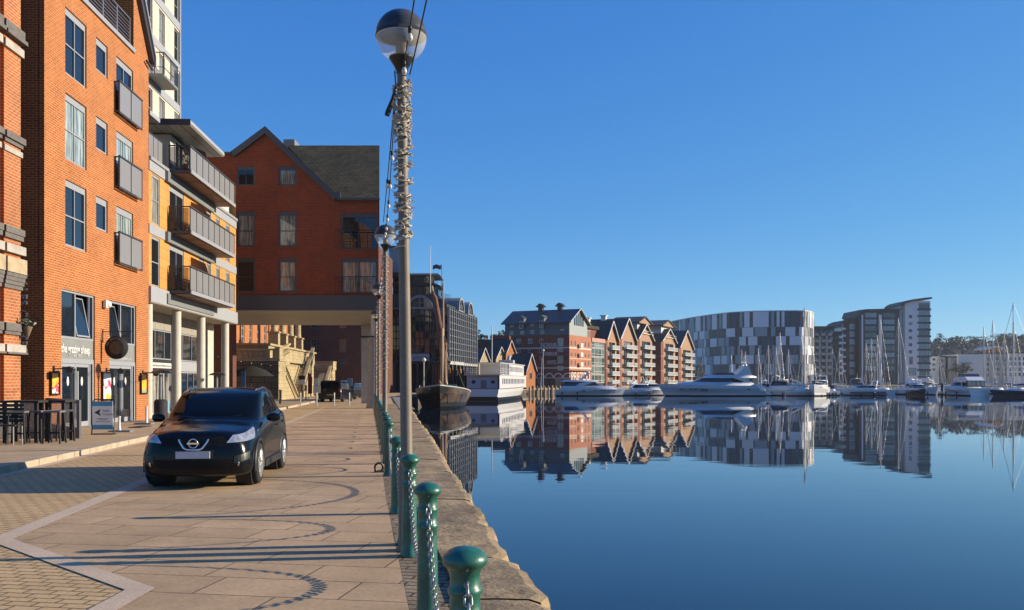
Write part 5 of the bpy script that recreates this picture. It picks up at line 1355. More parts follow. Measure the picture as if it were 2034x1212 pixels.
# link roofs between gables
mb=MB(); p=c0+vx*gt(1190); 
t=thing('rear_flats_range','long dark slate roof range running behind the gabled flats','apartment building',tuple(p-Vector((-.906,.42,0))*0),gth)
Lx=gt(1345)-gt(1190); mb.box(0,Lx,10,20,0,12.5); mb.build('wall', redb, t); mb=MB(); mb.prism([(9.5,12.4),(14.8,17.8),(20.5,12.4)],0,Lx,'x'); mb.build('roof', slate2, t)
# small cottages and gabled sheds on the quay before the hotel
cot=[(951,972,692,722,192,.0,'M','small cream gabled quay shed at the stern of the white ferry'),(985,1003,690,712,196,.2,'C','narrow cream gabled cottage rising behind the white ferry'),(1005,1023,677,702,198,.2,'B','tall narrow brick gable with pale trim rising behind the ferry'),(1045,1064,704,737,186,.15,'R','orange brick gabled cottage beside the ferry bow')]
for a,b_,ya,ye,Z,rz,k,lab in cot:
    x0_,x1_=fx(a,Z),fx(b_,Z); W=x1_-x0_; za,ze=fzz(ya,Z),fzz(ye,Z)
    g=thing('gabled_cottage',lab,'cottage',(x0_,Z,0),R(55),'gabled cottages on the far quay')
    W*=1.75; mm_={'M':M['stone_cream'],'C':M['stone_cream'],'B':M['brick_orange'],'R':M['brick_orange']}[k]
    hs=[(W*.36,W*.64,ze*.55,ze*.9)] if ze>3 else [(W*.4,W*.6,1,2)]
    mb=MB(); mb.wall(0,W,0,ze,hs,reveal=.15); mb.face([(0,0,ze),(W,0,ze),(W/2,0,za)]); mb.build('gable_front', mm_, g); mb=MB(); mb.face([(0,4.5,0),(0,.02,0),(0,.02,ze),(0,4.5,ze)]); mb.face([(W,.02,0),(W,4.5,0),(W,4.5,ze),(W,.02,ze)]); mb.face([(W,4.5,0),(0,4.5,0),(0,4.5,ze),(W/2,4.5,za),(W,4.5,ze)]); mb.build('wall', M['brick_dark'], g)  # side walls take dark brick to put their shade into the colour
    for h in hs: winbox(g,h[0],.05,h[2],h[1]-h[0],h[3]-h[2],fm='dark_frame')
    mb=MB(); mb.prism([(-.25,ze-.2),(W/2,za+.02),(W/2,za+.22),(-.25,ze)],-.3,4.7,'y'); mb.prism([(W+.25,ze-.2),(W+.25,ze),(W/2,za+.22),(W/2,za+.02)],-.3,4.7,'y'); mb.build('roof', slate2, g)
    mb=MB(); mb.tube([(-.25,-.33,ze-.08),(W/2,-.33,za+.12),(W+.25,-.33,ze-.08)],.11,4); mb.build('barge_board', M['white_frame'], g)

# panelled curved building ---------------------------------------
Uk=[(1322,444),(1340,430),(1370,410),(1410,391),(1450,377),(1500,370),(1560,368),(1594,368),(1604,370),(1611,374),(1615.5,381),(1616.5,390)]
P=[Vector((fx(a,z),z,0)) for a,z in Uk]
Un=thing('panelled_building','large curved university building clad in light and dark grey panels','building',(0,0,0),0)
Un.location=tuple(P[6]); PL=[p-P[6] for p in P]
acc=[0]
for a,b_ in zip(PL,PL[1:]): acc.append(acc[-1]+(b_-a).length)
def at(s):
    s=min(max(s,0),acc[-1]-1e-4); j=max(i for i in range(len(acc)-1) if acc[i]<=s); a,b_=PL[j],PL[j+1]; t=(s-acc[j])/(acc[j+1]-acc[j]); d=(b_-a).normalized(); return a.lerp(b_,t), Vector((d.y,-d.x,0))
zu=[4.5,9,12.8,16.8,20.6,24.4,31.0]
mb=MB(); pts=[]
N_=60; ring0=[at(acc[-1]*i/N_)[0] for i in range(N_+1)]; back=[PL[-1]+Vector((-2,34,0)),PL[0]+Vector((6,30,0))]
ring=[(p.x,p.y) for p in ring0+back]; mb.prism(ring,0,31.0,'z')
mb.build('wall', mat('slate_grey_wall',(.08,.10,.13),.6,var=.05), Un)
mb=MB(); mb.prism([(p[0],p[1]) for p in [(q.x+at(acc[-1]*i/N_)[1].x*.35,q.y+at(acc[-1]*i/N_)[1].y*.35) for i,q in enumerate(ring0)]+[(b.x,b.y) for b in back]],31.02,31.35,'z'); mb.build('roof_edge', M['white_frame'], Un)
rr=random.Random(11); cl=MB(); nw=0; rest=MB()
lm=[mat('light_grey_cladding',(.86,.86,.90),.45,var=.04),mat('mid_grey_cladding',(.36,.41,.46),.45,var=.04),mat('dark_grey_panel',(.075,.095,.125),.45,var=.05)]
for r_ in (5,4,3,2,1,0):
    s=rr.uniform(0,1.5); z0,z1=zu[r_],zu[r_+1]
    while s<acc[-1]-.6:
        w_=rr.choice([1.2,1.8,2.4,3.0,4.0,5.0]); w_=min(w_,acc[-1]-s)
        m_=rr.choice([0,0,1,2,2,1] if r_>0 else [0,1,2,2])
        n_=max(1,int(w_/1.2)); 
        for q in range(n_):
            a,na=at(s+w_*q/n_); b_,nb_=at(s+w_*(q+1)/n_)
            e=.12; A=a+na*e; B_=b_+nb_*e
            cl.face([(A.x,A.y,z0+.05),(B_.x,B_.y,z0+.05),(B_.x,B_.y,z1-.05),(A.x,A.y,z1-.05)],m_)
        s+=w_
        gap=rr.choice([.0,.6,.8,1.0,1.5,.8])
        if gap and nw>=97:
            a,na=at(s+gap/2); b_,nb_=at(s+gap); a0_,_=at(s); rest.face([(a0_.x+na.x*.10,a0_.y+na.y*.10,z0+.2),(b_.x+na.x*.10,b_.y+na.y*.10,z0+.2),(b_.x+na.x*.10,b_.y+na.y*.10,z0+(z1-z0)*.9),(a0_.x+na.x*.10,a0_.y+na.y*.10,z0+(z1-z0)*.9)])
        if gap and nw<97:
            a,na=at(s+gap/2); ang=math.atan2(na.y,na.x)+R(90)
            zh=(z1-z0)*(.62 if r_==5 else .86); zb_=z0+(.2 if r_!=5 else .3)
            mm_=MB(); mm_.box(-gap/2,gap/2,-.16,.0,0,zh); o=mm_.build('window', M['dark_window'], Un,(a.x,a.y,zb_),ang); nw+=1
        s+=gap
cl.build('cladding', lm, Un); rest.build('small_windows', M['dark_window'], Un, kind='stuff')
for k in range(16):
    a,na=at(acc[-1]*(k+.5)/16); ang=math.atan2(na.y,na.x)+R(90); mm_=MB(); mm_.box(-2.4,2.4,-.05,.05,.4,4.2); mm_.build('ground_window', DK, Un,(a.x,a.y,0),ang)

# blocks on the far right ----------------------------------------
def block(name,lab,cat,a,b_,yt,Z,D,mw,wins,fm='dark_frame',gm='glass_far',roof=None,over=.6,y0=0,group=None,rz=0):
    x0_,x1_=fx(a,Z),fx(b_,Z); W=x1_-x0_; zt_=fzz(yt,Z)
    t=thing(name,lab,cat,(x0_,Z,0),rz,group)
    hs=[(fx(p,Z)-x0_,fx(q,Z)-x0_,fzz(v,Z),fzz(u,Z)) for p,q,u,v in wins]
    mb=MB(); mb.wall(0,W,0,zt_,hs,reveal=.3); shell(mb,W,D,0,zt_); mb.build('wall', mw, t)
    for h in hs: winbox(t,h[0],.12,h[2],h[1]-h[0],h[3]-h[2],fm=fm,cols=(.33,.66) if h[1]-h[0]>3 else (.5,),rows=(.4,) if h[3]-h[2]>2 else (),gm=gm,fr=.16)
    if roof=='flat': mb=MB(); mb.box(-over,W+over,-over,D,zt_+.002,zt_+.6); mb.build('roof', mat('dark_flat_roof',(.06,.065,.07),.6,var=.1) if 'dark_flat_roof' not in bpy.data.materials else bpy.data.materials['dark_flat_roof'], t)
    return t,W,zt_
greyr=mat('grey_render',(.40,.42,.43),.7,var=.06); darkclad=mat('charcoal_clad',(.055,.062,.072),.6,var=.08); brownb=mat('brown_cladding',(.11,.065,.06),.7,var=.1); tealg=glassmat('teal_glass',dark=(.05,.12,.15),light=(.34,.50,.56),chance=.5); M['teal_glass']=tealg
whiter=mat('pale_render',(.88,.88,.88),.7,var=.05)
t,W,zt_=block('apartment_block','grey mid-rise flats with white balconies right of the panelled building','apartment building',1614,1657,651,392,14,darkclad,[(1618+10*i,1625+10*i,656+13*j,664+13*j) for i in range(4) for j in range(7)],roof='flat')
for j in range(7):
    for i in range(3): mb=MB(); x=fx(1617+13*i,392)-fx(1614,392); z=fzz(667+13*j,392); mb.box(x,x+1.7,-1.2,-.0,z,z+.2); mb.box(x,x+1.7,-1.2,-1.15,z+.2,z+1.1); mb.build('balcony', greyr, t)
for a in (1626,1640): mb=MB(); x=fx(a,392)-fx(1614,392); mb.box(x,x+.9,-.3,-.002,0,fzz(667,392)); mb.build('pale_fin', greyr, t)
t,W,zt_=block('apartment_block','narrow dark flats between the grey mid-rise and the brown curved block','apartment building',1656,1672,661,400,14,darkclad,[(1659,1663,668+13*j,676+13*j) for j in range(6)],roof='flat')
for j in range(7): mb=MB(); x=W*.55; z=fzz(672+12*j,400); mb.box(x,x+1.8,-1.2,0,z,z+.25); mb.box(x,x+1.8,-1.2,-1.1,z+.25,z+1.1); mb.build('balcony', whiter, t)
def curved_roof(t,W,D,pts):
    mb=MB(); up=[(x,z) for x,z in pts]; lo=[(x,z-.9) for x,z in reversed(pts)]; mb.prism(up+lo,-1.2,D,'y'); mb.build('roof', bpy.data.materials['dark_flat_roof'], t)
Z=430
t,W,zt_=block('apartment_block','brown flats with a curved overhanging roof and a strip of teal glass','apartment building',1678,1711,636,Z,18,brownb,[(1687,1699,643+15*j,655+15*j) for j in range(7)],gm='teal_glass')
x_=lambda p: fx(p,Z)-fx(1678,Z); curved_roof(t,W,18,[(x_(1665),fzz(645,Z)),(x_(1672),fzz(639,Z)),(x_(1683),fzz(635,Z)),(x_(1700),fzz(632.5,Z)),(x_(1709),fzz(632,Z))])
mb=MB(); mb.box(x_(1673),x_(1678)-.01,1,16,0,fzz(642,Z)); mb.build('glazed_end', tealg, t)
for j in range(7): mb=MB(); z=fzz(655+14*j,Z); mb.box(x_(1672),x_(1679),-.9,-.02,z,z+.9); mb.build('balcony', whiter, t)
t,W,zt_=block('apartment_block','tall teal glazed flats with charcoal floor bands and a thin flat roof','apartment building',1706,1786,616,Z-3,20,darkclad,[(a,b_,621+13.2*j,631+13.2*j) for j in range(9) for a,b_ in ((1718,1742),(1754,1778))],gm='teal_glass')
x_=lambda p: fx(p,Z-3)-fx(1706,Z-3); curved_roof(t,W,20,[(x_(1703),fzz(626,Z)),(x_(1707),fzz(617,Z)),(x_(1720),fzz(615.5,Z)),(x_(1760),fzz(614.5,Z)),(x_(1787),fzz(614,Z))])
for a in (1711,1745,1748): mb=MB(); mb.box(x_(a),x_(a)+.7,-.4,-.002,0,fzz(626,Z)); mb.build('pale_fin', whiter, t)
t,W,zt_=block('apartment_block','narrow brown brick stair block between the glazed flats and the white tower','apartment building',1784,1800,621,Z-1,18,brownb,[(1793,1798,625+13.6*j,633+13.6*j) for j in range(9)])
t,W,zt_=block('apartment_tower','tall pale tower with a rising curved roof at the right of the flats','apartment building',1798,1848,598,Z-4,18,whiter,[(1825,1846,602+13.4*j,613+13.4*j) for j in range(10)]+[(1805,1812,626+14*j,632+14*j) for j in range(6)]+[(1806,1813,709,724),(1804,1820,731,746),(1826,1846,733,746)],gm='teal_glass')
x_=lambda p: fx(p,Z-4)-fx(1798,Z-4); curved_roof(t,W,18,[(x_(1788),fzz(606,Z)),(x_(1795),fzz(601,Z)),(x_(1812),fzz(596.5,Z)),(x_(1835),fzz(593.5,Z)),(x_(1849),fzz(592,Z))])
mb=MB(); mb.box(x_(1790),x_(1798)-.01,2,16,0,fzz(604,Z)); mb.build('glazed_end', tealg, t)
for j in range(11): mb=MB(); z=fzz(615+13.4*j,Z-4); mb.box(x_(1822),x_(1849),-.35,-.0,z-.35,z+.5); mb.build('floor_edge', darkclad, t)
block('low_house','low white house with three small dark windows right of the tower','house',1847,1863,708,440,10,M['white'],[(1852,1858,712+10*j,716.5+10*j) for j in range(3)],roof='flat',over=.1)
block('low_house','dark grey low house beside the white low house','house',1863,1868,710,441,10,darkclad,[(1864,1867,716,720)],roof='flat',over=.1)
block('low_house','pale blue grey low house with narrow windows','house',1868,1878,709,440,10,greyr,[(1870,1873,714,719),(1870,1873,726,731)],roof='flat',over=.1)
block('low_house','brown brick terraced house near the low grey houses','house',1878,1889,711,442,10,brownb,[(1881,1886,716,720),(1881,1886,727,731)],roof='flat',over=.1)
block('low_house','cream low house with a projecting white roof edge','house',1888,1906,710,438,10,greyr,[(1897,1904,716,722),(1897,1904,730,738)],roof='flat',over=.4)
block('boat_shed','large blank white boat shed left of the white cabin cruiser masts','shed',1904,1958,704,436,24,M['white'],[],roof=None)
t,W,zt_=block('apartment_block','pale flats with dark bands of windows behind the right-hand masts','apartment building',1957,2002,703,448,16,greyr,[(1978,1985,710+10.5*j,715+10.5*j) for j in range(4)]+[(1960,1964,710+10.5*j,717+10.5*j) for j in range(4)]+[(1992,1998,710+10.5*j,717+10.5*j) for j in range(4)],roof='flat')
block('apartment_block','white flats at the right edge of the view behind the masts','apartment building',2002,2050,702,447,16,M['white'],[(2005+9*i,2010+9*i,709+10.5*j,716+10.5*j) for i in range(5) for j in range(4)],roof='flat')
t,W,zt_=block('hillside_house','orange brick house with a curved white roof above the pale flats','house',1969,1994,696,500,12,M['brick_orange'],[(1974,1979,698,701),(1984,1990,698,701)])
mb=MB(); x_=lambda p: fx(p,500)-fx(1969,500); mb.prism([(x_(1957),fzz(692,500)),(x_(1970),fzz(688,500)),(x_(1982),fzz(687.5,500)),(x_(1995),fzz(692,500)),(x_(1995),fzz(694,500)),(x_(1980),fzz(690,500)),(x_(1957),fzz(695,500))],-.5,12,'y'); mb.build('roof', M['white'], t)
# hills and wood
hm=mat('hillside_grass',(.07,.075,.045),.95,var=.3,scale=.02)
def hillmesh(name,pts,Z0,Z1,m_):
    mb=MB(); n=len(pts)
    for (a,ya),(b_,yb) in zip(pts,pts[1:]):
        A=[(fx(a,Z0),Z0,0),(fx(b_,Z0),Z0,0)]; zm=(Z0+Z1)/2; B_=[(fx(a,zm),zm,fzz(ya,zm)),(fx(b_,zm),zm,fzz(yb,zm))]; C_=[(fx(a,Z1),Z1,0),(fx(b_,Z1),Z1,0)]
        mb.face([A[0],A[1],B_[1],B_[0]],0,True); mb.face([B_[0],B_[1],C_[1],C_[0]],0,True)
    return mb.build(name,m_,kind='structure')
hp=[(1830,700),(1860,684),(1890,680),(1930,676),(1960,682),(1980,676),(2034,680),(2150,690),(2400,720)]
hillmesh('hill', hp, 560, 900, hm)
hillmesh('hill', [(850,700),(900,684),(945,676),(975,676),(1010,684),(1060,710)], 300, 420, hm)
leafm=[mat('wood_green',(.20,.21,.165),.95,var=.4,scale=.06),mat('wood_brown',(.23,.20,.165),.95,var=.4,scale=.06),mat('wood_dark',(.11,.13,.10),.95,var=.4,scale=.06)]
def wood(name,lab,pts,Z0,Zc,n,sz_,hgt,seed):
    mb=MB(); rr=random.Random(seed)
    def yat(p):
        for (a,ya),(b_,yb) in zip(pts,pts[1:]):
            if a<=p<=b_: return ya+(yb-ya)*(p-a)/(b_-a)
        return 700
    crowns=[]
    for k in range(n):
        p=rr.uniform(pts[0][0],pts[-1][0]); f_=rr.random()**.8; Z=Z0+(Zc-Z0)*f_
        zt=fzz(yat(p),Zc)*f_
        crowns.append((fx(p,Z),Z,zt,hgt*rr.uniform(.6,1.15),rr.choice([0,0,1,1,2])))
    for (x,y,z,h,m_) in crowns:
        r_=h*.42
        for q in range(26):
            d=Vector((rr.gauss(0,1),rr.gauss(0,1),rr.gauss(0,1))); d=d.normalized()*rr.uniform(.5,1)
            c=Vector((x+d.x*r_,y+d.y*r_,z+h*.6+d.z*h*.42)); s=sz_*rr.uniform(.5,1.2)
            u_=Vector((rr.gauss(0,1),rr.gauss(0,1),rr.gauss(0,1))).normalized()*s; v_=u_.cross(Vector((rr.gauss(0,1),rr.gauss(0,1),rr.gauss(0,1)))).normalized()*s
            mb.face([c-u_,c+v_*.6,c+u_,c-v_*.7],m_)
    mb.build(name,leafm,label=lab,cat='wood',kind='stuff')
wood('woods','far wooded hillside beyond the low houses on the right',[(a,y+11) for a,y in hp],580,730,420,1.8,11,3)
wood('woods','bare treetops beyond the black warehouse',[(900,684),(945,676),(975,676),(1010,684)],310,360,60,.9,6,4)
def tree(lab,px,py,Z,h,w,seed,pine=False):
    rr=random.Random(seed); zb=fzz(py,Z)-h
    t=thing('pine_tree' if pine else 'tree',lab,'tree',(fx(px,Z),Z,zb),0)
    mb=MB(); mb.tube([(0,0,0),(.2,0,h*.5),(0,.1,h*.9)],[.35,.25,.1],6)
    for k in range(5): a=k*1.3; mb.tube([(0,0,h*(.45+.08*k)),(w*.35*math.cos(a),w*.35*math.sin(a),h*(.6+.08*k))],[.12,.04],4)
    mb.build('trunk', leafm[1], t)
    mb=MB()
    cl_=[(Vector((rr.gauss(0,w*.25),rr.gauss(0,w*.25),h*(.62+.36*rr.random())))) for _ in range(7 if pine else 12)]
    for c0_ in cl_:
        for q in range(40):
            c=c0_+Vector((rr.gauss(0,w*.12),rr.gauss(0,w*.12),rr.gauss(0,h*.035))); s=.55
            u_=Vector((rr.gauss(0,1),rr.gauss(0,1),rr.gauss(0,.5))).normalized()*s; v_=u_.cross(Vector((rr.gauss(0,1),rr.gauss(0,1),1))).normalized()*s
            mb.face([c-u_,c+v_*.6,c+u_,c-v_*.7])
    mb.build('crown', leafm[2], t)
tree('flat topped dark pine standing above the wood right of the tower',1866,663,600,17,9,1,True)
tree('round dark evergreen on the skyline left of the tallest right-hand masts',1938,666,640,13,14,2)
tree('broad dark evergreen on the skyline between the right-hand masts',1990,663,640,14,16,5)
tree('dark pine on the skyline at the right edge of the view',2025,664,640,14,13,6,True)
tree('grey leafed tree beside the boat shed on the far quay',1913,722,432,12,9,8)
# decorated white tree
t=thing('christmas_tree','tall white decorated conical tree before the panelled building','christmas tree',(fx(1392,338),338,0),0)
mb=MB(); mb.lathe([(.2,0),(.15,1.5)],8); mb.build('trunk', leafm[1], t)
mb=MB(); rr=random.Random(2)
for k in range(900):
    z=rr.random()**1.3; r_=(1-z)*2.2*rr.uniform(.75,1.05)+.08; a=rr.random()*6.28; c=Vector((r_*math.cos(a),r_*math.sin(a),1.2+z*9.0)); s=.16
    u_=Vector((rr.gauss(0,1),rr.gauss(0,1),rr.gauss(0,1))).normalized()*s; v_=u_.cross(Vector((.3,.5,1))).normalized()*s
    mb.face([c-u_,c+v_,c+u_,c-v_],k%3==0)
mb.build('crown', [leafm[1],M['white']], t)
# ---------------------------------------------------------------- boats
gel=mat('white_gelcoat',(.74,.74,.74),.25,var=.04,coat=.3,k=.92); gelb=mat('pale_grey_gelcoat',(.62,.63,.66),.25,var=.04,coat=.3,k=.9)
bl=M['black']; navy=mat('navy_paint',(.02,.03,.09),.3,var=.1); tintg=mat('tinted_boat_glass',(.008,.01,.014),.06,var=0,spec=.7)
boot=mat('boot_stripe',(.02,.025,.03),.4,var=.1); redb2=mat('red_antifoul',(.25,.05,.04),.7,var=.2); teak=mat('teak_deck',(.35,.24,.14),.7,var=.2)
canv=mat('grey_canvas',(.10,.10,.12),.8,var=.1); canvw=mat('cream_canvas',(.6,.56,.48),.8,var=.1); alu=mat('alloy_mast',(.66,.64,.60),.4,var=.08)
bluec=mat('blue_canvas',(.05,.10,.28),.8,var=.1)
def hullrings(L,B,hb,hs,n=14,stern=.82,draft=.4,flare=.25,full=2.2):
    rings=[]
    for i in range(n+1):
        t=i/n; x=L*t
        b=B/2*(stern+(1-stern)*min(1,t/.35))*(1-max(0,(t-.35)/.65)**full)
        b=max(b,.02); z=hs+(hb-hs)*t**2
        xr=x+ (0 if t<.6 else 0); rake=lambda f_: -L*.07*(t**3)*(1-f_)
        bw=b*(1-flare*t-.08)
        prof=[(b,z,1),(b*.985,z*.72,.8),(bw*.97,z*.30,.35),(bw*.945,.22,.2),(bw*.9,.02,.05),(bw*.55,-draft,0)]
        ring=[(x+rake(f_),-w_,zz_) for w_,zz_,f_ in prof]+[(x+rake(f_),w_,zz_) for w_,zz_,f_ in reversed(prof)]
        rings.append(ring)
    return rings
def hull(par,L,B,hb,hs,m_,stripe=None,name='hull',**k):
    rg=hullrings(L,B,hb,hs,**k); mb=MB(); n=len(rg[0])
    pts=[p for r in rg for p in r]; fs=[];ms=[]
    for i in range(len(rg)-1):
        for j in range(n-1):
            mb.mesh([rg[i][j],rg[i][j+1],rg[i+1][j+1],rg[i+1][j]],[(0,3,2,1)],1 if j in (3,4,5,6,7) else 0,True)
        mb.face([rg[i][0],rg[i+1][0],rg[i+1][-1],rg[i][-1]],2)
    mb.face(rg[0],0); 
    return mb.build(name,[m_,stripe or boot,teak],par)
def pring(x0,x1,hw,z,nose=.4,n=12,tail=0.0):
    nl=(x1-x0)*nose; pts=[(x0,-hw*(1-tail),z)]
    for k in range(n+1):
        a=-math.pi/2+math.pi*k/n; pts.append((x1-nl+nl*abs(math.cos(a))**.8,hw*math.copysign(abs(math.sin(a))**.75,math.sin(a)),z))
    pts.append((x0,hw*(1-tail),z)); return pts
def house(par,name,m_,specs):
    mb=MB(); mb.loft([pring(*s) for s in specs],0,True,True); return mb.build(name,m_,par)
def boat(name,lab,cat,x,y,rz,group=None): return thing(name,lab,cat,(x,y,WZ),rz,group)
def wpos(px,Z): return fx(px,Z),Z
def rails(par,L,B,z0,z1,h=.6,a=.35,b=.97,n=8):
    mb=MB()
    for s in (-1,1):
        pp=[]
        for k in range(n+1):
            t=a+(b-a)*k/n; w_=B/2*(1-max(0,(t-.35)/.65)**2.2)*.93; z=z0+(z1-z0)*t*t; p=(L*t,s*w_,z); mb.tube([p,(p[0],p[1],z+h)],.02,4); pp.append((p[0],p[1],z+h))
        mb.tube(pp,.025,4)
    mb.build('guard_rail',M['steel'],par)
def fenders(par,L,B,z,xs,m_=None):
    for q in xs:
        for s in (-1,1):
            mb=MB(); mb.lathe([(.02,0),(.13,.08),(.14,.5),(.03,.62)],8); mb.build('fender',m_ or navy,par,(L*q,s*(B/2*.99+.08),z))
# --- small broadside motor yacht, bow to the right
X0,Z0=wpos(1103,171)
b=boat('motor_yacht','white motor yacht moored broadside left of the larger yacht, bow to the right','yacht',X0,Z0,R(-1),'big motor yachts')
L=13.8; hull(b,L,4.3,1.9,1.25,gelb,draft=.3,stern=.9)
house(b,'deckhouse',gelb,[(1.0,12.3,1.95,1.28,.55),(1.2,11.6,1.9,1.8,.6),(1.5,10.8,1.75,1.95,.6)])
house(b,'saloon_glass',tintg,[(1.6,8.9,1.72,1.96,.5),(1.9,7.6,1.60,2.75,.5)])
house(b,'cabin_roof',gelb,[(1.2,8.6,1.75,2.76,.6),(1.2,8.2,1.72,2.95,.62),(1.8,7.2,1.4,3.12,.62)])
mb=MB(); mb.prism([(3.8,1.96),(5.2,1.96),(7.8,2.75),(6.8,2.82),(4.6,2.5)],-1.83,-1.70,'y'); mb.prism([(3.8,1.96),(5.2,1.96),(7.8,2.75),(6.8,2.82),(4.6,2.5)],1.70,1.83,'y'); mb.build('side_moulding',gelb,b)
mb=MB(); mb.prism([(4.4,3.0),(5.1,3.0),(6.6,4.4),(6.2,4.4)],-1.3,-1.15,'y'); mb.prism([(4.4,3.0),(5.1,3.0),(6.6,4.4),(6.2,4.4)],1.15,1.3,'y'); mb.box(6.1,6.7,-1.3,1.3,4.4,4.5); mb.lathe([(.3,4.5),(.3,4.75),(0,4.8)],12,(6.4,0,0)); mb.build('radar_arch',gel,b)
for k in range(3): mb=MB(); x=4.9+k*.28; mb.prism([(x,.75),(x+.13,.75),(x+.28,1.25),(x+.15,1.25)],-2.14,-2.08,'y'); mb.build('hull_vent',bl,b)
for x in (6.3,7.3,8.6,9.3): mb=MB(); mb.box(x,x+.42,-2.12,-1.5,1.13,1.25); mb.build('porthole',bl,b)
rails(b,L,4.3,1.25,1.9); fenders(b,L,4.3,.25,(.09,.30))
# --- large broadside motor yacht, bow to the left
X0,Z0=wpos(1514,170)
b=boat('motor_yacht','large white flybridge motor yacht moored broadside in the middle, bow to the left','yacht',X0,Z0,R(181),'big motor yachts')
L=20.2; hull(b,L,5.2,2.35,2.0,gelb,draft=.3,stern=.92,full=2.8)
house(b,'deckhouse',gelb,[(2.0,17.6,2.3,2.02,.5),(2.4,16.2,2.2,2.55,.55),(3.0,14.6,2.1,2.7,.6)])
house(b,'saloon_glass',tintg,[(3.4,13.8,2.08,2.71,.5),(4.6,11.6,1.95,3.45,.55)])
house(b,'flybridge',gelb,[(1.9,12.2,2.12,3.46,.6),(1.7,11.6,2.15,3.6,.6),(2.6,10.4,2.0,4.05,.62)])
mb=MB(); mb.prism([(2.6,2.72),(4.0,2.72),(6.2,3.46),(4.0,3.46)],-2.22,-2.1,'y'); mb.prism([(2.6,2.72),(4.0,2.72),(6.2,3.46),(4.0,3.46)],2.1,2.22,'y'); mb.prism([(8.5,2.6),(6.4,3.0),(8.6,3.14),(13.0,2.62)],2.12,2.22,'y') if 0 else None; mb.build('side_moulding',gelb,b)
mb=MB()
for s in (-1,1):
    a0,a1=(s*2.0,s*1.8); mb.prism([(2.5,3.9),(5.6,3.9),(3.9,5.7),(3.3,5.75)],min(a0,a1),max(a0,a1),'y')
mb.box(3.2,4.1,-1.8,1.8,5.7,5.8); mb.build('radar_arch',gelb,b)
mb=MB(); mb.lathe([(.32,5.8),(.34,6.05),(.2,6.2),(0,6.22)],12,(3.5,.8,0)); mb.lathe([(.25,5.8),(.27,6.0),(0,6.1)],12,(3.6,-.9,0)); mb.tube([(3.4,0,5.8),(3.4,0,7.6)],.04,5); mb.tube([(2.9,-.6,6.5),(4.2,.6,6.5)],.05,5); mb.build('radar_domes',gel,b)
mb=MB(); mb.prism([(5.6,4.05),(9.4,4.05),(9.0,4.45),(6.2,4.5)],-1.6,1.6,'y'); mb.build('flybridge_cover',canv,b)
for k in range(4): 
    for s in (-1,1): mb=MB(); x=11.2+k*.36; mb.box(x,x+.16,s*2.62-.04,s*2.62+.04,.95,1.42); mb.build('hull_vent',bl,b)
for x in (3.1,13.2,14.1,15.8): mb=MB(); mb.box(x,x+.5,-2.66+(0 if x<12 else (x-12)*.10),2.66-(0 if x<12 else (x-12)*.10),1.25,1.42); mb.build('porthole',bl,b)
mb=MB(); mb.prism([(0,.3),(-1.2,.3),(-1.2,.5),(0,.9)],-2.2,2.2,'y'); mb.build('bathing_platform',gel,b)
for s in (1,-1): mb=MB(); mb.prism([(.0,.9),(1.6,2.3),(2.4,2.3),(.9,.9)],min(s*2.0,s*2.5),max(s*2.0,s*2.5),'y'); mb.build('stern_quarter',gel,b)
rails(b,L,5.2,2.0,2.35)
# --- generic motor cruisers
def cruiser(lab,px,Z,L,B,rz,hb,canopy=gel,arch_=True,stripe=boot,hm_=gel,glass_=tintg,tall=1.0,group='smaller motor cruisers in the marina'):
    x,y=wpos(px,Z); b=boat('motor_cruiser',lab,'motor boat',x,y,R(rz),group)
    hull(b,L,B,hb,hb*.72,hm_,stripe=stripe,stern=.9)
    h0=hb*.74
    house(b,'cabin',gel,[(L*.2,L*.88,B*.43,h0,.55),(L*.24,L*.8,B*.40,h0+.42*tall,.6)])
    house(b,'windscreen',glass_,[(L*.24,L*.66,B*.39,h0+.43*tall,.5),(L*.28,L*.56,B*.34,h0+1.05*tall,.55)])
    house(b,'cabin_roof',canopy,[(L*.18,L*.6,B*.39,h0+1.06*tall,.5),(L*.22,L*.54,B*.34,h0+1.22*tall,.55)])
    if arch_:
        mb=MB(); mb.tube([(L*.22,-B*.4,h0+.3),(L*.30,-B*.36,h0+1.9*tall),(L*.30,B*.36,h0+1.9*tall),(L*.22,B*.4,h0+.3)],.09,6); mb.lathe([(.2,0),(.22,.2),(0,.32)],10,(L*.30,0,h0+1.9*tall)); mb.tube([(L*.3,.3,h0+1.9*tall),(L*.28,.3,h0+3.1*tall)],.03,4); mb.build('radar_arch',gel,b)
    rails(b,L,B,h0,hb,.5,.45,.96,6); fenders(b,L,B,.15,(.3,.6))
    return b
cruiser('small white cruiser with a pointed bow moored behind the left motor yacht',1232,176,9.5,3.2,4,1.5)
cruiser('white cruiser moored just left of the large flybridge yacht bow',1262,188,9,3.2,20,1.6)
cruiser('low white cruiser tucked behind the stern of the large flybridge yacht',1520,178,8.5,3.2,-50,1.9,canopy=canv,tall=1.3)
cruiser('cruiser with dark canopy and tall arch right of the large yacht',1540,182,8.5,3.1,-70,1.7,canopy=canv)
cruiser('bluff white motor boat with a round dark port on its hull, beside the white sloop',1632,176,9.2,3.6,-118,2.3,canopy=gel,tall=1.15)
b_=cruiser('sleek navy striped sports cruiser lying broadside left of centre right',1756,178,8.9,2.9,182,1.7,canopy=canvw,stripe=navy,tall=.7,arch_=False)
mb=MB(); mb.box(.2,7.6,-1.47,-1.42,.35,.72); mb.box(.2,7.6,1.42,1.47,.35,.72); mb.build('navy_band',navy,b_)
mb=MB(); mb.tube([(2.3,-1.2,1.5),(1.9,-1.1,2.9),(1.9,1.1,2.9),(2.3,1.2,1.5)],.16,6); mb.build('arch',gel,b_)
cruiser('white cabin boat moored behind the navy striped sports cruiser',1788,192,9,3.2,-60,1.8)
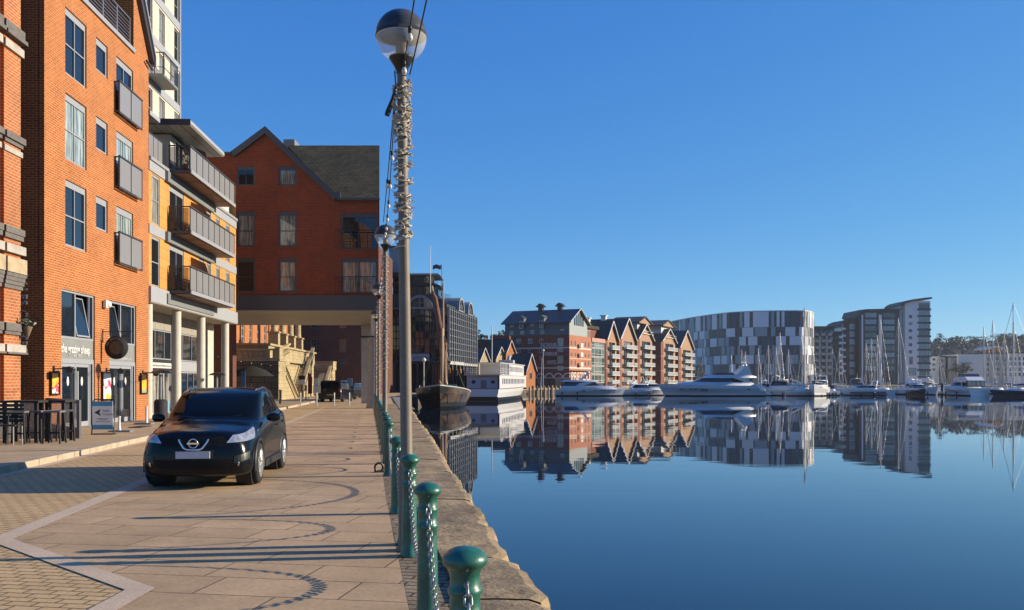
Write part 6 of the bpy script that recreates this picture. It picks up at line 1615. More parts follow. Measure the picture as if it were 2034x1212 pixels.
cruiser('black hulled small boat with white cabin right of the sports cruiser',1812,178,7,2.8,-95,1.5,hm_=bl)
cruiser('grey cream cabin boat with square stern near the mooring post',1852,186,7.2,3.0,88,1.9,canopy=canvw,glass_=canvw,tall=1.1)
cruiser('small white cruiser half hidden right of the black hulled boat',1832,196,7,2.7,-75,1.6)
cruiser('small white cruiser with blue canopy at the far left pontoon of the marina',1500,196,7.5,2.8,-40,1.5,canopy=bluec)
cruiser('white cruiser seen bow on in front of the brown curved flats',1694,196,8,3.0,-95,2.0,canopy=canv)
# big cabin cruiser seen from astern
b=cruiser('big white cabin cruiser seen stern on, with wide dark framed windows',1946,171,12,4.8,96,2.1,tall=1.0)
mb=MB(); mb.box(1.2,1.35,-1.9,1.9,1.75,3.0); mb.build('cockpit_frame',navy,b)
for k in range(4): mb=MB(); mb.box(1.1,1.19,-1.75+k*.9,-1.75+k*.9+.78,1.95,2.85); mb.build('stern_window',M['glass_light'],b)
mb=MB(); mb.prism([(1.0,3.0),(6.0,3.05),(5.2,3.75),(2.0,3.75)],-1.75,1.75,'y'); mb.build('flybridge',gel,b)
mb=MB(); mb.prism([(2.0,3.76),(5.0,3.76),(4.6,4.4),(2.4,4.3)],-1.4,1.4,'y'); mb.build('flybridge_canopy',navy,b)
# --- sailing boats
def sloop(lab,px,Z,mtop,rz,L=9.5,B=3.1,hm_=gel,cov=None,mastpx=None,lean=0,furl=True,two=None,stripe=None):
    x,y=wpos(px,Z); b=boat('sailing_boat',lab,'sailing boat',x,y,R(rz),'sailing boats in the marina')
    hull(b,L,B,1.25,1.0,hm_,stripe=stripe or boot,stern=.72,full=2.0)
    house(b,'cabin',gel,[(L*.3,L*.72,B*.33,1.02,.4),(L*.32,L*.68,B*.29,1.42,.45)])
    mh=fzz(mtop,Z)-WZ
    mb=MB(); mb.tube([(L*.58,0,1.0),(L*.58+lean,0,mh)],[.10,.075],8); 
    for f_ in (.45,.72): mb.tube([(L*.58,-.9+f_*.4,1+mh*f_),(L*.58,.9-f_*.4,1+mh*f_)],.03,4)
    mb.build('mast',alu,b)
    mb=MB(); mb.tube([(L*.58,0,2.0),(L*.16,0,2.1)],.06,6); mb.build('boom',alu,b)
    mb=MB(); mb.tube([(L*.57,0,2.15),(L*.4,0,2.28),(L*.17,0,2.2)],[.16,.17,.08],7); mb.build('sail_cover',cov or canvw,b)
    mb=MB(); mb.tube([(L*.98,0,1.3),(L*.585+lean,0,mh*.97)],.05 if furl else .018,5); mb.build('furled_jib',canvw,b)
    mb=MB(); mb.tube([(.1,0,1.1),(L*.58+lean,0,mh)],.018,3)
    for s in (-1,1): mb.tube([(L*.57,s*B*.45,1.1),(L*.58,s*.55,1+mh*.45),(L*.58,0,mh*.95)],.016,3)
    mb.build('rigging',M['steel'],b)
    if two: mb=MB(); mb.tube([(L*.18,0,1),(L*.18,0,two)],.08,6); mb.build('mizzen_mast',alu,b)
    rails(b,L,B,1.0,1.25,.6,.05,.97,8)
    return b
b=sloop('white sloop with the tallest mast of the marina, red waterline, near the middle',1560,172,611,-8,L=6.2,B=2.9,cov=gel,stripe=redb2,furl=True)
mb=MB(); mb.tube([(3.6,0,2.2),(.9,0,3.3)],.12,6); mb.build('raised_boom',gel,b)
ms=[(1453,704,205,80),(1473,692,210,95),(1480,696,214,100),(1506,690,208,85),(1526,683,205,100),(1541,687,202,92),(1549,658,212,88),(1566,692,206,97),(1593,671,204,90),(1603,692,216,94),(1615,690,208,84),(1653,690,205,95),(1667,692,202,88),(1720,680,206,92),(1731,670,204,98),(1743,663,203,86),(1749,631,196,92),(1784,628,200,94),(1864,705,190,90),(1954,647,204,94),(1972,634,196,100),(1994,662,206,88),(2001,688,210,95),(2014,638,200,92)]
desc=['moored behind the bow window of the large yacht','moored behind the radar arch of the large yacht','close right of the radar arch mast','behind the stern of the large yacht','between the dark arch cruiser and the large yacht stern','close left of the tall brown topped mast','with a tall tapering mast left of the tallest white mast','just left of the tallest white sloop','just right of the tallest white sloop','between the tallest sloop and the bluff motor boat','directly behind the bluff motor boat','right of the bluff motor boat with a short mast','before the grey flats with a plain pale mast','before the teal glazed flats, leftmost mast there','second mast before the teal glazed flats','third and leaning mast before the teal glazed flats','with the thick tall mast behind the sports cruiser','with the tall mast before the narrow brown brick block','with a short thin mast beside the small white houses','behind the big stern on cabin cruiser','with the tall mast right of the big cabin cruiser','before the pale flats with dark window bands','with a short mast before the pale flats','left of the navy hulled yacht at the edge']
for i,((p,yt,Z,rz),d_) in enumerate(zip(ms,desc)):
    L=8+ (i*37%5)*.5; r=R(rz); mx_=L*.58
    x,y=wpos(p,Z); px2=CX+(x-mx_*math.cos(r))/(y-mx_*math.sin(r))*F
    sloop('%s boat %s'%(['white','cream','white'][i%3],d_),px2,y-mx_*math.sin(r),yt,rz,L=L,B=2.7,cov=[canvw,bluec,canv,gel][i%4],hm_=[gel,gelb,gel,M['white']][i%4],lean=.3 if p==1743 else 0,furl=i%2==0,two=7 if i==3 else None)
b=sloop('navy hulled yacht with white rail at the right edge of the view',2078,168,600,170,L=10,B=3.1,hm_=navy,cov=bluec)
# pontoons and small things
pon=mat('pontoon_grey',(.16,.15,.13),.85,var=.25,scale=2)
for x0_,x1_,Z,lab in ((1236,1310,186,'floating pontoon between the two big motor yachts'),(1480,1680,199,'long floating pontoon behind the white sloop and motor boats'),(1690,1870,203,'floating pontoon behind the navy striped sports cruiser'),(1870,2060,199,'floating pontoon behind the big stern on cabin cruiser')):
    a,b2=fx(x0_,Z),fx(x1_,Z); t=thing('pontoon',lab,'pontoon',(a,Z,WZ),0,'floating pontoons')
    mb=MB(); mb.box(0,b2-a,0,2.2,.12,.5); mb.build('deck',pon,t); mb=MB(); mb.box(.2,b2-a-.2,.15,2.05,-.3,.119); mb.build('floats',M['black'],t)
    k=2.0
    while k<b2-a: mb=MB(); mb.lathe([(.14,-1),(.14,2.6),(0,2.8)],8); mb.build('pile',M['mid_grey'],t,(k,2.4,0)); k+=7.5
t=thing('fender_dock','low white dock box with round black tyres beside the bluff motor boat','dock',(fx(1638,174),174,WZ),0)
mb=MB(); mb.box(0,2.6,0,1.6,.15,.65); mb.build('deck',M['white'],t)
for k in range(4): mb=MB(); mb.lathe([(.08,-.05),(.2,-.05),(.2,.05),(.08,.05)],10); o=mb.build('tyre',bl,t,(.3+k*.65,-.06,.38)); o.rotation_euler=(R(90),0,0)
cruiser('orange and white inflatable boat on the dock right of the bluff motor boat',1668,176,4.5,1.8,170,1.3,canopy=bl,arch_=False,tall=.9)
t=thing('mooring_post','black mooring post with a white collar standing in the water','post',(fx(1871,176),176,WZ),0)
mb=MB(); mb.lathe([(.22,-1),(.22,2.2),(0,2.4)],10); mb.build('post',bl,t); mb=MB(); mb.lathe([(.3,.5),(.32,.7),(.3,.9)],10); mb.build('collar',M['white'],t)

# --- black sailing barge alongside the quay
barge_b=mat('barge_black',(.012,.012,.014),.35,var=.2); barge_w=mat('barge_brown',(.12,.085,.06),.25,var=.7,scale=.6,var2=.5,scale2=.25); 
b=boat('sailing_barge','old black sailing barge with brown furled sail moored at the quay, bow towards us','barge',fx(874,89),89.0,math.atan2(-1,.04),None)
L=22
b.location=(fx(873,89)-.04*L,89+L,WZ); 
hull(b,L,6.0,2.35,1.35,barge_b,stripe=barge_b,stern=.8,full=4.2,flare=.06)
rg=hullrings(L,6.05,2.36,1.36,stern=.8,full=4.2,flare=.06)
mb=MB()
for i in range(len(rg)-1):
    for j in (9,10): mb.face([rg[i][j],rg[i][j+1],rg[i+1][j+1],rg[i+1][j]][::-1],0,True)
mb.build('sunlit_flank',barge_w,b)  # sunlight and reflections on this flank put into a brown overlay
mb=MB()
for s in (0,11): mb.tube([(r_[s][0],r_[s][1],r_[s][2]+.06) for r_ in rg],.09,5)
mb.build('gunwale',mat('barge_rail',(.42,.44,.40),.6,var=.2),b)
mb=MB(); mb.box(3,7.5,-1.6,1.6,1.6,2.1); mb.box(9.5,14.5,-1.7,1.7,1.7,2.15); mb.build('hatch',barge_w,b)
mb=MB(); mb.box(.8,2.6,-.8,.8,1.5,2.4); mb.build('wheelhouse',mat('varnish',(.25,.12,.06),.5,var=.2),b)
mtop=fzz(548,92)-WZ
mb=MB(); mb.tube([(15.5,.0,1.6),(15.4,-.0,mtop*.62)],[.2,.16],8); mb.tube([(15.3,.12,mtop*.56),(15.2,.12,mtop)],[.12,.07],8); mb.build('mast',mat('spar_wood',(.42,.27,.15),.5,var=.2),b)
mb=MB(); mb.tube([(15.2,.5,2.2),(14.2,-1.15,mtop*.96)],[.17,.10],8); mb.build('sprit',bpy.data.materials['spar_wood'],b)
mb=MB(); mb.tube([(15.4,.3,2.6),(15.2,.1,6),(14.9,-.25,8.5),(14.5,-.8,mtop*.86),(14.25,-1.15,mtop*.93)],[.22,.26,.34,.26,.1],8); mb.build('furled_sail',mat('tan_sail',(.17,.085,.055),.85,var=.3,scale=3),b)
mb=MB(); mb.tube([(2.2,0,1.6),(2.2,0,7.6)],[.12,.08],6); mb.build('mizzen_mast',bpy.data.materials['spar_wood'],b)
mb=MB(); mb.tube([(L-.3,0,2.5),(L+4.0,0,3.6)],[.14,.08],6) if 0 else mb.tube([(L-2.5,0,2.6),(L+.6,.0,2.9)],[.13,.09],6); mb.build('bowsprit',bpy.data.materials['spar_wood'],b)
mb=MB()
for x,y in ((13.5,2.5),(14.5,2.55),(13.5,-2.5),(14.5,-2.55),(L-.4,0)): mb.tube([(x,y,1.8),(15.4,0,mtop*.6)],.025,3)
mb.tube([(15.2,0,mtop*.97),(L-.4,0,2.5)],.02,3); mb.tube([(15.2,0,mtop*.97),(2.2,0,7.6)],.02,3); mb.build('rigging',M['cableblk'],b)
for s in (-1,1): mb=MB(); mb.prism([(9,.4),(12.2,1.9),(9.6,2.0),(7.8,.9)],s*2.78-.05,s*2.78+.05,'y'); mb.build('leeboard',barge_w,b)
mb=MB(); mb.tube([(L-1.5,.6,1.9),(L-1.0,.85,1.1),(L-.7,.8,.6),(L-.2,.75,.75)],.07,5); mb.build('anchor',bl,b)
mb=MB(); rr=random.Random(4)
for k in range(5): mb.box(L-6+k*1.0,L-5.4+k*1.0,rr.uniform(-1.6,.8),rr.uniform(.9,1.8),1.95,2.2+rr.random()*.4)
mb.build('deck_gear',mat('deck_gear_tarp',(.15,.32,.34),.8,var=.4),b)
# --- white passenger ship
b=boat('passenger_ship','white two decked passenger ship with black lower hull moored beyond the barge','ship',fx(962,126),126.0,math.atan2(1,.15),None)
L=36
b.location=(-4.05-.15*1.5,124.5,WZ); b.scale=(1,1,.86)
hull(b,L,5.6,2.4,2.0,gel,stripe=barge_b,stern=.86,full=3.4,flare=.05)
rg=hullrings(L,5.64,2.42,2.02,stern=.86,full=3.4,flare=.05); mb=MB()
for i in range(len(rg)-1):
    for j in (2,3,4,6,7,8): mb.face([rg[i][j],rg[i][j+1],rg[i+1][j+1],rg[i+1][j]][::-1] if 0 else [rg[i][j],rg[i+1][j],rg[i+1][j+1],rg[i][j+1]],0,True)
mb.build('black_boot_top',barge_b,b)
mb=MB(); 
for s in (0,11): mb.tube([(r_[s][0],r_[s][1],r_[s][2]+.04) for r_ in rg],.08,5)
mb.build('rubbing_strake',M['mid_grey'],b)
pan=mat('ship_white_shaded',(.45,.50,.60),.5,var=.05)  # white with the blue of the stern's shade put into it
mb=MB(); mb.box(.6,2.0,-2.2,2.2,2.1,3.9); mb.build('stern_deckhouse',pan,b)
for k in (-1.5,1.3): mb=MB(); mb.lathe([(.0,0),(.3,.01),(.3,.06),(0,.07)],12); o=mb.build('porthole',bl,b,(.62,k,3.2)); o.rotation_euler=(0,R(-90),0)
mb=MB(); mb.box(-.03,.0,-2.35,2.35,.02,.75); mb.build('stern_boot_top',barge_b,b)
mb=MB(); mb.box(.54,.6,-.55,.25,2.2,3.5); mb.build('stern_door',M['mid_grey'],b)
mb=MB(); mb.wall(0,L-8,2.1,4.3,[(2.5+k*1.6,3.4+k*1.6,2.85,3.75) for k in range(15)],y=-2.55,reveal=.2); mb.box(2.0,L-6,-2.3,2.55,2.1,4.3); 
mb.build('main_cabin',gel,b)
for k in range(15): mb=MB(); mb.box(2.5+k*1.6,3.4+k*1.6,-2.36,-2.34,2.85,3.75); mb.build('cabin_window',bl,b)
mb=MB(); mb.box(.4,L-7.5,-2.7,2.7,4.31,4.42); mb.box(.4,10.5,-2.6,2.6,6.3,6.42); mb.build('upper_deck',gel,b)
mb=MB(); mb.wall(10.5,L-9,4.43,6.4,[(11.2+k*1.35,11.9+k*1.35,5.0,5.95) for k in range(11)],y=-2.3,reveal=.2); mb.box(10.5,L-9,-2.05,2.2,4.43,6.4); mb.box(10.2,L-8.6,-2.5,2.5,6.41,6.52); mb.build('upper_cabin',gel,b)
for k in range(11): mb=MB(); mb.box(11.2+k*1.35,11.9+k*1.35,-2.11,-2.09,5.0,5.95); mb.build('cabin_window',bl,b)
mb=MB()
for x in [.6+k*1.4 for k in range(8)]:
    for s in (-1,1): mb.tube([(x,s*2.55,4.4),(x,s*2.55,6.3)],.04,4)
for z in (4.75,5.05,5.4):
    for s in (-1,1): mb.tube([(.6,s*2.55,z),(10.4,s*2.55,z)],.03,4)
    mb.tube([(.6,-2.55,z),(.6,2.55,z)],.03,4)
mb.build('deck_rail',gel,b)
mb=MB(); mb.box(22,24,-1.2,1.2,6.53,7.4); mb.tube([(25.2,0,6.5),(25.2,0,8.0),(25.9,0,8.2)],.3,8); mb.build('funnel',M['grey_panel'],b)
mb=MB(); mb.tube([(8.5,0,6.4),(8.5,0,13.0)],.07,5); mb.build('mast',M['white'],b)
# things on the quays
for i,(p,Z,h_,lab) in enumerate(((1079,190,8.0,'white globe lamp post beside the red flag on the hotel quay'),(1261,262,6.5,'pale lamp post before the third gabled flats block'),(842,118,4.2,'white globe lamp before the glass building'))):
    t=thing('street_lamp',lab,'street lamp',(fx(p,Z),Z,0),0,'lamps on the far quays'); mb=MB(); mb.tube([(0,0,0),(0,0,h_)],.06,6); mb.build('pole',M['white'],t); mb=MB(); mb.lathe([(.05,0),(.28,.2),(.28,.4),(.05,.6)],10); mb.build('globe',M['white'],t,(0,0,h_))
t=thing('flag','red flag on a white staff on the quay by the hotel','flag',(fx(1074,184),184,0),0)
mb=MB(); mb.tube([(0,0,0),(.3,0,6.6)],.05,5); mb.build('pole',M['white'],t); mb=MB(); mb.prism([(-.9,4.6),(-.1,4.9),(.15,6.4),(-.6,6.1)],-.03,.03,'y'); mb.build('cloth',mat('flag_red',(.45,.03,.05),.8,var=.2),t)
rr=random.Random(8)
for i in range(9):
    p=1052+i*7.5; Z=186+i*2.0; t=thing('quay_pile','weathered timber quay pile, %s counting from the ferry bow towards the hotel'%ORD[i],'pile',(fx(p,Z),Z,WZ),0,'timber piles on the far quay')
    mb=MB(); mb.lathe([(.24,-1),(.22,1.3+rr.random()*.6),(0,2.0)],8); mb.build('pile',mat('pile_wood',(.42,.28,.16),.9,var=.4,scale=2) if i==0 else bpy.data.materials['pile_wood'],t)
for i in range(12):
    Z=116+i*6.5; x=edge(Z)-1.2; t=thing('quay_post','slender pale railing post on the second quay, %s from the barge'%ORD[i],'post',(x,Z,0),0,'posts along the second quay'); mb=MB(); mb.tube([(0,0,0),(0,0,1.1)],.05,5); mb.build('post',M['white'],t)
# ---------------------------------------------------------------- parked car
paint=mat('black_metallic_paint',(.004,.005,.007),.16,var=0,coat=.12,spec=.25); carglass=mat('car_glass',(.004,.006,.006),.05,var=0,spec=.14)
plast=mat('dark_bumper_plastic',(.018,.019,.02),.45,var=.1); rubber=mat('tyre_rubber',(.012,.012,.012),.85,var=.2); alloy=mat('alloy_rim',(.50,.50,.50),.3,metal=.8,var=.05); chrome=mat('chrome',(.75,.75,.76),.12,metal=1,var=0)
lampm=mat('headlamp_lens',(.55,.57,.60),.12,var=.5,scale=14,metal=.5); amber=mat('indicator_amber',(.5,.2,.06),.3,var=.2); plate_=mat('number_plate_grey',(.66,.66,.68),.5,var=.06,scale=2)
def cr(p0,p1,p2,p3,t):
    return .5*((2*p1)+(-p0+p2)*t+(2*p0-5*p1+4*p2-p3)*t*t+(-p0+3*p1-3*p2+p3)*t*t*t)
def interp(arr,u):
    n=len(arr)-1; u=min(max(u,0),n-1e-6); i=int(u); t=u-i
    g=lambda k: arr[min(max(k,0),n)]
    return [cr(a,b,c,d,t) for a,b,c,d in zip(g(i-1),g(i),g(i+1),g(i+2))]
# control grid: columns of (x,y,z) from sill to roof centre; x=0 nose, grows rearward
def carbody(t, cols, NU, NV, isglass, wheels, R_, mats_paint, mats_glass, body_name='body'):
    n=len(cols)-1; nj=len(cols[0])-1
    grid=[[None]*(NV+1) for _ in range(NU+1)]
    for a in range(NU+1):
        col=[interp([c[j] for c in cols],a/NU*n) for j in range(nj+1)]
        for b_ in range(NV+1): grid[a][b_]=interp(col,b_/NV*nj)
    body=MB(); glass={}
    for s in (1,-1):
        bp_={}; 
        for a in range(NU):
            for b_ in range(NV):
                q=[grid[a][b_],grid[a+1][b_],grid[a+1][b_+1],grid[a][b_+1]]
                c=[sum(v[k] for v in q)/4 for k in range(3)]
                if c[2]<.70 and any(math.hypot(c[0]-wx_,c[2]-R_)<R_+.055 for wx_ in wheels) and c[1]>.45: continue
                pts=[(v[0],v[1]*s,v[2]) for v in q]
                if s<0: pts=pts[::-1]
                g=isglass((a+.5)/NU*n,(b_+.5)/NV*nj,c)
                if g:
                    key=(g,s) if g!='windscreen' and g!='rear_window' else (g,0)
                    glass.setdefault(key,MB()).face(pts,0,True)
                else: body.face(pts,0,True)
    def finish(mb,name,m_,parent):
        me=mb.data(name,m_); 
        import bmesh
        bm=bmesh.new(); bm.from_mesh(me); bmesh.ops.remove_doubles(bm,verts=bm.verts,dist=.002); bmesh.ops.recalc_face_normals(bm,faces=bm.faces) if name==body_name else None; bm.to_mesh(me); bm.free()
        return link(name,me,parent)
    finish(body,body_name,mats_paint,t)
    for (g,s),mb in glass.items(): finish(mb,g,mats_glass,t)
cols=[
 # under, sill, low, mid, belt, lowglass, topglass, roofedge, centre
 [(.16,0,.20),(.05,0,.24),(.0,0,.40),(.01,0,.62),(.05,0,.80),(.10,0,.88),(.16,0,.915),(.22,0,.93),(.28,0,.945)],
 [(.17,.35,.20),(.06,.38,.24),(.02,.38,.40),(.03,.37,.62),(.07,.36,.80),(.13,.30,.885),(.18,.22,.92),(.24,.12,.935),(.29,0,.95)],
 [(.22,.62,.20),(.12,.68,.25),(.09,.69,.42),(.10,.67,.62),(.14,.63,.80),(.22,.54,.895),(.28,.38,.935),(.33,.2,.955),(.36,0,.965)],
 [(.34,.74,.20),(.28,.81,.26),(.26,.825,.45),(.28,.81,.64),(.34,.765,.80),(.42,.66,.91),(.46,.46,.955),(.50,.24,.98),(.52,0,.99)],
 [(.60,.76,.20),(.56,.865,.28),(.55,.875,.48),(.57,.865,.66),(.62,.83,.83),(.68,.72,.945),(.70,.50,.99),(.74,.26,1.015),(.76,0,1.022)],
 [(.95,.76,.20),(.92,.88,.28),(.92,.892,.50),(.93,.885,.68),(.96,.855,.87),(.98,.76,.975),(1.0,.54,1.02),(1.02,.28,1.045),(1.04,0,1.052)],
 [(1.30,.76,.20),(1.28,.872,.26),(1.28,.89,.52),(1.29,.885,.72),(1.30,.86,.93),(1.22,.79,1.02),(1.18,.60,1.055),(1.16,.30,1.078),(1.15,0,1.085)],
 [(1.62,.76,.20),(1.60,.862,.26),(1.60,.885,.54),(1.60,.885,.76),(1.60,.86,.97),(1.55,.80,1.06),(1.50,.72,1.20),(1.42,.44,1.235),(1.38,0,1.245)],
 [(1.95,.76,.20),(1.95,.862,.26),(1.95,.885,.56),(1.95,.885,.78),(1.95,.865,.99),(1.95,.80,1.08),(1.93,.71,1.41),(1.90,.56,1.482),(1.86,0,1.49)],
 [(2.30,.76,.20),(2.30,.862,.26),(2.30,.885,.56),(2.30,.885,.79),(2.30,.87,1.01),(2.30,.80,1.09),(2.30,.70,1.50),(2.30,.60,1.568),(2.30,0,1.60)],
 [(2.75,.76,.20),(2.75,.862,.26),(2.75,.885,.57),(2.75,.887,.80),(2.75,.87,1.03),(2.75,.80,1.105),(2.75,.69,1.515),(2.75,.60,1.582),(2.75,0,1.615)],
 [(3.20,.76,.20),(3.20,.865,.27),(3.20,.89,.58),(3.20,.89,.82),(3.20,.87,1.05),(3.20,.795,1.125),(3.20,.675,1.495),(3.20,.58,1.565),(3.20,0,1.60)],
 [(3.60,.75,.22),(3.62,.87,.28),(3.62,.89,.60),(3.62,.885,.84),(3.62,.855,1.07),(3.62,.77,1.16),(3.60,.64,1.46),(3.62,.54,1.53),(3.64,0,1.565)],
 [(3.95,.70,.26),(4.02,.83,.32),(4.04,.85,.62),(4.04,.835,.86),(4.02,.79,1.08),(3.98,.70,1.18),(3.86,.54,1.42),(3.85,.42,1.50),(3.86,0,1.53)],
 [(4.10,.55,.28),(4.24,.62,.34),(4.28,.64,.64),(4.26,.63,.88),(4.22,.60,1.08),(4.15,.52,1.18),(3.98,.42,1.40),(3.92,.34,1.48),(3.93,0,1.505)],
 [(4.12,0,.28),(4.28,0,.34),(4.33,0,.66),(4.31,0,.90),(4.27,0,1.08),(4.20,0,1.18),(4.02,0,1.40),(3.96,0,1.48),(3.94,0,1.50)]]
def isg(u,v,c):
    if 6.28<u<8.55 and v>6.12 and v<=8 and c[2]>1.075 and c[2]<1.50 and u< 8.5: 
        return 'windscreen'
    if 5.15<v<6.0 and 7.75<u<12.55:
        for a,b_,nm in ((7.75,9.85,'front_side_window'),(9.95,11.35,'rear_side_window'),(11.45,12.55,'quarter_window')):
            if a<u<b_: return nm
    if 5.1<v<6.3 and u>13.5: return 'rear_window'
    return None
car=thing('parked_car','black family car parked on the slabs, facing the camera','car',(0,0,0),0)
carbody(car,cols,150,64,isg,(.86,3.49),.345,paint,carglass)
mb=MB(); mb.box(.35,4.0,-.72,.72,.21,.5); mb.build('underbody',plast,car)
mb=MB(); mb.box(1.9,3.8,-.60,.60,.5,1.0); mb.build('interior',mat('car_interior',(.02,.02,.022),.9,var=.3),car)
for wx_ in (.86,3.49):
    for s in (-1,1):
        w=link('wheel',None,car,(wx_,s*.79,.345))
        mb=MB(); pr=[(.235,-.10),(.32,-.105),(.340,-.09),(.345,-.05),(.345,.05),(.340,.09),(.32,.105),(.235,.10)]
        mb.lathe([(.12,-.09)]+pr+[(.12,.09)],40); o=mb.build('tyre',rubber,w); o.rotation_euler=(R(90),0,0)
        mb=MB(); mb.lathe([(.0,.07),(.05,.075),(.05,.05),(.2,.035),(.205,.10),(.238,.106),(.238,.0),(0,.0)],32)
        o=mb.build('rim',plast,w); o.rotation_euler=(R(90)*-s,0,0)
        mb=MB()
        for k in range(5):
            a=k*2*math.pi/5
            for d in (-.13,.13): mb.tube([(.03*math.cos(a),.03*math.sin(a),.10),(.21*math.cos(a+d),.21*math.sin(a+d),.098)],[.03,.022],6)
        mb.lathe([(.205,.085),(.24,.106),(.243,.112),(.215,.108)],32); mb.lathe([(.055,.09),(.05,.125),(0,.125)],14)
        o=mb.build('spokes',alloy,w); o.rotation_euler=(R(90)*-s,0,0)
        mb=MB(); pts=[(.40*math.cos(t_),.40*math.sin(t_)) for t_ in [R(-14)+R(208)*k/20 for k in range(21)]]
        def cy(x): # body half width near the arch
            return .875
        mb.tube([(wx_+p,s*(.872 if wx_>2 else .868-.0*abs(p)),.345+q) for p,q in pts],.032,6); mb.build('wheel_arch_trim',plast,car)
        mb=MB(); mb.lathe([(.395,-.25),(.395,.0)],24); o=mb.build('arch_liner',M['blackmatt'],car,(wx_,s*.80,.345)); o.rotation_euler=(R(90)*s*-1,0,0)
gblack=mat('grille_black',(.006,.006,.007),.6,var=0,spec=.2)
# lower cladding, bumper details
mb=MB()
for s in (-1,1): mb.box(1.30,3.05,s*.885-.02,s*.885+.012,.24,.36)
mb.build('sill_trim',plast,car)
def surf(u,v): 
    n=len(cols)-1; col=[interp([c[j] for c in cols],u) for j in range(9)]; return interp(col,v)
def patch(name,uv,m_,par,s=1,off=.008,nu=6,nv=5,thick=0):
    """small piece that follows the body surface; uv: 4 corner (u,v)"""
    mb=MB(); g=[]
    for i in range(nu+1):
        row=[]
        for j in range(nv+1):
            a,b_=i/nu,j/nv
            u=(1-a)*(1-b_)*uv[0][0]+a*(1-b_)*uv[1][0]+a*b_*uv[2][0]+(1-a)*b_*uv[3][0]; v=(1-a)*(1-b_)*uv[0][1]+a*(1-b_)*uv[1][1]+a*b_*uv[2][1]+(1-a)*b_*uv[3][1]
            p=Vector(surf(u,v)); du=Vector(surf(u+.05,v))-Vector(surf(u-.05,v)); dv=Vector(surf(u,v+.05))-Vector(surf(u,v-.05)); nn=du.cross(dv)
            if nn.length<1e-9: nn=Vector((-1,0,0))
            nn.normalize()
            if nn.x>0 and u<3: nn=-nn
            elif u>=3 and nn.y<0: nn=-nn
            p=p+nn*off; row.append((p.x,p.y*s,p.z))
        g.append(row)
    for i in range(nu):
        for j in range(nv):
            q=[g[i][j],g[i+1][j],g[i+1][j+1],g[i][j+1]]; mb.face(q if s>0 else q[::-1],0,True)
    return mb.build(name,m_,par)
for s in (1,-1):
    hl=patch('headlight',[(1.40,3.6),(3.9,3.75),(4.6,4.85),(1.9,4.45)],lampm,car,s,.012,10,8)
    fl_=patch('fog_lamp_pocket',[(1.7,2.0),(3.0,2.15),(3.0,2.75),(1.75,2.55)],M['black'],car,s,.008)
    mb=MB(); mb.lathe([(0,.0),(.045,.005),(.055,.03),(.05,.034),(0,.02)],16); o=mb.build('fog_lamp',chrome,fl_,(.125,s*.66,.41)); o.rotation_euler=(0,R(-90),s*R(28))
patch('grille',[(.02,3.35),(1.45,3.35),(1.35,4.35),(.02,4.35)],gblack,car,1,.004); patch('grille',[(.02,3.35),(1.45,3.35),(1.35,4.35),(.02,4.35)],gblack,car,-1,.004)
patch('lower_grille',[(.02,1.6),(1.5,1.6),(1.7,2.35),(.02,2.35)],gblack,car,1,.004); patch('lower_grille',[(.02,1.6),(1.5,1.6),(1.7,2.35),(.02,2.35)],gblack,car,-1,.004)
mb=MB()
for s in (-1,1): mb.tube([(.035,s*.225,.80),(.02,s*.21,.76),(-.005,s*.145,.665),(-.01,s*.10,.64),(-.012,0,.635)],[.013,.017,.018,.016,.014],8)
mb.build('chrome_grille_trim',chrome,car)
mb=MB(); mb.tube([(-.0,.07*math.cos(t_),.735+.07*math.sin(t_)) for t_ in [i*math.pi/12 for i in range(25)]],.010,8); mb.box(-.012,.004,-.092,.092,.720,.750); mb.build('emblem',chrome,car)
mb=MB(); mb.box(-.035,-.005,-.26,.26,.50,.61); mb.build('number_plate',plate_,car)
mb=MB(); mb.box(.005,.03,-.30,.30,.485,.625); mb.build('plate_holder',plast,car)
for s in (-1,1):
    mb=MB(); n_=10
    mb.loft([[(1.62+dx+.06*w_,s*(.84+.30*k/5-.02),1.075+.085*w_*math.sin(a)*1.0+.0)+() if 0 else (1.60+.055*w_*math.cos(a)+.012*k,s*(.87+.045*k),1.085+.075*w_*math.sin(a)) for a in [2*math.pi*q/n_ for q in range(n_)]] for k,w_,dx in ((0,.45,0),(1,.85,0),(2,1.05,0),(3,1.05,0),(4,.95,0),(5,.55,0))],0,True,True)
    mb.build('wing_mirror',paint,car)
    mb=MB()
    for a_,b_ in ((2.05,3.0),(3.0,3.75)): pass
    mb.box(2.62,2.80,s*.895-.012,s*.895+.012,.90,.925); mb.box(3.30,3.46,s*.892-.012,s*.892+.012,.93,.955); mb.build('door_handle',paint,car)
    mb=MB(); mb.tube([(1.58,s*.805,1.055),(1.95,s*.81,1.078),(2.75,s*.81,1.10),(3.6,s*.785,1.155)],.010,5); mb.build('window_trim',M['black'],car)
    mb=MB(); mb.tube([(2.1,s*.60,1.565),(2.8,s*.61,1.61),(3.55,s*.57,1.55)],.016,6); mb.build('roof_rail',chrome,car)
mb=MB(); mb.tube([(1.20,.55,1.10),(1.27,.05,1.135)],.010,5); mb.tube([(1.22,-.05,1.115),(1.28,-.5,1.13)],.010,5); mb.build('wiper',M['black'],car)
# place: nose towards the camera; front wheels touch the slabs where the photo shows them
fa=Vector(((408.5-CX)/F*(2800/205.0),2800/205.0+.02,0)); head=R(-6.2)
dirr=Vector((-math.sin(-head)*1.0,math.cos(head),0))          # rearward direction
rzz=math.atan2(dirr.y,dirr.x)
car.rotation_euler=(0,0,rzz); car.scale=(.925,.925,.925); car.location=tuple(fa-dirr*.80+Vector((0,0,.012)))

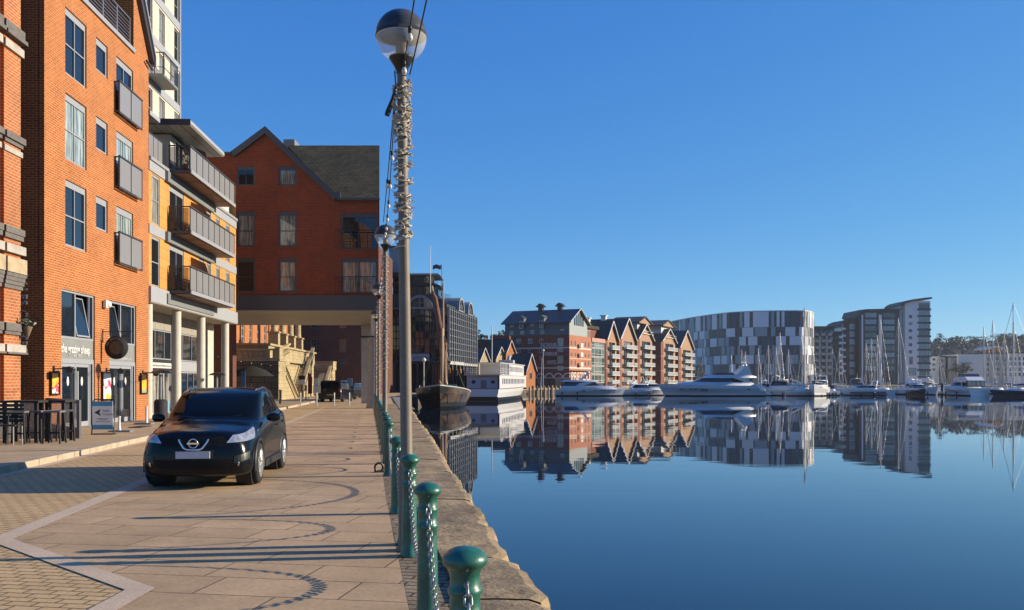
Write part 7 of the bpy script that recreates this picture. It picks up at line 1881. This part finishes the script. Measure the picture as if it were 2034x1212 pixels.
# ---------------------------------------------------------------- vehicles beyond the passage
def simple_car(name,lab,cat,L,W,H,loc,rz,col,mpv=False,rear=True):
    t=thing(name,lab,cat,loc,rz); p=mat(name+lab[:12].replace(' ','_'),col,.25,var=0,coat=.8)
    hb_=H*.58
    prof=[(0,.25),(0,hb_*.8),(.08,hb_),(L*.24,hb_+.06),(L*.40,H-.03),(L*.5,H),(L*.9,H-.02) if mpv else (L*.78,H-.03),(L*.985,hb_+.1) if mpv else (L*.95,hb_),(L,hb_*.8),(L,.25)]
    rings=[]
    for y,f_ in ((-W/2,0.0),(-W/2+.03,.5),(-W/2+.16,1),(W/2-.16,1),(W/2-.03,.5),(W/2,0)):
        ring=[]
        for x,z in prof:
            zz_=z if z<=hb_ else hb_+(z-hb_)*(.0 if f_==0 else (.55 if f_==.5 else 1)); ring.append((x+(L/2-x)*(.0 if f_ else .02),y,zz_))
        rings.append(ring)
    mb=MB(); mb.loft(rings,0,False,True); mb.build('body',p,t)
    xr=L*(.9 if mpv else .78)
    mb=MB(); mb.box(L-.10 if mpv else L-.5,L+.005,-W*.38,W*.38,hb_+.12,H-.14) if mpv else mb.prism([(L*.80,H-.10),(L*.955,hb_+.03),(L*.965,hb_+.08),(L*.81,H-.04)],-W*.38,W*.38,'y'); mb.build('rear_window',carglass,t)
    mb=MB(); mb.prism([(L*.25,hb_+.10),(L*.41,H-.04),(L*.40,H+.0),(L*.235,hb_+.12)],-W*.37,W*.37,'y'); mb.build('windscreen',carglass,t)
    for s in (-1,1):
        mb=MB(); mb.prism([(L*.30,hb_+.05),(L*.42,H-.12),(xr-.02,H-.12),(L*.92,hb_+.05)],s*(W/2-.10)-.012 if 0 else s*(W/2-.085)-.01,s*(W/2-.085)+.012,'y'); mb.build('side_window',carglass,t)
        for wx_ in (L*.19,L*.80):
            w=link('wheel',None,t,(wx_,s*(W/2-.10),.32)); mb=MB(); mb.lathe([(.18,-.1),(.31,-.1),(.32,-.06),(.32,.06),(.31,.1),(.18,.1)],20); o=mb.build('tyre',rubber,w); o.rotation_euler=(R(90),0,0); mb=MB(); mb.lathe([(0,.06),(.2,.09),(.2,0),(0,0)],16); o=mb.build('rim',alloy,w); o.rotation_euler=(R(90)*-s,0,0)
        mb=MB(); mb.box(L-.02,L+.012,s*(W/2-.14)-.07,s*(W/2-.14)+.07,hb_*.75,hb_*.75+.35 if mpv else hb_*.75+.2); mb.build('tail_light',mat('tail_red',(.35,.02,.02),.3,var=0) if 'tail_red' not in bpy.data.materials else bpy.data.materials['tail_red'],t)
    mb=MB(); mb.box(L+.004,L+.02,-.26,.26,hb_*.52,hb_*.52+.11); mb.build('number_plate',mat('yellow_plate',(.50,.40,.10),.5,var=0) if 'yellow_plate' not in bpy.data.materials else bpy.data.materials['yellow_plate'],t)
    mb=MB(); mb.box(L-.01,L+.05,-W/2+.05,W/2-.05,.28,.5); mb.build('bumper',plast,t)
    return t
simple_car('people_carrier','black people carrier seen from behind beyond the passage','car',4.6,1.78,1.70,((659-CX)/F*68,68+4.6,0),R(-92),(.008,.008,.01),True)
simple_car('parked_hatchback','dark grey hatchback parked right of the black people carrier','car',4.2,1.72,1.45,((694-CX)/F*78,78+4.2,0),R(-97),(.03,.03,.035))
simple_car('parked_hatchback','blue hatchback parked farthest right beyond the passage','car',4.1,1.72,1.45,((709-CX)/F*86,86+4.1,0),R(-100),(.06,.16,.32))

# ---------------------------------------------------------------- cafe terrace furniture
t=thing('wind_screen','grey framed glass wind screen around the cafe tables','wind screen',((125-CX)/F*21.6,21.6,.12),0)
gf=mat('screen_grey_paint',(.20,.20,.20),.6,var=.15)
def frame_panel(par,x0,y0,x1,y1,h,name):
    d=Vector((x1-x0,y1-y0,0)); l=d.length; o=link(name,None,par,(x0,y0,0),math.atan2(d.y,d.x))
    mb=MB(); mb.box(0,.07,-.03,.03,0,h); mb.box(l-.07,l,-.03,.03,0,h); mb.box(.07,l-.07,-.03,.03,h-.09,h); mb.box(.07,l-.07,-.03,.03,.0,.26); mb.build('frame',gf,o)
    g=MB(); g.box(.06,l-.06,-.006,.006,.25,h-.08); g.build('pane',mat_scr,o)
m_,nt_,bn=nodes('screen_glass'); bn.inputs['Base Color'].default_value=(.5,.55,.53,1); bn.inputs['Alpha'].default_value=.25; bn.inputs['Roughness'].default_value=.05; mat_scr=m_
ox=(125-CX)/F*21.6
pxx=lambda p,Z: (p-CX)/F*Z
frame_panel(t,pxx(40,22.9)-ox,22.9-21.6,pxx(159,22.9)-ox,22.9-21.6,1.0,'side_panel')
frame_panel(t,pxx(159,22.9)-ox,22.9-21.6,pxx(92,26.0)-ox,26.0-21.6,1.0,'long_panel')
wood_b=mat('black_stained_wood',(.022,.02,.02),.7,var=.3); wood_g=mat('grey_stained_wood',(.16,.16,.16),.7,var=.2)
def hightable(lab,px,Z,w=.7,l=.8,h=1.02):
    t=thing('high_table',lab,'table',(pxx(px,Z),Z,.12),.05,'high tables on the cafe terrace')
    mb=MB(); mb.box(-l/2,l/2,-w/2,w/2,h-.05,h); mb.build('table_top',wood_b,t)
    for sx_ in (-1,1):
        for sy in (-1,1): mb=MB(); mb.box(sx_*(l/2-.08)-.035,sx_*(l/2-.08)+.035,sy*(w/2-.08)-.035,sy*(w/2-.08)+.035,0,h-.051); mb.build('leg',wood_b,t)
def stool(lab,px,Z,rz=0,h=.78):
    t=thing('bar_stool',lab,'stool',(pxx(px,Z),Z,.12),rz,'bar stools on the cafe terrace')
    mb=MB(); mb.box(-.19,.19,-.17,.17,h-.04,h); mb.build('seat',wood_g,t)
    for sx_ in (-1,1):
        for sy in (-1,1): mb=MB(); mb.tube([(sx_*.16,sy*.14,h-.041),(sx_*.20,sy*.18,0)],.024,4); mb.build('leg',wood_b,t)
    mb=MB(); mb.tube([(-.17,-.16,.25),(.17,-.16,.25)],.016,4); mb.tube([(-.17,.16,.25),(.17,.16,.25)],.016,4); mb.build('foot_rail',wood_b,t)
hightable('black high table nearest the grey wind screen',112,22.0,.6,.7); hightable('black high table at the left beside the brick pier',52,21.5,.7,.9)
stool('black bar stool in front of the high table by the screen',108,21.1,.1); stool('black bar stool right of the high table by the screen',130,21.9,.5); stool('black bar stool between the two high tables',78,21.3,-.2); stool('black bar stool left beside the brick pier plinth',36,20.9,.2)
t=thing('bench','dark slatted bench with metal legs at the left edge of the view','bench',(pxx(2,20.6),20.6,.12),.08)
mb=MB()
for k in range(5): mb.box(-.7,.42,.22,.25,.52+k*.09,.59+k*.09)
for k in range(4): mb.box(-.7,.42,-.25+k*.12,-.16+k*.12,.44,.47)
mb.build('slats',wood_b,t)
mb=MB()
for x in (-.66,-.3,.06,.38): 
    for y in (-.22,.2): mb.tube([(x,y,0),(x,y,.44)],.016,5)
mb.build('metal_frame',M['steel'],t)
# A-board
Z=24.7; t=thing('pavement_sign','blue and white A-board with a black arrow outside the cafe','sign',(pxx(207,Z),Z,.12),R(4))
mb=MB(); h=.98; w=.30
for s in (-1,1): mb.tube([(s*w,-.10,0),(s*w,.0,h-.05),(s*(w-.05),.0,h)],.018,6)
mb.tube([(-w+.05,0,h),(w-.05,0,h)],.018,6); mb.build('frame',M['black'],t)
mb=MB(); mb.box(-w+.02,w-.02,-.012,.0,.14,h-.05); o=mb.build('board',mat('aboard_white',(.85,.86,.92),.5,var=.03),t); o.rotation_euler=(R(4),0,0); o.location=(0,-.07,0)
for a,b_ in ((.80,.925),(.145,.27)): mb=MB(); mb.box(-w+.022,w-.022,-.018,-.013,a,b_); mb.build('blue_band',mat('aboard_blue%d'%int(a*10),(.05,.32,.55),.5,var=0),o)
mb=MB(); mb.prism([(-.22,.62),(-.04,.72),(-.085,.62),(-.04,.52)],-.018,-.013,'y'); mb.build('arrow',M['black'],o)
text('lettering','Sales\nCentre',.10,mat('aboard_grey',(.18,.18,.22),.6,var=0),o,(.0,-.015,.64),ext=.002)
for z3,w3 in ((.44,.16),(.41,.12),(.36,.2)):
    mb=MB(); mb.box(-w3,w3,-.017,-.013,z3,z3+.012); mb.build('faint_line',bpy.data.materials['aboard_grey'],o)
mb=MB(); mb.prism([(-w,.0),(-w,.14),(w,.14),(w,.0)],.0,.02,'y') if 0 else mb.box(-w,w,-.16,.10,0,.025); mb.build('base',M['blackmatt'],t)
# white stand with base
Z=25.9; t=thing('parasol_stand','white parasol tube standing in a grey square base by the doors','parasol base',(pxx(237,Z),Z,.12),R(8))
mb=MB(); mb.box(-.25,.35,-.2,.2,0,.05); mb.build('base',M['mid_grey'],t); mb=MB(); mb.lathe([(.05,.05),(.05,.1),(.035,.15),(.035,.42),(.05,.45),(0,.46)],12); mb.build('tube',M['white'],t)
Z=30.5; t=thing('parasol_stand','second white parasol tube beside the brick corner, near the car','parasol base',(pxx(291,Z),Z,.12),0)
mb=MB(); mb.box(-.35,.2,-.2,.2,0,.05); mb.build('base',M['mid_grey'],t); mb=MB(); mb.lathe([(.05,.05),(.05,.1),(.04,.15),(.04,.60),(.05,.62),(0,.63)],12); mb.build('tube',M['white'],t)
# freestanding patio heaters
for px,Z,lab in ((306,32.5,'black patio heater beside the brick corner behind the car'),(421,42.5,'black patio heater between the far concrete columns')):
    t=thing('patio_heater',lab,'patio heater',(pxx(px,Z)+.25,Z,.12),0,'freestanding patio heaters')
    mb=MB(); mb.lathe([(.24,0),(.24,.75),(.18,.82),(0,.83)],16); mb.build('base',M['blackmatt'],t)
    mb=MB()
    for a in range(4): mb.tube([(.17*math.cos(a*1.57),.17*math.sin(a*1.57),.8),(.15*math.cos(a*1.57),.15*math.sin(a*1.57),1.75)],.015,5)
    mb.build('guard',M['black'],t)
    mb=MB(); mb.lathe([(.05,.8),(.05,1.75)],10); mb.build('tube',M['opal_far'],t)
    mb=MB(); mb.lathe([(.42,1.78),(.30,1.86),(.08,1.93),(0,1.93)],18); mb.build('hood',M['black'],t)
t=thing('planter_box','light blue box standing against the shop glass behind the car','box',(pxx(322,33.2),33.2,.12),.1)
mb=MB(); mb.box(-.22,.22,-.15,.15,.30,.75); mb.build('box',mat('light_blue_plastic',(.18,.42,.60),.5,var=.1),t)
mb=MB()
for sx_ in (-.18,.18):
    for sy in (-.11,.11): mb.tube([(sx_,sy,0),(sx_,sy,.30)],.012,4)
mb.build('stand',M['black'],t)
t=thing('low_door_mat','dark door mat before the right-hand cafe doors','mat',(pxx(272,28.6),28.6,.124),FR); mb=MB(); mb.box(-.5,.5,-.3,.1,0,.02); mb.build('mat',M['blackmatt'],t)
# ---------------------------------------------------------------- thin winter haze
mb=MB(); mb.box(-400,900,-60,1000,-5.2,75)
m,nt_,b_=nodes('winter_haze'); nt_.nodes.remove(b_)
pv=nt_.nodes.new('ShaderNodeVolumePrincipled'); pv.inputs['Color'].default_value=(.80,.88,1,1); pv.inputs['Density'].default_value=.00011; pv.inputs['Anisotropy'].default_value=.2
nt_.links.new(pv.outputs[0],nt_.nodes['Material Output'].inputs['Volume'])
mb.build('haze',m,kind='stuff',label='thin pale haze over the harbour and far hillside',cat='haze')
